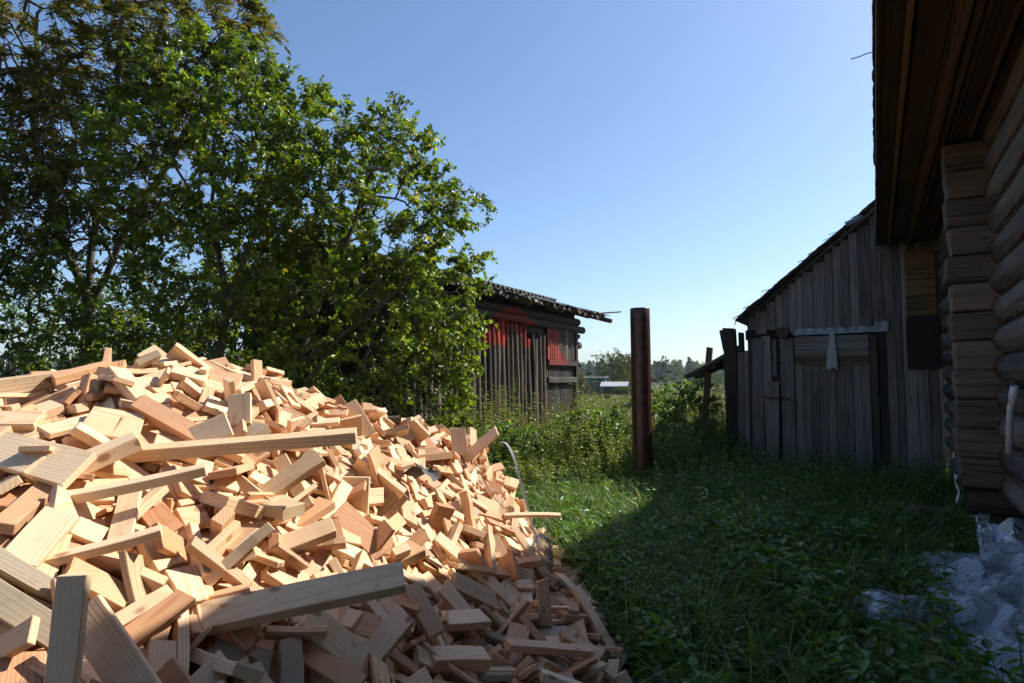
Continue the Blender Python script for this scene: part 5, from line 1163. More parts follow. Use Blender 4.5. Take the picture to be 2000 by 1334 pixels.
    (-2353, 5566, 714, 783, -230, -85, 571, 87, 91, 18), (-2434, 5610, 665, 382, 802, 453, 76, 125, 22, 19), (336, 5798, 153, 311, -134, 905, 257, 68, 38, 34),
    (-2050, 6349, 469, 917, 69, -207, -333, 168, 76, 30), (-3305, 6348, 177, 520, 220, 511, 648, 193, 53, 38), (-3198, 6622, 104, 66, 815, -569, -88, 84, 91, 18),
    (-1053, 6217, 686, 756, -235, -159, -590, 136, 38, 24), (-242, 3123, 235, 207, 405, -5, 891, 143, 106, 30), (-270, 3383, 340, 65, 639, -605, -471, 165, 114, 24),
    (-2024, 3750, 1549, 338, -260, 265, 865, 97, 76, 38), (-472, 4140, 791, 168, -426, 140, -878, 176, 76, 18), (-1389, 4416, 1401, 950, -239, 197, 31, 72, 76, 34),
    (260, 4592, 248, 119, 854, 354, -362, 137, 114, 18), (-3092, 4956, 761, 434, -393, 153, -796, 122, 53, 24), (-2258, 4967, 964, 212, 860, 465, 16, 139, 23, 18),
    (-996, 5005, 1264, 145, -146, 129, 970, 104, 18, 18), (-1222, 5571, 1172, 43, 170, 44, -984, 542, 53, 38), (-1146, 5600, 1117, 440, 480, 508, 564, 188, 58, 38),
    (-669, 5746, 1140, 213, 307, -927, 17, 316, 106, 38), (-1475, 5693, 918, 940, -259, -186, 124, 93, 76, 38), (-2949, 6219, 362, 455, -177, -256, 835, 123, 68, 34),
    (-3689, 6321, 34, 330, -831, -390, 220, 160, 25, 24), (-1142, 2068, 916, 888, 33, 310, -337, 151, 106, 19), (-2210, 2572, 1459, 283, -306, 903, -99, 235, 91, 38),
    (-1469, 2756, 1412, 928, 130, 269, -224, 152, 76, 24), (28, 3161, 165, 352, -250, 459, -776, 337, 41, 38), (341, 4571, 170, 62, -107, -978, 170, 242, 91, 24),
    (-1155, 5121, 1288, 216, 957, -193, 24, 546, 42, 30), (-399, 5544, 1161, 278, -28, -744, -607, 264, 56, 38), (418, 5647, 157, 186, -219, -955, 77, 108, 49, 38),
    (-3197, 6629, 160, 358, 314, -611, -633, 137, 76, 19), (-2027, 6256, 583, 164, 291, 845, 418, 185, 68, 38), (-1822, 3166, 1703, 822, 5, 296, -486, 113, 38, 24),
    (-973, 2964, 1108, 289, 249, -899, 216, 220, 76, 34), (-349, 3083, 373, 331, 352, -847, -221, 138, 23, 19), (215, 3752, 186, 62, -144, -45, 987, 213, 68, 19),
    (376, 4162, 129, 428, 233, -623, 611, 237, 91, 18), (-929, 6267, 678, 688, 334, -520, -381, 93, 38, 34), (-3010, 6444, 152, 732, -307, 4, 608, 130, 53, 18),
    (-1626, 2737, 1495, 507, -780, -357, 86, 87, 53, 38), (-735, 5541, 1192, 538, -212, 407, 707, 157, 70, 25), (-591, 5496, 1199, 817, 361, -81, -441, 222, 110, 20),
    (-1088, 4176, 1435, 363, 116, 369, 847, 171, 70, 30), (-896, 2269, 843, -733, 473, 62, 485, 291, 70, 25), (-1343, 2980, 1438, -637, 61, -636, 431, 168, 55, 20),
    (-1122, 3310, 1341, -927, 191, -177, 269, 193, 70, 30), (-1397, 2769, 1387, -860, 11, -492, 131, 220, 70, 20), (142, 4615, 287, -751, -228, -228, -576, 278, 100, 30),
    (-2619, 3644, 1457, 623, 88, 153, -762, 210, 100, 25), (-557, 5755, 1128, 294, -322, 386, 813, 139, 70, 20), (-113, 5882, 721, -425, 513, -35, 745, 297, 55, 20),
    (-1756, 1507, 948, 216, -389, -885, -134, 198, 91, 19), (-929, 1531, 589, 371, 309, -49, 874, 470, 76, 38), (-1964, 1399, 900, 39, 72, -990, -116, 68, 53, 30),
    (-1482, 1518, 902, 264, 182, -919, -231, 212, 53, 30), (-878, 1800, 629, 689, 322, 132, 636, 203, 76, 18), (-2143, 1805, 1076, 122, -570, 790, 189, 137, 76, 24),
    (-1866, 1884, 1136, 444, 81, 92, -888, 163, 106, 18), (-1852, 1779, 1077, 959, -276, 54, -34, 163, 32, 24), (-1642, 1828, 1095, 972, 214, 99, 7, 128, 91, 24),
    (-860, 1932, 682, 369, -47, -915, -154, 104, 76, 38), (-745, 1947, 562, 11, 396, -71, 915, 215, 106, 19), (-2052, 1855, 1142, 662, -29, -105, 741, 160, 114, 30),
    (-1803, 1805, 1130, 171, 65, -917, -353, 133, 91, 38), (-1685, 2001, 1176, 67, -505, 809, 292, 144, 91, 34), (-1470, 2108, 1154, 22, 798, -459, -389, 107, 106, 38),
    (-1235, 1882, 901, 950, 134, 274, -66, 145, 106, 30), (-609, 1989, 457, 236, -380, 189, -874, 138, 59, 38), (-2630, 1867, 1088, 40, 39, 916, 398, 433, 68, 38),
    (-2436, 1975, 1140, 50, 72, 192, -978, 151, 114, 19), (-2159, 1832, 1138, 216, 345, 891, 204, 120, 106, 38), (-1905, 2132, 1245, 945, 178, -61, 266, 266, 106, 18),
    (-2441, 2259, 1265, 118, -237, 951, 162, 131, 50, 34), (-2267, 2249, 1277, 954, 188, -79, 218, 124, 106, 24), (-2160, 2227, 1290, 25, -708, 651, 274, 131, 76, 24),
    (-2008, 2253, 1299, 30, -322, 945, 47, 68, 106, 38), (-1617, 2431, 1342, 184, 320, -875, -314, 190, 76, 19), (-675, 2072, 532, 312, 230, -879, -276, 139, 76, 30),
    (-2682, 2452, 1306, 506, -30, -182, 843, 112, 76, 30), (-2366, 2276, 1317, 546, 332, 402, 656, 150, 55, 38), (-2194, 2394, 1359, 484, 133, 141, -854, 179, 114, 38),
    (-2074, 2368, 1348, 39, -504, 828, 244, 104, 114, 30), (-584, 2333, 511, 808, 271, 351, 387, 204, 91, 38), (-439, 2437, 347, 900, -9, 432, -60, 380, 44, 38),
    (-390, 2550, 269, 126, -426, 153, -883, 109, 106, 18), (-2419, 2505, 1349, 152, -751, -642, -2, 88, 53, 18), (-2340, 2629, 1421, 38, 307, 913, 265, 89, 91, 34),
    (-1853, 2570, 1460, 60, -286, 921, 257, 202, 68, 34), (-1736, 2711, 1508, 157, -190, 967, 67, 83, 53, 30), (-386, 2504, 325, 546, -348, 262, -716, 174, 68, 38),
    (-425, 2539, 357, 253, -658, -604, 374, 187, 30, 19), (-2811, 2846, 1414, 980, 162, 30, -110, 125, 106, 38), (-2767, 2517, 1374, 110, -114, -120, 980, 185, 76, 34),
    (-2390, 2845, 1498, 98, 204, 967, 116, 148, 26, 24), (-2168, 2736, 1502, 253, 147, 94, -952, 157, 76, 30), (-2991, 2991, 1403, 2, -212, -292, 933, 213, 76, 38),
    (-2031, 3003, 1626, 723, -526, -370, 252, 202, 40, 38), (-309, 2987, 253, 80, 413, -3, 907, 118, 59, 38), (-3487, 3115, 1354, 765, 598, -239, 1, 168, 68, 34),
    (-3096, 3125, 1400, 710, -40, 25, 702, 171, 76, 38), (-209, 2998, 212, 91, 812, -419, -396, 68, 38, 38), (-622, 3097, 684, 740, 255, 269, 562, 158, 76, 18),
    (-454, 3257, 506, 90, 829, -430, -347, 113, 68, 18), (-386, 3095, 382, 747, -512, 104, 411, 122, 38, 38), (-2177, 3302, 1668, 865, -143, -154, 456, 298, 91, 30),
    (-1779, 3297, 1705, 979, 81, -118, -145, 114, 29, 19), (-429, 3350, 485, 603, 278, 361, 654, 87, 22, 19), (-2144, 3613, 1555, 214, 770, 579, -161, 140, 53, 19),
    (-1791, 3574, 1646, 92, -30, 206, 974, 76, 91, 18), (-1643, 3478, 1680, 815, -127, -56, -563, 278, 38, 19), (-709, 3494, 875, 25, -573, 718, -394, 174, 32, 24),
    (-231, 3463, 394, 427, -888, 165, 37, 195, 38, 30), (-407, 3568, 504, 31, -893, 234, 383, 172, 17, 18), (-2922, 3818, 1304, 61, 754, -652, 43, 190, 91, 30),
    (-2935, 3966, 1262, 472, -597, 452, -465, 98, 68, 34), (-2450, 3808, 1387, 192, 961, -98, 175, 168, 106, 19), (-1639, 3723, 1613, 237, 128, 927, -260, 111, 91, 24),
    (-168, 3637, 350, 175, -926, 62, 329, 114, 114, 34), (-47, 3571, 222, 776, -142, -75, -609, 107, 51, 34), (-3381, 3947, 1093, 159, 0, -210, -965, 175, 76, 30),
    (-3317, 3933, 1140, 47, -550, -834, 3, 68, 91, 38), (-3135, 3905, 1173, 394, -31, -232, -889, 198, 106, 18), (-2615, 3988, 1259, 47, 869, -420, 258, 151, 76, 18),
    (-2114, 3939, 1410, 677, -100, -228, -693, 126, 91, 19), (-712, 3777, 914, 81, -420, 75, -901, 125, 76, 24), (85, 3588, 206, 299, 929, -214, 35, 167, 38, 38),
    (-2906, 4182, 1112, 972, -178, -129, 88, 190, 76, 30), (-2771, 4156, 1142, 540, -216, 138, 802, 139, 38, 38), (-2731, 4226, 1155, 240, 949, 180, 95, 160, 106, 19),
    (-2275, 4041, 1335, 479, -1, -201, -855, 154, 106, 18), (-2223, 4224, 1324, 740, -325, -505, -303, 86, 76, 38), (-1923, 4138, 1400, 234, 965, 14, 117, 110, 38, 34),
    (-1914, 4273, 1339, 244, 935, -214, 144, 162, 38, 19), (-1586, 3987, 1523, 719, -191, -72, -664, 163, 59, 38), (-712, 4003, 957, 380, 273, -863, -188, 118, 53, 18),
    (-46, 3780, 229, 844, 297, 244, 374, 234, 53, 38), (-3673, 4147, 908, 158, -66, 172, 970, 127, 53, 30), (-3534, 4283, 895, 199, 947, -212, 138, 123, 114, 24),
    (-3055, 4241, 1031, 428, -780, -344, 300, 137, 20, 19), (-2694, 4165, 1162, 596, -267, 77, 753, 106, 91, 38), (-2189, 4181, 1307, 918, -389, -77, -2, 78, 48, 30),
    (-2121, 4240, 1288, 957, -235, -168, -32, 82, 76, 34), (-1803, 4160, 1408, 215, 952, -205, 77, 206, 53, 34), (-1589, 4146, 1459, 63, 535, -779, 321, 139, 76, 18),
    (-388, 3944, 633, 177, 324, -180, 911, 147, 38, 19), (128, 4060, 196, 859, 116, 172, 468, 192, 76, 30), (-3411, 4359, 898, 95, 174, -154, -968, 102, 47, 30),
    (-2924, 4290, 1056, 280, -200, 130, 930, 183, 53, 19), (-2273, 4317, 1221, 167, 198, 941, -219, 189, 38, 24), (-1875, 4628, 1243, 198, -670, 708, -102, 160, 76, 38),
    (-1490, 4367, 1401, 103, 104, -217, -965, 139, 106, 38), (-1469, 4264, 1455, 932, -176, -21, 315, 95, 91, 38), (-239, 4153, 552, 277, 329, -1, 903, 106, 38, 30),
    (-4155, 4442, 644, 44, 133, -261, -955, 161, 106, 24), (-4049, 4636, 655, 689, 700, 163, 95, 179, 76, 38), (-3749, 4694, 677, 704, -158, -20, 692, 122, 106, 38),
    (-3584, 4563, 766, 196, 912, -305, 190, 117, 68, 38), (-3367, 4542, 816, 132, -160, 108, 972, 68, 106, 19), (-2475, 4443, 1116, 91, 253, 951, -153, 149, 106, 18),
    (-2287, 4439, 1191, 913, -285, -177, 230, 148, 53, 38), (-2056, 4697, 1188, 361, -227, -190, 884, 532, 68, 30), (-1742, 4607, 1249, 360, 72, -252, -896, 136, 114, 38),
    (-1626, 4460, 1334, 816, -373, -45, 439, 91, 44, 38), (-1350, 4494, 1369, 127, 216, 960, -124, 164, 76, 19), (-261, 4241, 670, 356, -601, -684, 211, 129, 53, 24),
    (224, 4371, 159, 420, -694, -526, 257, 116, 76, 38), (435, 4227, 34, 295, 23, 253, 921, 242, 114, 34), (-4188, 4572, 574, 729, -198, -15, 655, 172, 76, 19),
    (-4025, 4770, 570, 205, 766, 608, 38, 79, 76, 38), (-2779, 4685, 936, 390, 32, -203, -898, 175, 114, 24), (-2479, 4787, 980, 406, 374, -674, -491, 97, 51, 38),
    (-2511, 4732, 1013, 119, 971, -189, 88, 240, 38, 19), (-1680, 4723, 1221, 912, -100, -171, -360, 205, 114, 30), (-284, 4490, 697, 653, 381, 182, 628, 135, 20, 19),
    (92, 4308, 296, 257, -448, 378, -769, 144, 106, 38), (164, 4518, 217, 362, 370, 92, 851, 153, 114, 38), (-4341, 4781, 468, 568, -588, -388, 425, 138, 48, 38),
    (-3018, 4789, 817, 967, -220, -115, 59, 220, 76, 19), (-2822, 4777, 885, 892, -262, -36, 366, 261, 91, 18), (-2564, 4913, 911, 705, -266, -65, 655, 228, 91, 30),
    (-2393, 4816, 1005, 918, -74, -89, -380, 199, 53, 30), (-1540, 4736, 1242, 510, -108, 187, 833, 127, 38, 24), (-1421, 4671, 1300, 127, 905, 406, -15, 128, 31, 24),
    (-3626, 5010, 560, 363, -153, 96, 914, 136, 76, 34), (-3611, 5099, 551, 817, 456, -328, -129, 135, 53, 38), (-3434, 5007, 630, 880, -126, -167, -425, 268, 53, 30),
    (-2698, 5045, 824, 370, 41, -237, -898, 154, 41, 38), (-2147, 5337, 914, 154, 724, -669, 75, 145, 91, 38), (-1976, 4907, 1068, 253, -183, 197, 929, 163, 76, 24),
    (-1679, 5023, 1121, 333, 31, -234, -913, 210, 68, 38), (-1378, 5046, 1167, 507, 333, 670, 428, 144, 25, 19), (-1245, 4897, 1263, 987, -107, -112, 50, 136, 106, 38),
    (-146, 4671, 625, 945, 73, 313, -62, 149, 76, 19), (379, 4736, 131, 860, -135, 74, 486, 143, 76, 24), (-3477, 5333, 564, 853, -174, -151, 469, 485, 76, 38),
    (-2326, 5237, 857, 456, -245, 160, 840, 132, 114, 38), (-2020, 5184, 947, 624, -206, 48, 752, 210, 76, 18), (-1607, 5182, 1074, 148, 941, 302, -31, 112, 53, 34),
    (-1526, 5002, 1155, 198, -84, 167, 962, 111, 38, 24), (-1332, 5039, 1183, 558, -217, 58, 799, 191, 53, 30), (-1258, 5240, 1154, 373, -112, 179, 904, 444, 76, 24),
    (105, 4902, 402, 229, -796, -455, 327, 80, 91, 19), (116, 4916, 353, 917, 27, 398, -20, 183, 114, 24), (247, 5017, 183, 468, 8, -776, 423, 68, 47, 34),
    (-4812, 5343, 117, 354, 132, -318, -870, 117, 76, 38), (-4465, 5262, 241, 199, 696, 690, -1, 170, 38, 38), (-3467, 5219, 542, 79, 828, -525, 182, 215, 38, 34),
    (-3373, 5263, 549, 140, 621, 766, -89, 158, 106, 19), (-2003, 5336, 965, 628, -42, -674, 387, 103, 114, 34), (-1758, 5199, 1024, 897, -118, -160, -395, 338, 38, 30),
    (-1399, 5277, 1122, 265, 155, 548, 778, 148, 53, 38), (-1347, 5437, 1068, 285, -177, 82, 939, 137, 91, 19), (401, 5095, 92, 1, 985, -114, -132, 258, 68, 38),
    (-3900, 5420, 317, 272, 814, 511, 49, 204, 53, 34), (-3646, 5631, 343, 935, 146, -82, 313, 86, 68, 34), (-3412, 5503, 440, 65, -489, 839, -231, 158, 106, 34),
    (-1882, 5217, 905, 448, 358, 1, 819, 527, 53, 38), (-1271, 5452, 1063, 151, 968, 159, 122, 124, 68, 24), (-1127, 5458, 1118, 997, -32, 12, 72, 247, 76, 38),
    (250, 5071, 206, 436, -183, -875, 108, 139, 38, 30), (339, 5376, 68, 917, -19, 389, -87, 211, 91, 30), (-3750, 5816, 272, 952, -28, -40, -303, 217, 38, 38),
    (-3403, 5687, 368, 954, -208, -132, 170, 146, 53, 38), (-2485, 5809, 596, 7, 382, -859, 341, 191, 38, 38), (-2199, 5598, 752, 268, -194, 141, 933, 169, 114, 24),
    (-1997, 5478, 862, 267, 921, 280, 49, 112, 106, 38), (-1296, 5553, 1026, 821, -111, -201, -523, 130, 114, 34), (56, 5455, 487, 360, 480, -752, -272, 93, 76, 24),
    (93, 5486, 422, 344, 474, -760, -282, 202, 38, 19), (197, 5459, 262, 6, 448, -38, 893, 146, 53, 19), (367, 5606, 99, 845, -20, 84, -527, 181, 76, 38),
    (420, 5462, 24, 242, 656, 675, 235, 170, 53, 18), (-3993, 5690, 208, 336, 305, -788, -416, 116, 53, 30), (-3853, 5798, 195, 976, 126, -84, 157, 120, 42, 38),
    (-3723, 5786, 238, 413, 27, -85, -906, 130, 114, 24), (-2400, 5892, 565, 155, 252, 945, -142, 156, 39, 30), (-1331, 5799, 925, 217, 959, -126, 133, 202, 68, 38),
    (-1331, 6044, 802, 155, 245, -947, 140, 248, 38, 24), (-1101, 5763, 967, 85, -186, 923, -326, 81, 23, 18), (-924, 5759, 1029, 687, -216, 55, 691, 127, 106, 19),
    (-848, 5548, 1130, 491, 473, 606, 410, 122, 29, 24), (95, 5655, 423, 577, -284, 285, -710, 78, 114, 19), (205, 5768, 270, 663, -265, -129, 688, 268, 26, 24),
    (-3053, 5961, 381, 925, -123, -174, -314, 463, 76, 30), (-2570, 5988, 480, 164, 456, 845, -225, 158, 76, 18), (-2440, 5721, 624, 442, -82, 24, 893, 104, 114, 24),
    (-2214, 6037, 600, 837, 169, 320, 411, 95, 50, 38), (-2053, 5837, 699, 569, -199, 83, 794, 125, 76, 19), (-1542, 5886, 809, 155, 796, 584, -32, 118, 38, 30),
    (-1443, 5950, 807, 605, -16, -244, -758, 197, 106, 18), (-1288, 6133, 718, 912, -396, -60, 87, 122, 53, 18), (-1204, 5934, 864, 643, -316, 110, 689, 110, 76, 19),
    (-1031, 5828, 966, 654, -34, -276, -704, 84, 68, 38), (-717, 5895, 982, 912, -268, 26, 308, 104, 114, 38), (-771, 5732, 1081, 23, -132, 211, 968, 129, 91, 34),
    (63, 6134, 364, 835, 36, 442, 327, 170, 53, 38), (246, 5828, 181, 159, 855, -176, -462, 143, 24, 18), (359, 5644, 34, 266, 252, 121, 923, 101, 114, 24),
    (-3031, 6080, 334, 965, -178, -172, 88, 127, 76, 30), (-2928, 6035, 383, 580, -196, 49, 789, 218, 38, 38), (-2548, 6142, 446, 81, -929, 318, -170, 157, 76, 30),
    (-1977, 6056, 619, 720, -311, -17, 620, 207, 106, 18), (-1838, 6128, 628, 792, -319, -134, -503, 178, 38, 38), (-1584, 6339, 543, 65, 66, -99, -991, 68, 47, 34),
    (-1408, 6346, 567, 386, 885, 248, -80, 453, 68, 24), (-1143, 6226, 674, 140, 643, -685, 311, 190, 91, 30), (-1008, 6419, 589, 228, 592, 744, -209, 543, 53, 34),
    (-580, 6617, 399, 534, -172, -347, -751, 332, 38, 18), (-136, 6357, 460, 53, 227, 293, 927, 107, 91, 34), (383, 6027, 70, 495, 199, 749, -393, 99, 53, 34),
    (201, 5982, 225, 435, 327, -834, -87, 116, 114, 34), (-2777, 6224, 333, 48, -221, 128, 966, 130, 53, 19), (-2667, 6189, 381, 968, -235, -57, 72, 90, 68, 38),
    (-2414, 6167, 452, 576, -205, 86, 787, 154, 114, 19), (-2318, 6577, 234, 414, -268, 213, 843, 108, 114, 30), (-2161, 6229, 478, 934, -226, -166, -222, 141, 106, 38),
    (-1660, 6310, 525, 705, -134, -280, -638, 101, 91, 19), (-1313, 6249, 633, 632, -78, -254, -728, 194, 106, 24), (-1245, 6711, 272, 813, -269, -155, -493, 287, 106, 19),
    (-1051, 6501, 464, 631, 295, -643, -319, 165, 37, 34), (-957, 6570, 423, 781, -292, 153, 531, 228, 68, 38), (-205, 6442, 452, 62, 233, 290, 926, 120, 57, 38),
    (5, 6221, 400, 128, 186, 341, 912, 114, 76, 19), (-2853, 6363, 258, 846, -484, -98, 199, 155, 53, 38), (-2675, 6298, 334, 527, -243, 148, 801, 142, 106, 38),
    (-2574, 6712, 133, 447, -153, 150, 868, 456, 68, 30), (-2267, 6441, 333, 404, -5, -334, -851, 105, 106, 38), (-1347, 6597, 379, 880, -374, -9, 293, 214, 114, 34),
    (-1094, 6519, 447, 654, -240, -233, -679, 124, 53, 34), (-739, 6585, 428, 222, -163, 304, 912, 209, 114, 38), (-571, 6520, 461, 924, -324, 38, 198, 163, 76, 30),
    (-396, 6547, 459, 62, 29, -885, -460, 110, 35, 34), (53, 6359, 271, 748, -48, 390, 535, 163, 114, 19), (418, 6350, 1, 255, 132, -7, 958, 68, 35, 34),
    (-1996, 6717, 191, 258, 854, -409, 190, 227, 46, 30), (-1750, 6517, 403, 260, -142, 838, 459, 213, 25, 24), (-1443, 6681, 281, 489, -105, -323, -803, 124, 76, 30),
    (-1259, 6488, 451, 272, -84, -234, -930, 225, 76, 24), (-1088, 6615, 355, 334, 936, 99, -49, 68, 114, 19), (-989, 6849, 192, 336, 940, 52, 1, 78, 38, 34),
    (-651, 6655, 363, 715, -400, 117, 561, 126, 38, 38), (-265, 6739, 244, 12, -88, -355, -931, 444, 38, 19), (352, 6463, 35, 813, -50, -144, -562, 199, 76, 24),
    (-1597, 1356, 866, 437, 19, 325, -839, 133, 91, 30), (-1902, 1662, 1022, 530, 608, 276, 523, 152, 38, 34), (-1719, 1430, 924, 147, -218, -938, -226, 142, 106, 19),
    (-1473, 1616, 934, 607, 766, 22, -209, 68, 38, 34), (-2143, 1534, 965, 100, -374, 879, 278, 169, 76, 38), (-1807, 1661, 1060, 464, 20, 341, -818, 232, 91, 34),
    (-1504, 1685, 980, 897, -347, 27, 272, 158, 27, 19), (-2211, 1593, 997, 358, -932, -28, -40, 129, 38, 38), (-1977, 1752, 1090, 108, -825, -514, -206, 301, 91, 19),
    (-1139, 1771, 787, 353, -856, -310, 214, 152, 25, 18), (-2252, 1750, 1112, 461, 454, 281, 709, 229, 38, 34), (-2139, 1679, 1050, 236, -251, 938, 51, 136, 76, 30),
    (-1638, 1768, 1085, 894, 357, -7, 270, 125, 76, 18), (-1555, 1964, 1117, 135, 201, -949, -203, 177, 106, 18), (-889, 1668, 651, 192, 527, -779, -280, 237, 114, 24),
    (-604, 1878, 488, 91, 912, -314, -249, 236, 38, 38), (-2531, 1784, 1054, 67, -130, -82, 986, 350, 20, 18), (-1890, 1955, 1182, 396, 78, 93, -910, 155, 76, 34),
    (-1774, 2080, 1221, 956, 217, 95, -176, 98, 76, 19), (-2464, 1765, 1040, 365, 61, 237, -898, 137, 39, 24), (-2161, 2065, 1261, 265, -763, -588, -32, 141, 114, 34),
    (-1905, 1973, 1223, 849, 119, 30, -515, 167, 47, 34), (-584, 2026, 558, 4, 873, 413, -259, 133, 106, 30), (-384, 2243, 368, 380, -400, 78, -830, 506, 76, 18),
    (-2430, 2051, 1244, 218, -964, -141, 55, 318, 68, 30), (-2439, 2376, 1314, 37, -142, 969, 197, 147, 49, 38), (-2164, 2156, 1351, 712, -4, -44, 701, 198, 114, 38),
    (-1692, 2325, 1329, 91, -872, 460, 139, 239, 53, 19), (-300, 2384, 315, 418, -775, 22, 474, 101, 91, 38), (-287, 2490, 270, 467, -26, -486, -739, 262, 52, 34),
    (-2700, 2347, 1317, 551, 129, 121, -815, 269, 53, 38), (-2511, 2386, 1341, 101, 837, 536, 38, 130, 68, 18), (-2073, 2515, 1419, 958, 227, -80, 154, 125, 114, 34),
    (-1921, 2312, 1353, 284, 283, 75, -913, 151, 91, 34), (-681, 2559, 644, 297, -837, -304, 344, 91, 38, 19), (-2796, 2395, 1361, 34, -778, -592, -207, 175, 106, 24),
    (-1036, 2903, 1134, 122, -325, 30, -937, 115, 38, 30), (-585, 2775, 577, 409, 111, -892, -156, 207, 53, 18), (-82, 2683, 222, 915, 56, -325, 232, 106, 91, 38),
    (-2434, 2650, 1487, 966, 255, -44, 3, 206, 91, 30), (-1976, 2869, 1599, 164, -92, 970, 156, 93, 114, 18), (-1307, 2886, 1369, 593, 373, 55, 712, 77, 106, 34),
    (-678, 2803, 709, 390, 123, -903, -133, 158, 31, 30), (-2638, 3212, 1560, 591, -68, -262, 760, 347, 68, 24), (-2067, 3115, 1653, 41, -693, -696, -184, 102, 114, 38),
    (-2248, 3333, 1658, 152, 557, -313, 754, 83, 53, 38), (-1216, 2957, 1365, 253, -386, -864, -201, 165, 91, 38), (238, 2963, 108, 135, -967, 166, -140, 391, 76, 24),
    (-3210, 3366, 1399, 212, -547, 781, -216, 463, 76, 30), (-2239, 3526, 1614, 4, 218, 964, -150, 110, 114, 30), (-2336, 3247, 1654, 878, 372, -198, 227, 126, 76, 34),
    (-1541, 3435, 1666, 847, -116, 181, -487, 122, 53, 18), (-2528, 3529, 1523, 727, -58, -356, -585, 148, 38, 38), (-2446, 3521, 1549, 101, 9, -171, -980, 105, 76, 24),
    (-2167, 3773, 1477, 757, -170, -227, -589, 90, 76, 24), (-2019, 3658, 1567, 252, 958, 61, 121, 163, 91, 38), (-3006, 3872, 1248, 951, -294, 20, 92, 138, 106, 19),
    (-845, 3641, 1057, 485, 397, 172, 760, 91, 76, 19), (-263, 3531, 366, 388, -229, 256, -855, 100, 106, 38), (-3673, 3836, 1065, 844, -303, -58, 438, 153, 76, 19),
    (-2549, 3932, 1299, 888, -336, -123, 290, 99, 28, 19), (-2130, 4071, 1359, 958, -71, 32, 276, 117, 76, 19), (-1724, 3988, 1511, 50, -37, 964, -258, 142, 106, 24),
    (-173, 3803, 366, 254, -813, -400, 338, 215, 26, 18), (-114, 3823, 301, 900, 256, 234, 264, 166, 68, 18), (-2896, 4088, 1146, 78, -876, -470, 73, 111, 53, 34),
    (-2641, 4110, 1217, 951, -238, -161, 119, 195, 53, 34), (-2358, 4105, 1280, 218, 208, 941, -155, 97, 38, 18), (-1869, 4080, 1440, 168, 982, 18, 87, 131, 91, 38),
    (-1767, 4077, 1458, 250, -472, -477, 698, 91, 53, 38), (-1505, 4132, 1498, 632, -242, -138, 723, 145, 68, 19), (-138, 3851, 372, 520, 305, 144, 785, 137, 53, 34),
    (28, 3761, 198, 259, 327, -875, -245, 137, 35, 30), (-3503, 4360, 895, 208, 74, 850, 479, 68, 76, 30), (-3007, 4310, 1051, 187, 970, -26, 153, 152, 91, 38),
    (-2341, 4231, 1243, 853, -240, -81, 455, 121, 76, 34), (-1666, 4340, 1392, 878, 433, -203, 8, 178, 53, 38), (147, 3977, 246, 155, -5, 74, 985, 127, 106, 18),
    (356, 4055, 161, 682, -153, 212, -683, 112, 106, 24), (-4010, 4390, 717, 351, -572, -474, 571, 104, 39, 38), (-3638, 4450, 793, 471, -98, -297, -825, 131, 76, 18),
    (-3512, 4433, 832, 681, -54, -332, -650, 132, 76, 24), (-1955, 4476, 1266, 969, 189, -137, -84, 128, 76, 34), (-1581, 4437, 1370, 445, 4, -320, -836, 149, 68, 24),
    (170, 3981, 162, 480, -253, -838, -62, 138, 76, 30), (299, 4098, 121, 11, -215, -974, 73, 204, 106, 18), (-4200, 4536, 608, 141, -20, 974, -178, 119, 114, 19),
    (-3312, 4517, 865, 966, -100, -157, -180, 455, 31, 24), (-2270, 4707, 1124, 502, -113, 74, 854, 132, 114, 38), (-1633, 4600, 1317, 442, 93, 196, -870, 158, 68, 38),
    (230, 4236, 200, 210, 780, -126, 575, 106, 114, 34), (385, 4216, 142, 636, 213, -692, 266, 125, 91, 34), (-4106, 4688, 564, 725, -212, -23, 656, 208, 59, 38),
    (-3714, 4798, 651, 322, 696, -488, 417, 115, 76, 24), (-2218, 4712, 1086, 965, -191, -174, -46, 232, 38, 24), (-1635, 4670, 1300, 986, 13, 72, -150, 129, 48, 34),
    (-1266, 4591, 1343, 63, 72, 978, -185, 146, 68, 19), (12, 4327, 364, 235, -637, -686, 262, 105, 91, 30), (-119, 4538, 558, 719, 348, 248, 548, 184, 26, 24),
    (-2772, 4919, 864, 653, -59, -214, -724, 138, 38, 38), (-2452, 4743, 991, 86, -513, 830, -202, 104, 38, 24), (-1840, 4963, 1148, 413, -31, 48, 909, 170, 114, 34),
    (-1349, 4819, 1274, 270, -247, -137, 920, 134, 76, 38), (80, 4697, 397, 15, 863, -216, -456, 137, 42, 30), (80, 4526, 379, 175, -206, 197, -942, 312, 76, 24),
    (419, 4661, 74, 50, 13, 212, -976, 274, 53, 38), (-3301, 4952, 693, 320, 381, -774, -392, 121, 38, 38), (-2835, 4907, 835, 327, 691, 644, 16, 120, 91, 34),
    (-2146, 5100, 979, 909, -177, 6, 378, 185, 114, 19), (-2058, 5269, 985, 364, -70, 192, 909, 305, 68, 24), (-1630, 5017, 1167, 753, 312, 46, 577, 177, 76, 38),
    (-1491, 4901, 1220, 907, -273, -59, 315, 171, 91, 38), (-800, 4784, 1248, 315, -47, -935, -155, 94, 76, 19), (461, 4842, 38, 120, 829, 546, -7, 150, 76, 30),
    (-1480, 5151, 1119, 275, 946, 120, 126, 179, 47, 30), (-1363, 5227, 1169, 351, -67, -171, 918, 220, 68, 38), (-1077, 5349, 1151, 230, 881, 379, 164, 164, 76, 18),
    (-1064, 5058, 1261, 42, -9, -255, -966, 192, 53, 19), (429, 4955, 59, 32, 132, -62, 989, 287, 38, 34), (-3750, 5268, 434, 780, -264, -21, 567, 101, 114, 18),
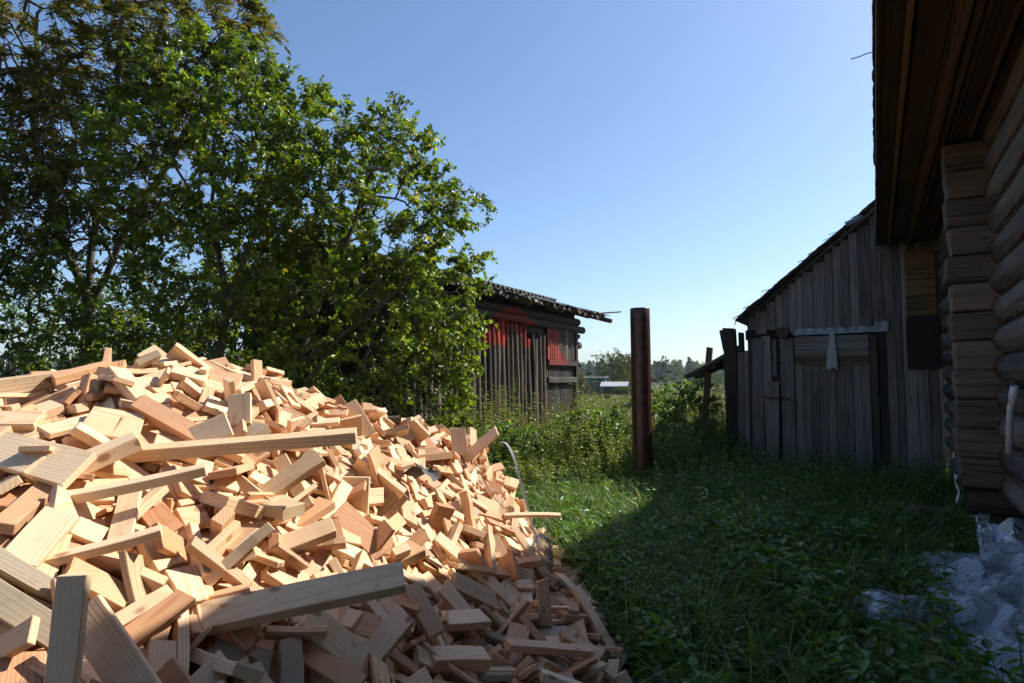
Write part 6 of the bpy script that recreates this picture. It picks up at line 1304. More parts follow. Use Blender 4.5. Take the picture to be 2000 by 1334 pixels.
    (-3709, 5481, 393, 705, 32, -233, -669, 127, 106, 38), (-1910, 5229, 1011, 105, 756, 585, 275, 180, 76, 19), (-1787, 5338, 999, 28, 616, -763, 195, 548, 35, 30),
    (-938, 5162, 1231, 443, -45, -170, -879, 154, 76, 18), (82, 5003, 397, 29, 931, 23, -363, 99, 53, 24), (430, 5176, 87, 496, -3, 350, 795, 191, 47, 38),
    (-4538, 5280, 215, 695, -236, 29, 678, 145, 114, 30), (-3797, 5313, 389, 296, -742, -501, 333, 278, 19, 18), (-3653, 5434, 394, 212, 437, 871, -81, 233, 76, 19),
    (-1955, 5660, 817, 301, 209, -152, -918, 113, 91, 38), (-1804, 5584, 866, 944, -270, -103, -160, 70, 68, 34), (-1118, 5527, 1154, 915, 66, 62, 393, 290, 76, 24),
    (-655, 5320, 1230, 982, -46, 149, 102, 169, 114, 38), (-473, 5340, 1155, 535, 85, 38, 839, 92, 28, 19), (267, 5218, 204, 239, 746, -408, -469, 187, 106, 34),
    (-3905, 5616, 243, 431, 16, -205, -879, 127, 53, 19), (-3753, 5551, 319, 224, 921, 306, 86, 144, 38, 38), (-3684, 5693, 312, 412, 72, 53, -907, 144, 76, 34),
    (-987, 5530, 1111, 336, -189, -6, 923, 192, 38, 38), (-797, 5616, 1141, 904, 214, -52, -367, 102, 68, 34), (-812, 5675, 1118, 126, 15, 982, 143, 114, 106, 30),
    (352, 5463, 82, 71, 382, 9, 921, 162, 76, 38), (-3958, 5776, 224, 264, -27, -207, 942, 202, 38, 30), (-2841, 5867, 501, 147, 463, -856, -175, 68, 91, 38),
    (-1782, 5827, 787, 876, -178, -150, -423, 81, 68, 34), (-1510, 6048, 734, 172, 724, -643, 180, 161, 29, 24), (-1318, 6159, 740, 841, -515, -133, -97, 312, 76, 38),
    (-1322, 5935, 863, 425, 176, -72, -885, 75, 76, 24), (-1031, 6122, 813, 898, -230, -208, -311, 127, 114, 34), (-949, 5912, 953, 295, 867, -401, 10, 140, 106, 24),
    (-700, 5629, 1131, 176, -356, -650, 648, 104, 39, 38), (-479, 5704, 1123, 78, 2, 217, 973, 156, 76, 38), (170, 5765, 305, 576, -343, 290, -683, 85, 76, 24),
    (262, 5770, 206, 291, -584, -703, 283, 115, 38, 24), (374, 5671, 54, 200, -551, -788, 191, 151, 53, 30), (-2323, 5824, 626, 843, -104, -236, -472, 69, 114, 38),
    (-2179, 5954, 640, 911, -194, -254, -258, 87, 68, 38), (-1588, 6059, 742, 77, 678, 726, -88, 82, 106, 34), (-1535, 6152, 653, 316, 940, -70, 107, 147, 76, 24),
    (-1231, 6235, 668, 298, 723, 603, -158, 156, 68, 24), (-1156, 5849, 939, 236, 296, 901, -213, 90, 76, 38), (-1041, 6274, 692, 591, -200, 185, 760, 160, 76, 38),
    (364, 5725, 138, 754, 590, -242, -157, 118, 76, 24), (-3865, 6039, 173, 658, 214, 577, 433, 171, 114, 38), (-2794, 6452, 275, 350, 725, 483, -345, 149, 106, 38),
    (-2268, 6114, 525, 126, 124, 951, -252, 110, 91, 38), (-1640, 6089, 678, 865, -247, -16, 436, 91, 114, 34), (-840, 6524, 474, 313, -145, -464, 816, 87, 38, 38),
    (-828, 6709, 345, 640, -322, 267, 644, 124, 106, 38), (-491, 6597, 455, 251, 658, 684, -194, 176, 114, 38), (289, 5931, 167, 387, 910, -148, -6, 127, 39, 38),
    (-3389, 6437, 56, 247, 950, 62, 178, 108, 29, 24), (-2934, 6508, 161, 400, 741, 528, 108, 135, 53, 30), (-1955, 6397, 432, 206, 933, -231, 182, 152, 38, 38),
    (-1569, 6445, 467, 338, 9, -392, -856, 82, 106, 38), (-689, 6386, 573, 101, 64, 914, -387, 88, 26, 24), (-437, 6154, 774, 224, 502, -803, 230, 231, 91, 19),
    (111, 6407, 229, 531, -768, 166, 318, 108, 44, 38), (-2539, 6399, 297, 65, -246, 908, -333, 68, 114, 24), (-1882, 6520, 370, 57, 569, -758, 312, 114, 106, 38),
    (-1037, 6659, 332, 751, -277, -210, -562, 182, 42, 34), (-899, 6505, 457, 839, -222, 188, 459, 106, 76, 24), (-631, 6436, 530, 259, -51, -382, -886, 123, 53, 24),
    (-167, 6822, 141, 759, -165, 254, 576, 180, 53, 38), (-75, 6504, 318, 305, -51, -940, 145, 138, 45, 30), (-3054, 6689, 62, 98, -552, -828, 10, 153, 114, 24),
    (-2389, 6653, 183, 894, 440, -72, 38, 143, 52, 34), (-2302, 6735, 135, 792, -277, 105, 534, 159, 114, 38), (402, 6443, 11, 107, 68, -50, -991, 178, 114, 30),
    (-1959, 1621, 1033, 787, -485, -355, 139, 445, 29, 24), (-1733, 1382, 951, 857, 186, 199, -437, 188, 114, 30), (-1828, 1492, 985, 315, -914, -240, -88, 135, 76, 24),
    (-1684, 1666, 1025, 64, -540, 821, 175, 102, 114, 30), (-2248, 1771, 1065, 435, -226, 669, -559, 132, 41, 34), (-1743, 1772, 1112, 890, 280, 275, -232, 71, 38, 24),
    (-1655, 1707, 1069, 115, 218, -449, 859, 297, 26, 18), (-1196, 2112, 973, 145, -440, 773, -434, 106, 26, 18), (-2517, 1774, 1081, 62, -986, 82, -128, 192, 53, 24),
    (-2097, 2070, 1211, 797, -229, -406, 384, 151, 39, 38), (-1836, 1870, 1203, 173, -395, 830, -355, 254, 68, 38), (-1402, 2181, 1118, 296, -246, -909, -161, 95, 21, 19),
    (-561, 1969, 496, 214, -385, 171, -881, 196, 44, 38), (-2261, 1966, 1222, 593, 434, -88, -673, 197, 68, 24), (-1858, 2092, 1250, 73, -194, -951, -229, 69, 76, 18),
    (-1136, 2158, 974, 291, -838, -400, 233, 68, 76, 18), (-507, 2253, 428, 679, -249, 386, -573, 201, 43, 38), (-244, 2300, 255, 80, 50, 991, 92, 152, 91, 34),
    (-490, 2343, 386, 364, -612, -680, 173, 142, 76, 24), (-2435, 1764, 1166, 116, -333, -929, -116, 142, 53, 38), (-2111, 1997, 1287, 17, -130, 196, -972, 112, 91, 34),
    (-1975, 2105, 1285, 914, 172, 48, -364, 135, 19, 18), (-191, 2537, 281, 655, 256, -15, 711, 103, 91, 38), (-369, 2374, 364, 744, -263, 330, -518, 155, 68, 30),
    (-178, 2392, 217, 19, 747, 653, -122, 140, 91, 18), (-2386, 2525, 1394, 219, -884, -395, -119, 144, 76, 18), (-2197, 2369, 1392, 796, -550, -231, 104, 355, 37, 34),
    (-1951, 2410, 1391, 115, -984, -48, -128, 85, 68, 34), (-1989, 2065, 1284, 283, -825, -223, -435, 107, 76, 38), (-1628, 2617, 1442, 81, 33, -959, -270, 124, 114, 24),
    (-290, 2489, 359, 252, -385, -885, -74, 100, 76, 34), (218, 2708, 133, 44, -207, 973, 87, 391, 76, 30), (-2784, 2145, 1274, 446, 115, 136, -877, 545, 76, 38),
    (-1046, 2553, 1028, 258, 351, -824, -363, 219, 30, 19), (-657, 2861, 717, 215, -934, -86, 272, 110, 76, 19), (-118, 2585, 221, 229, 171, 950, 130, 213, 106, 24),
    (-36, 2625, 173, 389, 423, 592, -565, 184, 53, 24), (-3244, 2462, 1247, 233, -951, -188, -76, 240, 76, 24), (-2472, 2554, 1442, 207, 155, 480, 839, 211, 53, 38),
    (-538, 2860, 553, 71, -389, 168, -903, 76, 76, 30), (173, 2929, 142, 14, 115, 978, 174, 223, 114, 19), (-3338, 3194, 1379, 448, 182, -58, -873, 183, 106, 19),
    (-3182, 3220, 1409, 92, 806, 573, 115, 219, 68, 24), (-2818, 3162, 1497, 321, 720, -573, -224, 166, 76, 30), (-2423, 2989, 1562, 725, 21, -293, 622, 196, 91, 34),
    (-1219, 3053, 1395, 373, -49, -633, 677, 158, 24, 18), (-400, 3156, 420, 469, 437, 166, 750, 103, 76, 38), (-1850, 3242, 1717, 637, 211, -22, -741, 178, 17, 18),
    (-871, 3251, 1011, 826, -115, 364, -415, 329, 53, 24), (-431, 3160, 513, 776, -227, 394, -436, 315, 76, 30), (260, 3178, 154, 624, -88, 29, -776, 204, 76, 38),
    (-1493, 3566, 1691, 41, 235, 106, 965, 126, 106, 30), (-447, 3500, 546, 659, 312, 236, 642, 124, 76, 24), (-2159, 3951, 1429, 223, 34, -248, -942, 120, 68, 38),
    (124, 3497, 191, 239, -187, -952, -49, 135, 76, 38), (8, 3559, 185, 989, -146, 28, -12, 197, 38, 30), (410, 3543, 114, 2, -76, 997, 33, 197, 91, 24),
    (-3558, 4034, 1016, 847, 302, 226, 376, 123, 68, 30), (-2542, 4015, 1259, 816, -125, -186, -532, 116, 53, 18), (-1898, 4043, 1496, 315, -923, 218, 21, 132, 114, 38),
    (-38, 3618, 253, 310, 702, -641, 7, 104, 76, 38), (-249, 3784, 420, 361, -202, -909, -58, 107, 68, 19), (3, 3583, 227, 692, 255, -401, -544, 214, 49, 34),
    (50, 3763, 139, 924, 186, 302, 143, 111, 106, 19), (428, 3718, 27, 357, 27, 36, 933, 209, 91, 24), (-3709, 4111, 934, 111, -50, 991, 47, 91, 53, 19),
    (-1567, 4028, 1547, 196, 786, -584, 53, 126, 106, 38), (-536, 3770, 720, 311, 383, -832, -255, 139, 38, 18), (-4049, 4298, 797, 979, -140, 145, -21, 178, 114, 24),
    (-2409, 4443, 1222, 340, -544, -436, -632, 155, 68, 19), (-2021, 4213, 1339, 110, 34, 980, -163, 134, 76, 38), (78, 3888, 212, 239, -921, -176, 252, 206, 53, 34),
    (-4074, 4326, 761, 83, 922, 324, -195, 89, 106, 34), (-2307, 4510, 1134, 848, -151, -263, -434, 117, 68, 24), (-1709, 4548, 1371, 5, -42, -320, -946, 547, 76, 38),
    (-4032, 4515, 663, 326, 682, 654, -28, 99, 91, 38), (-3623, 4684, 763, 509, -791, 58, -333, 192, 106, 24), (-2911, 4554, 966, 117, -85, 970, -197, 142, 91, 38),
    (-2765, 4564, 1000, 954, -221, -173, 102, 150, 76, 30), (-1186, 4531, 1416, 333, -124, -272, -894, 126, 76, 38), (-107, 4365, 520, 275, 522, -644, -487, 129, 91, 38),
    (-182, 4270, 533, 932, 121, 329, -93, 223, 91, 30), (-266, 4389, 636, 73, 771, -538, -334, 120, 30, 19), (-4373, 4732, 539, 100, -542, -814, 184, 150, 114, 38),
    (-2635, 4839, 930, 794, -255, -104, 542, 212, 76, 19), (-293, 4357, 711, 288, 939, -180, 54, 103, 38, 19), (86, 4463, 299, 923, 37, 364, -117, 68, 114, 38),
    (-1999, 4864, 1085, 166, -227, -547, 788, 111, 32, 24), (-1464, 4834, 1226, 5, 940, 338, 37, 98, 38, 34), (-1468, 4807, 1281, 77, 737, 613, 275, 166, 91, 18),
    (-1302, 4749, 1328, 452, 453, -76, -764, 83, 53, 38), (-3825, 5179, 500, 393, -376, 53, -838, 157, 76, 30), (-2158, 5123, 1020, 81, 947, -311, 1, 245, 76, 34),
    (-1580, 5031, 1185, 236, -731, -639, -54, 167, 18, 18), (-449, 4702, 937, 115, 347, -69, 928, 210, 38, 18), (189, 4677, 292, 876, 32, 421, -232, 121, 91, 24),
    (-2061, 5358, 931, 676, -303, 669, 57, 83, 114, 38), (-1289, 5354, 1130, 887, -367, 241, 143, 131, 68, 38), (457, 4965, 21, 141, -237, -960, -42, 143, 68, 19),
    (-3540, 5551, 399, 304, 17, -267, -914, 246, 53, 38), (-2345, 5622, 780, 596, -696, 373, -145, 176, 44, 38), (-1911, 5356, 940, 670, -306, 668, 105, 68, 76, 18),
    (-1510, 5199, 1088, 253, -169, 312, -900, 78, 53, 30), (-1521, 5480, 1037, 830, 245, 126, 485, 131, 76, 34), (197, 5016, 236, 462, -361, 265, -766, 120, 43, 30),
    (441, 5129, 47, 24, -974, -186, 124, 310, 53, 19), (-3625, 5602, 375, 209, 57, 196, -956, 141, 91, 38), (-1888, 5407, 970, 491, -514, -12, 703, 227, 38, 18),
    (389, 5364, 49, 492, -138, -682, 524, 136, 26, 18), (-4493, 5646, 71, 784, 455, 322, 273, 104, 22, 18), (-3541, 5656, 362, 863, 447, -216, -95, 123, 51, 38),
    (-1342, 5665, 1052, 257, -125, -5, 958, 193, 38, 30), (-4557, 5733, 62, 153, 982, -110, -14, 274, 38, 34), (-3778, 5609, 276, 982, -137, -125, 25, 117, 38, 19),
    (-2899, 5709, 507, 4, 192, -959, 209, 96, 53, 38), (-2290, 5775, 670, 967, -24, 85, -238, 109, 34, 24), (-1939, 6156, 635, 196, 960, 196, -48, 123, 68, 38),
    (-1132, 6219, 724, 695, -286, 160, 640, 556, 37, 24), (-766, 6016, 895, 120, 532, -808, 224, 103, 53, 34), (-806, 5831, 1021, 407, 867, -232, 170, 196, 68, 19),
    (144, 5938, 319, 550, 250, 340, 720, 219, 76, 34), (177, 5640, 300, 322, 671, -598, -298, 148, 76, 18), (269, 5570, 200, 394, -208, -876, 186, 185, 68, 38),
    (-3849, 5887, 190, 166, -833, 509, 139, 108, 76, 38), (-3230, 6155, 250, 244, 712, 650, -105, 127, 38, 38), (-2481, 6205, 482, 588, 447, -635, -224, 424, 76, 19),
    (-1937, 6102, 679, 385, -920, -36, 64, 182, 68, 30), (-1657, 6205, 626, 826, -143, 512, -189, 82, 76, 30), (-1257, 6491, 482, 79, 216, -943, 242, 233, 91, 24),
    (-1099, 5993, 855, 228, 338, 854, -324, 122, 53, 38), (-979, 5889, 947, 481, 312, 713, 404, 148, 20, 18), (-634, 6201, 773, 334, 198, 371, 844, 97, 58, 38),
    (-411, 5984, 930, 338, -675, 309, -578, 163, 45, 38),
]

def offcut_mb(i, L, W, T, tint=None, mx=None, hero=False):
    b = MB(i * 7 + 1)
    r = b.r
    sk = lambda: 0 if r.random() < .55 else r.uniform(-.35, .35)
    long = L / W > 2.2
    b.board(L, W, T, mx, ch=.0022, skew=(sk(), sk()), tint=(r.random() ** 1.15 if tint is None else tint), nseg=4 if long else 2,
            wob=.0012 if r.random() < .8 else .004, bow=r.uniform(-.006, .006) if long else 0, taper=0 if r.random() < .85 else r.uniform(.05, .3))
    return b

def shape(L, W, T):
    if L / W > 3.0: return 'slim lath offcut'
    if L / W < 1.45: return 'stubby square offcut'
    if T >= .04: return 'thick board offcut'
    return 'thin board offcut'
SHORT = ['longest pale lath', 'thick plank above the thin lath', 'long thin sloping lath', 'long wide grained plank', 'upright grey board', 'wide knotty leaning board', 'grey slanting board', 'knotty board on the shade line',
         'wide yellowish board', 'square lath with sunlit tip', 'pale board behind the crest', 'bright upright board under the crest', 'white upright board', 'leaning white board', 'plank poking from the crest',
         'heavy sawn block', 'pale tilted block', 'chunky level block', 'sliding grey board end', 'dark knotty square block', 'narrow grey edge board', 'diamond-shaped offcut', 'thin stick over the grass', 'wide striped board end',
         'brown notched board', 'pink-stained pale board', 'reddish striped board end', 'slim lath beside the film', 'long narrow sliding board']
def describe(p, L, W, T, tint):
    """Which piece: its form and tone, and where it lies from the nearest piece that stands out."""
    d = [((Vector(h[0]) - p).length, k) for k, h in enumerate(HEROES)]
    dist, k = min(d); q = Vector(HEROES[k][0])
    a = (p.z - 1.65) / p.y - (q.z - 1.65) / q.y; b = p.x / p.y - q.x / q.y
    far = 'well ' if dist > .45 else ''
    if abs(a) > abs(b): rel = far + ('above' if a > 0 else 'below')
    else: rel = far + ('right of' if b > 0 else 'left of')
    tone = 'pale' if tint < .42 else ('tan' if tint < .75 else ('reddish' if tint < .9 else 'greyish'))
    return tone + ' ' + shape(L, W, T) + ' ' + rel + ' the ' + SHORT[k]

def heap():
    N_THINGS = 300 - len(HEROES)
    for k, (c, q, d, lab) in enumerate(HEROES):
        tint = .56 if 'upright grey' in lab else .93 if 'grey' in lab or 'dark' in lab else (.02 + .3 * ((k * 37) % 10) / 10)
        if 'reddish' in lab or 'brown' in lab: tint = .86
        o = offcut_mb(5000 + k, *d, tint=tint).build('wood_offcut', M['pine'])
        o.location = c; o.rotation_mode = 'QUATERNION'; o.rotation_quaternion = q
        tag(o, lab, 'offcut', 'offcuts in the firewood heap')
    for i in range(N_THINGS):
        x, y, z, qw, qx, qy, qz, L, W, T = PIECES[i]
        o = offcut_mb(i, L / 1000, W / 1000, T / 1000).build('wood_offcut', M['pine'])
        o.location = (x / 1000, y / 1000, z / 1000); o.rotation_mode = 'QUATERNION'
        o.rotation_quaternion = Quaternion((qw, qx, qy, qz)).normalized()
        tag(o, describe(o.location, L / 1000, W / 1000, T / 1000, o.data.attributes['tint'].data[0].value), 'offcut', 'offcuts in the firewood heap')
    seen = {}
    for o in [q for q in COL.objects if q.name.startswith('wood_offcut')]: seen.setdefault(o['label'], []).append(o)
    for lab, same in seen.items():       # where several answer to one description, their size tells them apart
        if len(same) > 1:
            same.sort(key=lambda q: -q.dimensions.x)
            words = ['longest', 'shortest'] if len(same) == 2 else ['longest', 'shorter', 'third longest', 'fourth longest', 'fifth longest', 'sixth longest'][:len(same)]
            if len(same) == 2: words = ['longer', 'shorter']
            else: words[1] = 'second longest'
            for q, w in zip(same, words + ['short'] * 9): q['label'] = w + ' ' + lab
    rest = MB(1)
    for i in range(N_THINGS, len(PIECES)):
        x, y, z, qw, qx, qy, qz, L, W, T = PIECES[i]
        mx = Matrix.Translation((x / 1000, y / 1000, z / 1000)) @ Quaternion((qw, qx, qy, qz)).normalized().to_matrix().to_4x4()
        b = offcut_mb(i, L / 1000, W / 1000, T / 1000, None, mx)
        rest.add(b.v, b.f, b.g, b.t)
    # buried core of the heap: small chips lie on it
    ridge = [(-4.2, 3.0, 1.34), (-2.6, 3.2, 1.42), (-1.75, 3.35, 1.74), (-1.45, 3.6, 1.68), (-1.0, 4.7, 1.38), (-.42, 5.6, 1.22)]
    P = []
    for a, b in zip(ridge[:-1], ridge[1:]):
        for k in range(12): P.append([a[j] * (1 - k/12) + b[j] * k/12 for j in range(3)])
    P = np.array(P + [list(ridge[-1])])
    def hgt(x, y):
        xo = -.5 + (x + .5) / .82 if x > -.5 else x
        dx = xo - P[:, 0]; dy = y - P[:, 1]
        d = np.sqrt((np.where(dx > 0, 1.2, .30) * dx) ** 2 + (np.where(dy > 0, .8, .44) * dy) ** 2 + .01) - .1
        return (float((P[:, 2] - d).max()) - .16) * 1.075
    rr = random.Random(77)
    n = 60
    xs = np.linspace(-6.4, .9, n); ys = np.linspace(.3, 8.6, n)
    vs = [(x, y, max(-.05, hgt(x, y) - .045 + .03 * noise.noise((x * 6, y * 6, 0)))) for y in ys for x in xs]
    rest.add(vs, [(j*n+i, j*n+i+1, (j+1)*n+i+1, (j+1)*n+i) for j in range(n-1) for i in range(n-1)], None, .9)
    for k in range(2600):
        x = rr.uniform(-4.2, .75); y = rr.uniform(.8, 6.6); h = hgt(x, y)
        if h < -.05: continue
        L = rr.uniform(.05, .16); W = rr.uniform(.03, .09); T = rr.uniform(.012, .035)
        mx = Matrix.Translation((x, y, max(h, 0) - .015 + rr.uniform(-.01, .03))) @ Euler((rr.gauss(0, .5), rr.gauss(0, .5), rr.uniform(0, 6.3))).to_matrix().to_4x4()
        b = MB(k); b.board(L, W, T, mx, ch=.0015, tint=rr.random()); rest.add(b.v, b.f, b.g, b.t)
    tag(rest.build('wood_offcuts', M['pine']), 'smaller pine offcuts filling the gaps of the firewood heap', 'firewood', kind='stuff')
heap()

def crumple(name, f, nu, nv, mat, parent=None, seed=0, smooth=True, amp=1.0):
    """Crumpled film: f(s, t) gives the smooth shape, sharp creases are added."""
    vs = []
    for j in range(nv + 1):
        for i in range(nu + 1):
            p = Vector(f(i / nu, j / nv))
            q = p * 6 + Vector((seed * 3.1, seed, 0))
            c = 1 - abs(noise.noise(q * .6)) * 2; c2 = 1 - abs(noise.noise(q * 2.3)) * 2; c3 = noise.noise(q * 6)
            vs.append(p + Vector((c2 * .018, c3 * .010, c * .055 + c2 * .012 + c3 * .003)) * amp)
    k = nu + 1
    fs = [(j*k+i, j*k+i+1, (j+1)*k+i+1, (j+1)*k+i) for j in range(nv) for i in range(nu)]
    me = bpy.data.meshes.new(name); me.from_pydata([tuple(v) for v in vs], [], fs); me.materials.append(mat)
    me.polygons.foreach_set('use_smooth', [smooth] * len(fs)); me.update()
    return link(name, me, parent)

def small_things():
    # white strapping over the far end of the heap
    pts = [Vector((-.10, 5.15, 1.16)), Vector((-.04, 5.08, 1.15)), Vector((.02, 4.98, 1.04)), Vector((.07, 4.9, .86)), Vector((.14, 4.8, .62)), Vector((.20, 4.7, .40))]
    fine = []
    for i in range(len(pts) - 1):
        for k in range(5):
            t = k / 5; a = pts[max(i-1, 0)]; b = pts[i]; c = pts[i+1]; d = pts[min(i+2, len(pts)-1)]
            fine.append(.5 * ((2*b) + (-a+c)*t + (2*a-5*b+4*c-d)*t*t + (-a+3*b-3*c+d)*t**3))
    fine.append(pts[-1])
    g = MB(1); vs = []; fs = []
    for p in fine: vs += [p + Vector((-.009, 0, 0)), p + Vector((.009, .002, .002)), p + Vector((.009, .004, .001)), p + Vector((-.009, .002, -.001))]
    for i in range(len(fine) - 1):
        for k in range(4): fs.append((i*4+k, i*4+(k+1) % 4, i*4+4+(k+1) % 4, i*4+4+k))
    g.add(vs, fs); tag(g.build('packing_strap', M['white_plastic']), 'white packing strap arching over the far end of the heap', 'strap')
    def wrap(s, t):
        a = s * 2 * PI; b = (t - .5) * PI
        return (.20 + .085 * math.cos(b) * math.cos(a), 4.58 + .07 * math.cos(b) * math.sin(a), .36 + .16 * math.sin(b))
    tag(crumple('plastic_wrap', wrap, 26, 18, M['clear_film'], seed=3), 'crumpled clear wrap caught on the edge of the firewood heap', 'plastic film')
    def scrap(s, t): return (-.60 + (s - .5) * .20 + .03 * math.sin(t * 5), 4.05 + (t - .5) * .16, 1.02 + .05 * math.sin(s * 4) * math.cos(t * 3))
    tag(crumple('black_scrap', scrap, 14, 12, M['black_scrap'], seed=5), 'scrap of black film among the sunlit offcuts', 'plastic film')
    # rolled bark at the back of the heap
    b = MB(3); vs = []; fs = []; n = 22
    for j in (0, 1):
        for i in range(n + 1):
            a = i / n * 2 * PI * 1.15; r = .028 + .010 * i / n
            vs.append(Vector((-1.10 + .24 * j, 4.85 + r * math.cos(a), 1.35 + .012 * j + r * math.sin(a))))
    for i in range(n): fs.append((i, i + 1, n + 2 + i, n + 1 + i))
    b.add(vs, fs); tag(b.build('bark_roll', M['slab_wood'], None, True), 'curled roll of grey bark lying on the back of the heap', 'bark')

    # film, sack and timber by the house wall
    def film(s, t):
        u = .02 + s * 1.0; v = 3.4 + t * 3.4
        edge = min(s, 1) ** .6 * min(1, 4 * t) * min(1, 5 * (1 - t) + .3)
        fold = .085 * abs(math.sin(t * 13 + s * 6 + 2 * math.sin(s * 5))) + .03 * abs(math.sin(t * 31 - s * 11 + 1.5 * math.sin(t * 9)))
        return tuple(uv(u + .12 * math.sin(t * 9) * (1 - s), v + .08 * math.sin(s * 8), .03 + edge * (.12 + .16 * s * (.5 + .5 * t)) + fold * (.3 + .7 * edge)))
    tag(crumple('film_heap', film, 130, 260, M['film'], seed=1), 'heap of crumpled milky plastic sheeting along the foot of the log wall', 'plastic film')
    def sack(s, t):
        a = s * 2 * PI; b = t * PI * .5
        k = 1 + .12 * math.sin(a * 3 + 1) + .08 * math.sin(a * 5)
        return tuple(uv(.06 + .30 * math.cos(b) * math.cos(a) * k, 4.55 + .30 * math.cos(b) * math.sin(a) * k, .0 + (.33 * math.sin(b) ** .8)))
    tag(crumple('plastic_sack', sack, 64, 30, M['clear_film'], seed=2, amp=.8), 'bulging clear plastic sack lying in the nettles before the sheeting', 'plastic sack')
    def torn(s, t): return tuple(uv(.68 + .34 * s, 6.66 + .05 * math.sin(s * 6) - .22 * t, .44 - .30 * t + .04 * math.sin(s * 11)))
    tag(crumple('torn_film', torn, 60, 44, M['film'], seed=4, amp=1.5), 'torn white film bunched under the lowest corner logs', 'plastic film')
    def torn2(s, t): return tuple(uv(.592 - .012 * math.sin(t * 8), 6.80 + .16 * s, .78 - .26 * t))
    tag(crumple('torn_film', torn2, 8, 16, M['white_plastic'], seed=6), 'strip of white film stuck to the end of the lowest corner log', 'plastic film')
    for (u, v, r, h, lab) in ((.12, 8.35, .21, .22, 'sawn round stump in the nettles by the house corner'),):
        b = MB(8); b.log((0, 0, -.05), (0, 0, h), r * 1.1, r, n=20, seg=5, wob=.12)
        o = b.build('stump', M['log_hewn'], None, True); o.location = uv(u, v); tag(o, lab, 'stump')
    b = MB(9); b.board(.62, .20, .12, None, ch=.012, nseg=4, wob=.006)
    o = b.build('timber_block', M['log_hewn']); o.location = uv(.56, 8.35, .20); o.rotation_euler = (.08, .16, -HOUSE_YAW + .5)
    tag(o, 'old squared timber lying between the stump and the house corner', 'timber')
    b = MB(10); b.tube([uv(.845, 5.60, 1.60), uv(.83, 5.68, 1.45), uv(.835, 5.88, 1.13)], [.022, .024, .024], 10)
    b.tube([uv(.845, 5.58, 1.62), uv(.84, 5.60, 1.56), uv(.835, 5.64, 1.50)], [.024, .030, .024], 8)
    tag(b.build('plastic_pipe', M['white_plastic'], None, True), 'thin white plastic pipe hanging aslant on the log wall', 'pipe')
small_things()

# ------------------------------------------------------------------ vegetation tools
def leaf_mesh(name, mat, base, axis, normal, length, width, col, fold=.22, curl=.12):
    """Many pointed leaves in one mesh: each two quads folded on the midrib."""
    n = len(base)
    axis = axis / (np.linalg.norm(axis, axis=1, keepdims=True) + 1e-9)
    side = np.cross(normal, axis); side /= (np.linalg.norm(side, axis=1, keepdims=True) + 1e-9)
    nor = np.cross(axis, side)
    L = np.broadcast_to(np.asarray(length, float).reshape(-1, 1), (n, 1)); W = np.broadcast_to(np.asarray(width, float).reshape(-1, 1), (n, 1))
    def pt(a, s, h): return base + axis * (L * a) + side * (W * s) + nor * (W * h - L * curl * a * a)
    V = np.stack([pt(0, 0, 0), pt(.30, .5, fold), pt(.66, .40, fold), pt(1.0, 0, 0), pt(.66, -.40, fold), pt(.30, -.5, fold)], 1).reshape(-1, 3)
    idx = (np.arange(n) * 6)[:, None]
    F = np.concatenate([idx + np.array([[0, 1, 2, 3]]), idx + np.array([[0, 3, 4, 5]])], 1).reshape(-1)
    return raw_mesh(name, mat, V, F, 4, np.repeat(col, 6, axis=0))

def raw_mesh(name, mat, V, F, k, col):
    me = bpy.data.meshes.new(name)
    nv = len(V); nf = len(F) // k
    me.vertices.add(nv); me.vertices.foreach_set('co', np.ascontiguousarray(V, dtype=np.float32).ravel())
    me.loops.add(nf * k); me.loops.foreach_set('vertex_index', np.ascontiguousarray(F, dtype=np.int32))
    me.polygons.add(nf); me.polygons.foreach_set('loop_start', np.arange(nf, dtype=np.int32) * k)
    me.update(calc_edges=True)
    a = me.attributes.new('col', 'FLOAT_COLOR', 'POINT')
    a.data.foreach_set('color', np.concatenate([col, np.ones((nv, 1))], 1).astype(np.float32).ravel())
    me.materials.append(mat)
    return me

def palette(rng, n, cols, weights, jit=.18):
    c = np.array(cols)[rng.choice(len(cols), n, p=np.array(weights) / sum(weights))]
    return np.clip(c * rng.uniform(1 - jit, 1 + jit, (n, 1)) * rng.uniform(.93, 1.07, (n, 3)), .003, 1)

def unit(a): return a / (np.linalg.norm(a, axis=-1, keepdims=True) + 1e-9)

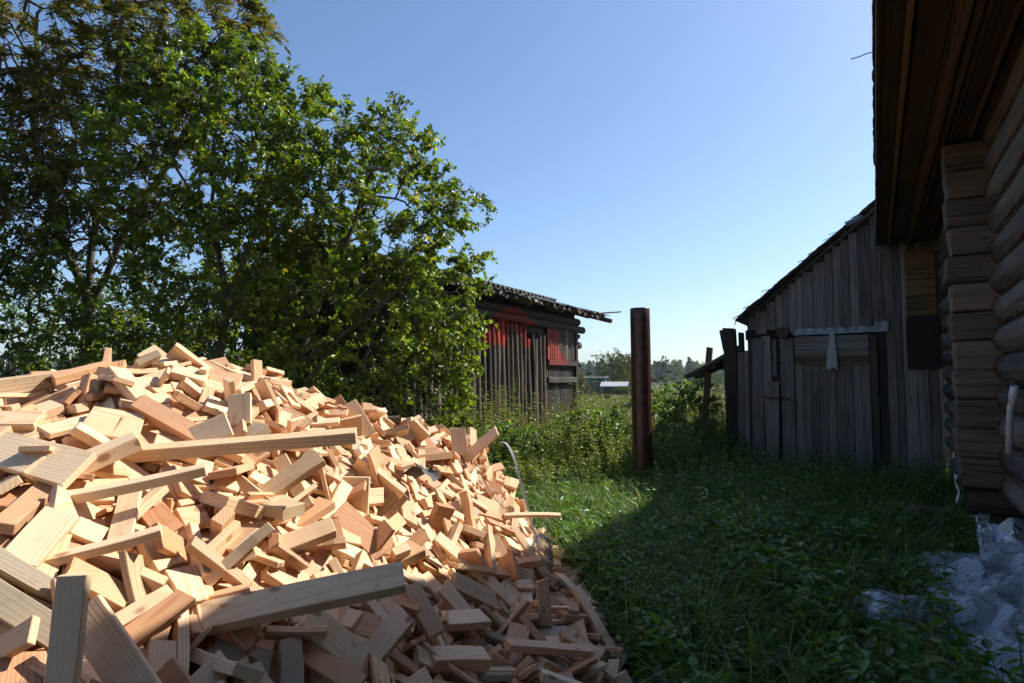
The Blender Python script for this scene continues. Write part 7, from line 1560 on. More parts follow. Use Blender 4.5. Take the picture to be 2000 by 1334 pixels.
def frustums(name, P, par, rad, mat, sides=5):
    """Tapered limbs between each node and its parent, with bark coordinates."""
    i = np.array([k for k in range(len(P)) if par[k] >= 0]); a = P[par[i]]; b = P[i]
    d = unit(b - a); ref = np.where(np.abs(d[:, 2:3]) < .9, np.array([[0, 0, 1.0]]), np.array([[1.0, 0, 0]]))
    y = unit(np.cross(ref, d)); z = np.cross(d, y)
    # a limb leaves a thick trunk at its own girth
    ra = np.minimum(rad[par[i]], rad[i] * 1.6)[:, None]; rb = rad[i][:, None]
    V = []; G = []
    for (c, r, o) in ((a - d * ra * .3, ra, 0), (b, rb, 1)):
        for k in range(sides):
            t = 2 * PI * k / sides
            w = (y * math.cos(t) + z * math.sin(t)) * r
            V.append(c + w); G.append(np.stack([c[:, 2] * 1.0 + o * 0, w[:, 0] + c[:, 0] * .3, w[:, 1] + c[:, 1] * .3], 1))
    V = np.stack(V, 1).reshape(-1, 3); G = np.stack(G, 1).reshape(-1, 3)
    q = (np.arange(len(i)) * 2 * sides)[:, None]
    F = np.concatenate([q + np.array([[k, (k+1) % sides, sides + (k+1) % sides, sides + k]]) for k in range(sides)], 1).reshape(-1)
    me = raw_mesh(name, mat, V, F, 4, np.ones((len(V), 3)) * .1)
    at = me.attributes.new('gv', 'FLOAT_VECTOR', 'POINT'); at.data.foreach_set('vector', G.astype(np.float32).ravel())
    at = me.attributes.new('tint', 'FLOAT', 'POINT'); at.data.foreach_set('value', np.full(len(V), .5, np.float32))
    me.polygons.foreach_set('use_smooth', [True] * len(me.polygons))
    return me

def skeleton(rng, stems, tips, step=.22, trunk_r=.16, tip_r=.004, up=.35):
    """Stems are given; each tip then joins the nearest limb, so that limbs fork towards the crown's edge."""
    P = []; par = []; dist = []
    for st in stems:
        prev = -1
        if st[0] is not None and len(P):
            prev = int(np.argmin(np.linalg.norm(np.array(P) - np.array(st[0]), axis=1)))
        pts = [np.array(p, float) for p in st[1:]] if st[0] is not None else [np.array(p, float) for p in st[1:]]
        for k in range(len(pts) - 1):
            m = max(1, int(np.linalg.norm(pts[k+1] - pts[k]) / .3))
            for j in range(m + (1 if k == len(pts) - 2 else 0)):
                t = j / m
                P.append(pts[k] * (1 - t) + pts[k+1] * t + rng.normal(0, .012, 3)); par.append(prev); prev = len(P) - 1
    base = np.array(P); keep = base[:, 2] > .8
    dmin = np.array([np.linalg.norm(base[keep] - t, axis=1).min() for t in tips])
    for ti in np.argsort(dmin):
        t = tips[ti]; A = np.array(P)
        d = np.linalg.norm(A - t, axis=1) + up * np.maximum(0, A[:, 2] - t[2] + .1) + 10 * (A[:, 2] < .5)
        j = int(np.argmin(d)); a = A[j]; L = np.linalg.norm(t - a); m = max(1, int(L / step)); prev = j
        bend = rng.normal(0, .06 * L, 3) + np.array([0, 0, -.10 * L])
        for k in range(1, m + 1):
            s = k / m
            P.append(a * (1 - s) + t * s + bend * 4 * s * (1 - s) * .5 + rng.normal(0, .008, 3)); par.append(prev); prev = len(P) - 1
    P = np.array(P); par = np.array(par); w = np.zeros(len(P))
    ch = np.bincount(par[par >= 0], minlength=len(P))
    w[ch == 0] = 1
    for k in range(len(P) - 1, -1, -1):
        if par[k] >= 0: w[par[k]] += w[k]
    rad = tip_r * np.maximum(w, 1) ** .47
    rad *= min(1.6, trunk_r / rad.max()) if rad.max() > trunk_r else 1
    return P, par, rad, (ch == 0)

def lobes_points(rng, lobes, n, shell=.55):
    vol = np.array([l[1][0] * l[1][1] * l[1][2] for l in lobes]) ** .8
    which = rng.choice(len(lobes), n, p=vol / vol.sum())
    d = unit(rng.normal(size=(n, 3))); r = rng.uniform(shell ** 3, 1, n) ** (1/3)
    return np.array([np.array(lobes[w][0]) + d[i] * r[i] * np.array(lobes[w][1]) for i, w in enumerate(which)])

GREENS = [(.165, .235, .018), (.108, .170, .012), (.230, .275, .022), (.072, .115, .012), (.42, .32, .02), (.48, .36, .025)]
def make_tree(name, label, base, stems, lobes, n_tips, seed, leaf=(.080, .052), cols=GREENS, wts=(5, 4, 3, 2, .28, .14), sprays=3, per=10, twig=.30,
              trunk_r=.16, pinnate=False, droop=.15, cat='tree', group=None, zmin=.35, bare=.0, tip_r=.0042, mat='leaf'):
    rng = np.random.default_rng(seed)
    root = empty(name, base); tag(root, label, cat, group)
    b = np.array(base)
    tips = lobes_points(rng, lobes, n_tips); tips = tips[tips[:, 2] > zmin]
    P, par, rad, isleaf = skeleton(rng, stems, tips, trunk_r=trunk_r, tip_r=tip_r)
    wood = link('trunk', frustums('trunk', P - b, par, rad, M['bark'], 6), root)
    ends = P[isleaf]; pe = P[par[isleaf]]
    if bare: 
        sel = rng.random(len(ends)) > bare; ends = ends[sel]; pe = pe[sel]
    out = unit(ends - pe)
    cen = np.mean([l[0] for l in lobes], axis=0)
    B = []; A = []; N = []; TP = []; TPAR = []; TR = []
    for s in range(sprays):
        d = unit(out * .8 + unit(ends - cen) * .5 + rng.normal(0, .55, ends.shape) + np.array([0, 0, .15 if not pinnate else -.2]))
        L = twig * rng.uniform(.6, 1.25, (len(ends), 1))
        st = ends - out * rng.uniform(0, .22, (len(ends), 1))
        TP.append((st, st + d * L - np.array([0, 0, 1]) * L * droop * .6))
        for k in range(per):
            t = (k + .6) / per
            p = st + d * L * t - np.array([0, 0, 1]) * (L * droop * t * t)
            rv = rng.normal(size=d.shape); perp = unit(rv - d * np.sum(rv * d, 1, keepdims=True))
            if pinnate:
                hz = unit(np.cross(d, np.array([[0, 0, 1.0]]))) * (1 if k % 2 else -1)
                ax = unit(hz + d * .5 + rng.normal(0, .18, d.shape) - np.array([0, 0, .25])); nn = unit(np.array([0, 0, 1.0]) + rng.normal(0, .35, d.shape))
            else:
                ax = unit(perp + d * .55 + np.array([0, 0, -.30])); nn = unit(np.array([.25, -.1, .8]) + rng.normal(0, .55, d.shape))
            B.append(p); A.append(ax); N.append(nn)
    B = np.concatenate(B); A = np.concatenate(A); N = np.concatenate(N)
    tone = np.repeat(1, len(B))
    col = palette(rng, len(B), cols, wts)
    # autumn colour comes in whole sprays
    sc = rng.uniform(.6, 1.35, len(ends)); col *= np.tile(np.repeat(sc[None], 1, 0), (sprays * per,)).reshape(-1, 1)
    L = leaf[0] * rng.uniform(.5, 1.3, len(B)); W = leaf[1] * rng.uniform(.75, 1.15, len(B)) * (L / leaf[0])
    cr = link('crown', leaf_mesh('crown', M[mat], B - b, A, N, L, W, col), root)
    # twigs that carry the sprays
    s0 = np.concatenate([a for a, _ in TP]); s1 = np.concatenate([c for _, c in TP]); m = len(s0)
    PP = np.concatenate([s0, s1]) - b; pr = np.concatenate([np.full(m, -1), np.arange(m)]); rd = np.concatenate([np.full(m, .004), np.full(m, .0022)])
    tag(link('twigs', frustums('twigs', PP, pr, rd, M['bark'], 3), root), kind='stuff')
    return root

# ------------------------------------------------------------------ trees behind the heap
ROWAN = [(.16, .15, .022), (.11, .14, .020), (.20, .135, .028), (.25, .105, .030), (.19, .20, .028), (.07, .09, .014)]
make_tree('broadleaf_tree', 'bushy green tree nearest the red-daubed barn, leafy to the ground', (-3.3, 9.6, 0),
    [(None, (-3.45, 9.6, 0), (-3.38, 9.6, 1.8), (-3.05, 9.6, 2.7), (-2.55, 9.55, 3.8), (-2.2, 9.5, 4.9)),
     ((-3.05, 9.6, 2.7), (-3.05, 9.6, 2.7), (-3.15, 9.7, 3.8), (-3.0, 9.8, 5.2)),
     ((-3.4, 9.6, 1.2), (-3.4, 9.6, 1.2), (-2.7, 9.4, 2.2), (-1.7, 9.2, 3.0)),
     (None, (-2.6, 9.9, 0), (-2.5, 9.8, 1.4), (-2.0, 9.6, 2.8))],
    [((-2.15, 9.5, 4.15), (1.25, 1.3, 1.75)), ((-2.95, 9.6, 4.6), (1.0, 1.2, 1.55)), ((-1.35, 9.4, 3.3), (.95, 1.0, 1.3)), ((-2.3, 9.4, 2.4), (1.5, 1.1, 1.3)), ((-1.35, 9.1, 2.0), (.85, .8, .9)), ((-1.0, 9.4, 4.35), (.62, .5, .35)), ((-1.75, 9.5, 5.3), (.45, .5, .7)), ((-3.1, 9.5, 5.75), (.35, .4, .55)), ((-1.05, 9.2, 2.6), (.6, .6, 1.0)), ((-.95, 9.2, 1.5), (.5, .5, .7))],
    1150, 11, leaf=(.080, .054), trunk_r=.11, sprays=5, per=14)
make_tree('broadleaf_tree', 'tall dark green tree in the middle of the row behind the heap', (-4.7, 9.9, 0),
    [(None, (-4.55, 9.9, 0), (-4.62, 9.9, 2.0), (-4.5, 9.9, 2.9), (-4.8, 9.8, 4.4), (-4.7, 9.7, 6.0)),
     ((-4.55, 9.9, 2.8), (-4.55, 9.9, 2.8), (-4.1, 9.7, 3.9), (-3.8, 9.6, 5.2)),
     ((-4.8, 9.8, 4.2), (-4.8, 9.8, 4.2), (-5.4, 9.6, 5.2))],
    [((-4.6, 9.4, 5.3), (1.25, 1.4, 1.65)), ((-3.85, 9.3, 5.0), (.95, 1.2, 1.55)), ((-5.2, 9.3, 4.9), (1.0, 1.2, 1.4)), ((-4.3, 9.4, 3.4), (1.3, 1.2, 1.0)), ((-3.9, 9.2, 6.0), (.5, .6, .7)), ((-4.2, 9.2, 2.2), (1.2, .8, .9))],
    1150, 23, leaf=(.082, .052), cols=GREENS, wts=(5, 5, 3, 2, .25, .06), trunk_r=.13, sprays=5, per=14)
make_tree('rowan_tree', 'big old rowan with a forked thick trunk and rusty olive foliage', (-7.3, 10.8, 0),
    [(None, (-7.32, 10.8, 0), (-7.32, 10.8, 2.2), (-7.38, 10.8, 3.2), (-7.85, 10.7, 4.2), (-8.3, 10.6, 6.0), (-8.2, 10.4, 8.0)),
     ((-7.38, 10.8, 3.2), (-7.38, 10.8, 3.1), (-7.2, 10.7, 4.6), (-6.9, 10.6, 6.4), (-6.7, 10.4, 8.0)),
     ((-7.32, 10.8, 2.9), (-7.32, 10.8, 2.9), (-6.6, 10.6, 4.3), (-5.8, 10.4, 5.4), (-5.0, 10.2, 6.8)),
     (None, (-6.95, 10.9, 0), (-6.85, 10.9, 2.3), (-6.5, 10.9, 3.6))],
    [((-7.4, 9.9, 7.6), (2.2, 1.6, 1.6)), ((-5.6, 9.9, 7.5), (1.6, 1.3, 1.3)), ((-8.4, 9.8, 6.0), (1.5, 1.4, 1.6)), ((-6.5, 10.0, 6.2), (1.5, 1.2, 1.0)), ((-4.7, 9.8, 7.5), (.8, .8, .9)), ((-8.0, 9.6, 4.6), (1.5, 1.0, 1.2)), ((-6.4, 9.8, 4.6), (1.2, .9, 1.0)), ((-9.0, 9.6, 8.0), (1.2, 1.2, 1.5))],
    2100, 37, leaf=(.10, .036), cols=ROWAN, wts=(5, 4, 3, 1.6, 3, 2), sprays=6, per=13, twig=.26, trunk_r=.24, pinnate=True, droop=.45, tip_r=.005)
make_tree('broadleaf_tree', 'shady dark tree filling the corner beside the rowan trunk', (-8.6, 10.2, 0),
    [(None, (-8.9, 10.4, 0), (-8.8, 10.4, 1.8), (-8.6, 10.2, 3.6), (-8.7, 10.2, 5.0))],
    [((-8.2, 9.4, 4.2), (1.5, 1.0, 1.5)), ((-7.7, 9.5, 2.6), (1.5, .8, 1.1)), ((-9.3, 9.6, 3.2), (1.0, 1.0, 1.6)), ((-6.6, 9.6, 3.2), (1.1, .8, 1.3))],
    900, 41, leaf=(.090, .060), wts=(4, 5, 2, 4, .2, .1), trunk_r=.10, sprays=4, per=10)
for k, (bx_, by_, hx, hz, lab, sd) in enumerate((
        (-5.9, 10.9, 1.5, 2.7, 'dense green shrub between the rowan and the middle tree', 51),
        (-6.3, 12.6, 2.0, 3.9, 'dark thicket shrub far back behind the forked rowan', 52),
        (-4.4, 12.4, 1.9, 4.4, 'tall back-row shrub showing between the middle trunks', 53),
        (-3.8, 10.4, 1.0, 2.1, 'low leafy shrub at the foot of the leaning trunk', 54),
        (-1.75, 9.0, .85, 1.75, 'twiggy half-bare shrub under the tree nearest the barn', 55),
        (-9.2, 12.5, 2.0, 3.6, 'dark back shrub near the pale slat fence', 56))):
    z = hz * .55
    make_tree('shrub', lab, (bx_, by_, 0), [(None, (bx_ + .1 * j, by_, 0), (bx_ + hx * .25 * j, by_, hz * .5), (bx_ + hx * .45 * j, by_ - .1, hz * .8)) for j in (-1, 0, 1)],
        [((bx_, by_ - .1, z), (hx, .85, hz * .5)), ((bx_ + hx * .4, by_ - .1, hz * .62), (hx * .6, .7, hz * .42)), ((bx_ - hx * .45, by_ - .1, hz * .55), (hx * .55, .7, hz * .42))],
        int(200 + 75 * hx * hz), sd, sprays=4, leaf=(.078, .050) if k != 4 else (.06, .032), wts=(4, 5, 2, 3, .3, .1), trunk_r=.045, cat='shrub', zmin=.12, bare=.0 if k != 4 else .45, group='shrubs behind the heap')

# pale slat fence glimpsed through the trunks
def slat_fence():
    root = empty('slat_fence', (-11.2, 15.5, 0)); tag(root, 'pale slat fence glimpsed behind the rowan trunk', 'fence')
    for k in range(46):
        x = -3.2 + k * .145
        b = MB(k); b.box((x, 0, .15), (x + .10, .022, 2.35 + b.r.uniform(-.03, .03))); o = b.build('fence_slat', M['white_paint'], root)
    for z in (.5, 1.9): MB(3).box((-3.25, .024, z), (3.45, .06, z + .08)).build('fence_rail', M['grey_wood'], root)
    for x in (-3.1, 0, 3.2): MB(3).box((x, .062, 0), (x + .1, .16, 2.2)).build('fence_post', M['grey_wood'], root)
slat_fence()

# ------------------------------------------------------------------ weeds and grass
def herbs(rng, xy, h, leafL, ratio, K, cols, wts, lean=.12, start=.12, droop=.25, taper=.55, spread=1.0, whorl=2, jit=.25):
    """Leafy stems: opposite leaves up a slightly leaning stem. Returns leaf arrays and stem segments."""
    n = len(xy)
    base = np.concatenate([xy, np.zeros((n, 1))], 1)
    ld = rng.normal(0, lean, (n, 2)); az = rng.uniform(0, 2 * PI, n)
    def at(t): 
        return base + np.stack([ld[:, 0] * h * t ** 1.6, ld[:, 1] * h * t ** 1.6, h * t * (1 - .05 * t)], 1)
    B = []; A = []; N = []; L = []; C = []
    shade = rng.uniform(.75, 1.25, (n, 1))
    for k in range(K):
        t = start + (1 - start) * (k + rng.uniform(0, .6, n)) / K
        p = at(t[:, None][:, 0])
        for w in range(whorl):
            a = az + k * 1.6 + w * 2 * PI / whorl + rng.normal(0, .3, n)
            el = rng.normal(.25, .3, n) - droop + .5 * (t - .5)
            ax = np.stack([np.cos(a) * np.cos(el), np.sin(a) * np.cos(el), np.sin(el)], 1)
            B.append(p); A.append(ax); N.append(np.stack([rng.normal(0, .3, n), rng.normal(0, .3, n), np.ones(n)], 1))
            L.append(leafL * (1 - taper * t) * rng.uniform(1 - jit, 1 + jit, n) * spread); C.append(palette(rng, n, cols, wts) * shade)
    B = np.concatenate(B); A = np.concatenate(A); N = np.concatenate(N); L = np.concatenate(L); C = np.concatenate(C)
    S = np.stack([at(np.zeros(n)), at(np.full(n, .5)), at(np.full(n, 1.0))], 0)
    return B, A, N, L, L * ratio, C, S

def herb_object(name, rng, xy, h, leafL, ratio, K, cols, wts, label, cat=None, kind=None, group=None, stem_r=.004, stem_col=None, origin=None, **kw):
    B, A, N, L, W, C, S = herbs(rng, xy, h, leafL, ratio, K, cols, wts, **kw)
    n = len(xy)
    o0 = np.array(origin) if origin is not None else np.zeros(3)
    me = leaf_mesh(name, M['weed'], B - o0, A, N, L, W, C, fold=.16, curl=.22)
    if kind == 'stuff':
        o = link(name, me)
        tag(o, label, cat, group, kind)
        par_ = o
    else:
        par_ = empty(name, tuple(o0)); tag(par_, label, cat, group)
        link('leaves', me, par_)
    P = S.reshape(-1, 3) - o0; pr = np.concatenate([np.full(n, -1), np.arange(n), np.arange(n, 2 * n)]); rd = np.concatenate([np.full(n, stem_r), np.full(n, stem_r * .8), np.full(n, stem_r * .4)])
    st = link('stems', frustums('stems', P, pr, rd, M['stem'], 4), par_)
    if kind == 'stuff': tag(st, kind='stuff')
    return par_
M['stem'] = mat_simple('weed_stems', (.075, .085, .025), (.15, .13, .05), 3.0, .7)

def heap_edge(y): return .40 + .16 * np.clip(5.4 - y, 0, 2.2)
def free(x, y):
    u = x * CU - y * SU; v = x * SU + y * CU
    ok = ~((x < heap_edge(y) + .02) & (y < 6.3) & (x > -7) & (y > .5))
    ok &= ~((x < .35 - (y - 6.3) * 1.2) & (y >= 6.3) & (y < 7.5))
    ok &= ~((u > .88) & (v < 12))
    ok &= ~((u > -1.98) & (v > 11.70) & (v < 17))
    ok &= ~((u < -7.25) & (u > -12.2) & (v > 8.8) & (v < 16.6))
    ok &= ~((u > .36) & (v > 3.7) & (v < 6.7))
    ok &= ~(((u - .06) ** 2 + (v - 4.55) ** 2) < .10)
    ok &= ((u + 3.12) ** 2 + (v - 9.62) ** 2) > .04
    return ok
def sample(rng, n, y0, y1, fx0, fx1, p=1.0):
    """Points over a wedge of ground, thinning with distance by p."""
    t = rng.random(n); y = (y0 ** p + t * (y1 ** p - y0 ** p)) ** (1 / p) if p else y0 * (y1 / y0) ** t
    x = fx0(y) + rng.random(n) * (fx1(y) - fx0(y))
    k = free(x, y); return np.stack([x[k], y[k]], 1)

def clump0(a, s=1.1): return np.array([noise.noise((p[0] * s, p[1] * s, 7.0)) for p in a])
def grass(name, rng, xy, h, w, cols, wts, label, lean=.55):
    n = len(xy); h = h * rng.uniform(.5, 1.25, n); az = rng.uniform(0, 2 * PI, n)
    d = np.stack([np.cos(az), np.sin(az), np.zeros(n)], 1); s = np.stack([-np.sin(az), np.cos(az), np.zeros(n)], 1) * (w * rng.uniform(.6, 1.2, n))[:, None]
    b = np.concatenate([xy, np.zeros((n, 1)) - .01], 1); ln = (lean * rng.uniform(.3, 1.5, n))[:, None]; H = h[:, None]
    z = np.array([0, 0, 1.0])
    m = b + z * H * .55 + d * H * ln * .25; t = b + z * H * (1 - .35 * ln) + d * H * ln
    V = np.stack([b - s, b + s, m - s * .8, m + s * .8, t - s * .08, t + s * .08], 1).reshape(-1, 3)
    q = (np.arange(n) * 6)[:, None]
    F = np.concatenate([q + np.array([[0, 1, 3, 2]]), q + np.array([[2, 3, 5, 4]])], 1).reshape(-1)
    o = link(name, raw_mesh(name, M['weed'], V, F, 4, np.repeat(palette(rng, n, cols, wts, .25), 6, axis=0)))
    return tag(o, label, 'grass', kind='stuff')

LUSH = [(.110, .225, .028), (.080, .170, .022), (.165, .265, .036), (.060, .120, .020), (.32, .25, .045)]
NETTLE = [(0.096, 0.223, 0.033), (0.072, 0.174, 0.027), (0.139, 0.268, 0.039), (0.240, 0.290, 0.038)]
WEED = [(0.218, 0.275, 0.039), (0.162, 0.229, 0.034), (0.285, 0.302, 0.058), (0.114, 0.166, 0.026), (0.417, 0.312, 0.065), (0.266, 0.138, 0.039)]
rng = np.random.default_rng(5)
one = lambda k: (lambda y: k * y)
yard = sample(rng, 70000, 1.9, 13.5, lambda y: -.05 * y - .1, lambda y: .93 * y + .4, .75)
patchy = clump0(yard); yard = yard[patchy > -.18]
uu = yard[:, 0] * CU - yard[:, 1] * SU
near_pipe = np.hypot(yard[:, 0] - 2.1, yard[:, 1] - 9.3) < 1.3
grass('grass', rng, yard, np.where(near_pipe, .09, np.where((uu < -.5) & (yard[:, 1] > 4.4), .36, .34)), .0048, LUSH, (5, 4, 3, 2, .3), 'long arching green grass covering the yard', .7)
far_g = sample(rng, 26000, 13, 80, lambda y: -.02 * y, lambda y: .42 * y, .5)
grass('grass', rng, far_g, .55, .012 + .0009 * far_g[:, 1], [(.14, .15, .04), (.10, .125, .03), (.20, .18, .07)], (4, 4, 3), 'yellow-green meadow grass beyond the barns', .35)

def clump(x, y, s, f=2.0): return np.array([noise.noise((a * s, b * s, f)) for a, b in zip(x, y)])
tuft_c = sample(rng, 420, 2.4, 9.5, lambda y: .05 * y, lambda y: .9 * y)
tuft = np.repeat(tuft_c, 26, axis=0) + rng.normal(0, .045, (len(tuft_c) * 26, 2)); tuft = tuft[free(tuft[:, 0], tuft[:, 1])]
grass('grass_tufts', rng, tuft, .46, .0055, LUSH + [(.20, .24, .06)], (5, 3, 5, 1, .5, 3), 'taller arching tufts standing out of the yard grass', 1.0)
dry = sample(rng, 2600, 2.2, 9.5, lambda y: .05 * y, lambda y: .9 * y)
grass('dry_stalks', rng, dry, .42, .0026, [(.26, .19, .09), (.20, .13, .06)], (1, 1), 'thin dry straw stalks scattered through the yard grass', .5)
# nettles: along the house and barn, beside the heap, and over the near corner
a = sample(rng, 900, 7.6, 11.6, lambda y: .22 * y, lambda y: .9 * y)
ua = a[:, 0] * CU - a[:, 1] * SU; a = a[(ua > -2.4)]
herb_object('nettle_bed', rng, a, rng.uniform(.38, .72, len(a)), .085, .50, 8, NETTLE, (5, 4, 3, .4), 'dark nettle bed along the foot of the plank barn', 'nettles', 'stuff')
a = sample(rng, 1000, 2.0, 6.4, lambda y: heap_edge(y), lambda y: .95 * y); a = a[clump(a[:, 0], a[:, 1], .9) > -.22]
herb_object('nettle_patch', rng, a, np.clip(.42 + .45 * clump(a[:, 0], a[:, 1], 1.3, 5.0), .2, .7) * rng.uniform(.75, 1.2, len(a)), .14, .52, 7, NETTLE, (4, 4, 4, .6), 'broad-leaved nettles growing over the shaded near corner of the yard', 'nettles', 'stuff')
yy = rng.uniform(3.2, 5.6, 150); a = np.stack([heap_edge(yy) + rng.uniform(.03, .55, 150), yy], 1)
herb_object('nettle_patch', rng, a, rng.uniform(.22, .48, len(a)), .10, .52, 6, NETTLE, (4, 4, 4, .4), 'nettles crowding the edge of the firewood heap', 'nettles', 'stuff')
a = sample(rng, 1300, 4.4, 9.6, lambda y: .03 * y, lambda y: .82 * y)
herb_object('ground_weeds', rng, a, np.clip(.32 + .4 * clump(a[:, 0], a[:, 1], 1.1, 9.0), .12, .6) * rng.uniform(.7, 1.2, len(a)) * np.where(np.hypot(a[:, 0] - 2.1, a[:, 1] - 9.2) < 1.2, .3, 1), .105, .36, 6, LUSH, (4, 4, 3, 2, .3), 'low leafy weeds mixed through the yard grass', 'weeds', 'stuff', lean=.25)
# docks: broad basal leaves
a = sample(rng, 300, 2.1, 8.6, lambda y: .12 * y, lambda y: .88 * y)
herb_object('dock_plants', rng, a, rng.uniform(.08, .16, len(a)), .25, .34, 3, LUSH, (4, 4, 3, 1, .6), 'broad dock leaves spread through the yard grass', 'weeds', 'stuff', taper=.2, droop=-.35, lean=.05)
# sunlit thicket between the red-daubed barn and the pipe
def thick(n, y0, y1, umin, umax, fx0, fx1):
    a = sample(rng, n, y0, y1, fx0, fx1); u = a[:, 0] * CU - a[:, 1] * SU
    return a[(u > umin) & (u < umax)]
a = thick(2400, 7.4, 16.5, -7.2, -2.55, lambda y: -.14 * y, lambda y: .34 * y)
ya = a[:, 1]; hh = np.clip(.28 + (ya - 8.0) * .29, .22, 1.42) * rng.uniform(.65, 1.12, len(a)) * np.where((np.hypot(a[:, 0] - 2.1, a[:, 1] - 9.0) < 1.5) & (ya < 9.9), .35, 1) * np.clip(.85 + 1.0 * clump(a[:, 0], a[:, 1], .85), .38, 1.3)
herb_object('weed_thicket', rng, a, hh, .082, .36, 15, WEED, (5, 5, 3, 3, .5, .35), 'sunlit tangle of tall weeds between the red-daubed barn and the pipe', 'weeds', 'stuff', lean=.16, stem_r=.003, taper=.35)
a = thick(1100, 8.8, 13.6, -3.6, -1.9, lambda y: .18 * y, lambda y: .45 * y)
herb_object('weed_thicket', rng, a, np.clip(.35 + (a[:, 1] - 9.3) * .27, .28, 1.05) * rng.uniform(.65, 1.15, len(a)), .078, .42, 12, LUSH, (5, 4, 4, 2, .4), 'dense weeds in the barn shade behind the pipe', 'weeds', 'stuff', lean=.18)

# single plants that stand out
def plant(name, label, p, h, leafL, ratio, K, cols, wts, n=1, sp=.0, cat='plant', seed=1, **kw):
    r = np.random.default_rng(seed); xy = np.array([[p[0], p[1]]]) + r.normal(0, sp, (n, 2))
    return herb_object(name, r, xy, h * r.uniform(.85, 1.05, n), leafL, ratio, K, cols, wts, label, cat, origin=(p[0], p[1], 0), **kw)
plant('tall_weed', 'tall narrow-leaved weed stalk standing out of the shaded grass', (1.98, 5.35), .86, .12, .22, 14, LUSH, (4, 2, 4, 1, 2), seed=3, stem_r=.006, droop=.2)
plant('tall_weed', 'withered brown-leaved weed leaning beside the tall narrow-leaved stalk', (2.12, 5.0), .62, .10, .30, 8, WEED, (1, 1, 1, 1, 3, 5), seed=4, lean=.3, stem_r=.006, droop=.5)
plant('nettle_plant', 'large nettle in front of the crumpled sheeting', (2.02, 2.52), .74, .13, .46, 8, NETTLE, (5, 4, 4, .5), seed=5, stem_r=.006)
plant('nettle_plant', 'nettle rising beside the clear plastic sack', (2.22, 3.55), .52, .10, .48, 7, NETTLE, (3, 3, 5, 2), seed=6, stem_r=.005)
plant('nettle_plant', 'leafy nettle standing in the middle of the near shade', (1.35, 3.25), .50, .13, .48, 7, NETTLE, (5, 4, 4, .5), seed=7, stem_r=.005)
for k, (u, v, lab) in enumerate(((-3.75, 11.4, 'leafy bright shrub just behind the rusty pipe'), (-3.25, 12.4, 'bright green shrub between the pipe and the tilted post'), (-4.6, 10.6, 'pale green bushy weed before the red-daubed barn corner'), (-5.5, 9.3, 'bushy weed at the far end of the heap'))):
    p = uv(u, v); h = (1.45, 1.7, 1.15, .95)[k]
    make_tree('weed_shrub', lab, tuple(p), [(None, (p.x + .05 * j, p.y, 0), (p.x + .25 * j, p.y, h * .5), (p.x + .4 * j, p.y + .1, h * .85)) for j in (-1, 0, 1)],
        [((p.x, p.y, h * .6), (.55, .5, h * .42)), ((p.x + .3, p.y, h * .7), (.4, .4, h * .3))], 120, 80 + k, leaf=(.075, .05), cols=LUSH + [(.14, .17, .03)], wts=(4, 3, 5, 1, .3, 4), trunk_r=.015, cat='shrub', zmin=.15, sprays=3, per=8, twig=.2, tip_r=.003, group='shrubs among the weeds', mat='weed')

def umbel(u, v, h, seed, label):
    r = random.Random(seed); p = uv(u, v); root = empty('dry_umbel', tuple(p)); tag(root, label, 'plant', 'dried umbels')
    b = MB(seed); top = Vector((r.uniform(-.1, .1), r.uniform(-.1, .1), h))
    mid = Vector((r.uniform(-.06, .06), 0, h * .5))
    b.tube([(0, 0, 0), mid, top], [.011, .008, .005], 6)
    heads = [top]
    for k in range(4):
        a = r.uniform(0, 6.28); s = r.uniform(.45, .85); st = mid * (2 * s) if s < .5 else mid + (top - mid) * (2 * s - 1)
        e = st + Vector((math.cos(a) * .22, math.sin(a) * .22, .28)); b.tube([st, (st + e) / 2 + Vector((0, 0, -.03)), e], [.005, .004, .003], 5); heads.append(e)
    b.build('stalk', M['brown_wood'], root)
    g = MB(seed + 1)
    for i, c in enumerate(heads):
        R0 = .15 if i == 0 else .08
        for k in range(16):
            a = k * 2.4; q = c + Vector((math.cos(a) * R0 * math.sqrt(k / 16), math.sin(a) * R0 * math.sqrt(k / 16), .08 * (R0 / .15) - .02 * k / 16))
            g.tube([c, (c + q) / 2 + Vector((0, 0, .012)), q], [.0022, .0018, .0015], 3)
            for m in range(5):
                w = q + Vector((r.uniform(-.02, .02), r.uniform(-.02, .02), r.uniform(.0, .015))); g.tube([q, w, w + Vector((.004, 0, .008))], [.001, .004, .003], 4)
    tag(g.build('seed_heads', M['brown_wood'], root), kind='stuff')
umbel(-4.9, 12.1, 2.12, 1, 'tall dried umbel stalk against the sky between barn and pipe')
umbel(-4.0, 13.2, 1.98, 2, 'dried umbel head peeking out beside the rusty pipe')
umbel(-3.6, 13.6, 1.55, 3, 'lower dried umbel with wide flat heads beyond the pipe')

# dead brown docks in front of the barn wall
for k, (u, v, lab) in enumerate(((-6.3, 11.9, 'rust-brown dead weed before the slab poles'), (-6.1, 13.3, 'rust-brown dead weed under the barn hatch'), (-6.5, 10.6, 'rust-brown dead weed half behind the shrub'))):
    p = uv(u, v)
    plant('dead_weed', lab, (p.x, p.y), 1.5, .07, .5, 22, [(.14, .060, .025), (.19, .085, .035), (.09, .045, .02)], (3, 3, 3), n=5, sp=.14, seed=60 + k, start=.45, taper=.3)

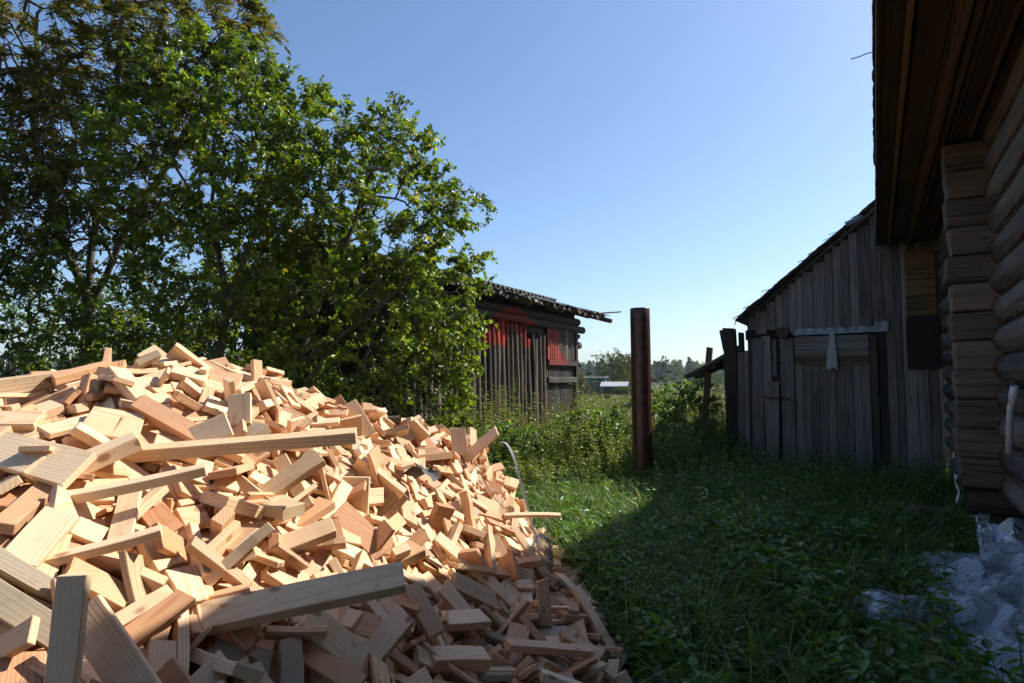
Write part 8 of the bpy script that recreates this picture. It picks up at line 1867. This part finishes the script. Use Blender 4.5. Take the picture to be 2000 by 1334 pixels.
# ------------------------------------------------------------------ the land beyond
def far_block(name, x, y, w, d, h, rh, wall, roof, label, cat):
    root = empty(name, (x, y, 0), R(-12)); tag(root, label, cat)
    MB(1).box((-w/2, -d/2, 0), (w/2, d/2, h)).build('wall', wall, root)
    g = MB(2); e = .25
    vs = [(-w/2-e, -d/2-e, h), (w/2+e, -d/2-e, h), (w/2+e, d/2+e, h + rh), (-w/2-e, d/2+e, h + rh)]; vs += [(a, b, c + .08) for a, b, c in vs]
    g.add(vs, [(3, 2, 1, 0), (4, 5, 6, 7), (0, 1, 5, 4), (1, 2, 6, 5), (2, 3, 7, 6), (3, 0, 4, 7)]); g.build('roof', roof, root)
    MB(3).box((-w*.12, -d/2 - .03, 0), (w*.22, -d/2 - .004, h * .8)).build('door', M['grey_wood'], root)
    return root
far_block('garden_shed', 8.9, 68, 2.6, 2.4, 2.0, .25, M['teal'], M['slate'], 'small teal-painted garden shed out in the meadow', 'shed')
far_block('low_outbuilding', 10.45, 64, 2.3, 2.2, 1.15, .45, M['grey_wood'], M['pale_roof'], 'low outbuilding with a white roof beside the teal shed', 'shed')
for k, (x, y, h, w, lab, cols) in enumerate((
        (11.2, 70, 5.2, 1.7, 'feathery yellow-green tree, taller of the pair in the meadow', 0),
        (13.1, 73, 5.0, 1.3, 'feathery tree with browning leaves, second of the meadow pair', 1),
        (6.3, 62, 2.4, 1.0, 'olive bush in the meadow at the barn corner', 1),
        (14.4, 76, 2.9, 1.5, 'rusty-green bush before the meadow trees', 1),
        (10.9, 60, 1.0, 1.1, 'low dark bush in front of the white-roofed shed', 0),
        (26.6, 85, 2.6, 2.2, 'dark bush seen under the collapsed lean-to', 0))):
    n = 240
    make_tree('meadow_tree' if h > 4 else 'meadow_bush', lab, (x, y, 0), [(None, (x, y, 0), (x, y, h * .5), (x + .1, y, h * .9))],
        [((x, y, h * .48), (w, w * .8, h * .46)), ((x + w * .3, y, h * .68), (w * .55, w * .5, h * .3)), ((x - w * .35, y, h * .6), (w * .5, w * .5, h * .3))], n, 200 + k, leaf=(.22, .13),
        cols=[(.095, .125, .03), (.075, .10, .026), (.13, .145, .04)] if not cols else [(.12, .105, .035), (.09, .10, .03), (.16, .095, .04)], wts=(3, 3, 2), trunk_r=.10, sprays=3, per=7, twig=.7, cat='tree' if h > 4 else 'bush', tip_r=.012, zmin=.2, group='trees and bushes in the meadow', mat='far_leaf')

def forest():
    r = np.random.default_rng(9)
    n = 1500
    x = r.uniform(-420, 620, n); y = r.uniform(330, 620, n)
    gz = 16.0 * np.minimum(1, np.maximum(0, y - 320) / 900.0) ** 1.2
    h = r.uniform(9, 15, n); con = r.random(n) < .45
    m = 80
    u = unit(r.normal(size=(n, m, 3))); rad = r.uniform(.45, 1, (n, m, 1)) ** .5
    t = u * rad
    zz = (t[..., 2] * .5 + .55)
    wid = np.where(con[:, None], np.clip(1.08 - zz, .05, 1) * 2.6, 2.9)
    P = np.stack([x[:, None] + t[..., 0] * wid, y[:, None] + t[..., 1] * wid, gz[:, None] + zz * h[:, None]], -1).reshape(-1, 3)
    k = n * m
    col = np.where(np.repeat(con, m)[:, None], palette(r, k, [(.045, .080, .030), (.032, .060, .024)], (1, 1)), palette(r, k, [(.10, .13, .035), (.08, .11, .03), (.13, .13, .04)], (3, 3, 1)))
    col = col * np.repeat(r.uniform(.75, 1.25, (n, 1)), m, axis=0)
    me = leaf_mesh('forest', M['far_leaf'], P, r.normal(size=(k, 3)), r.normal(size=(k, 3)), r.uniform(1.3, 2.6, k), r.uniform(1.1, 2.0, k), col, .3, .1)
    o = link('forest', me); tag(o, 'distant mixed forest along the horizon', 'forest', kind='stuff')
forest()
def meadow_fence():
    for k in range(5):
        p = (27.5 + k * 2.3, 78 + k * 1.1, 0)
        root = empty('fence_stake', p); tag(root, ('first', 'second', 'third', 'fourth', 'fifth')[k] + ' thin wooden stake from the pipe in the row across the dry meadow', 'stake', 'meadow fence stakes')
        b = MB(k); b.log((0, 0, -.2), (b.r.uniform(-.1, .1), 0, 1.7), .06, .05, n=7, seg=2); b.build('shaft', M['grey_wood'], root)
meadow_fence()

def haze_box():
    b = MB(1); lo = (-1250, -210, -1.2); hi = (1350, 1520, 36)
    vs = [(x, y, z) for x in (lo[0], hi[0]) for y in (lo[1], hi[1]) for z in (lo[2], hi[2])]
    me = bpy.data.meshes.new('haze'); me.from_pydata(vs, [], [(0, 1, 3, 2), (4, 6, 7, 5), (0, 4, 5, 1), (2, 3, 7, 6), (0, 2, 6, 4), (1, 5, 7, 3)])
    m = bpy.data.materials.new('haze_air'); m.use_nodes = True; t = m.node_tree; t.nodes.clear()
    o_ = t.nodes.new('ShaderNodeOutputMaterial'); v = t.nodes.new('ShaderNodeVolumePrincipled')
    v.inputs['Color'].default_value = (.80, .88, 1.0, 1); v.inputs['Density'].default_value = .00022; v.inputs['Anisotropy'].default_value = .2
    t.links.new(v.outputs[0], o_.inputs['Volume']); me.materials.append(m); me.update()
    tag(link('haze', me), 'thin bluish summer haze over the far forest', 'haze', kind='stuff')
haze_box()
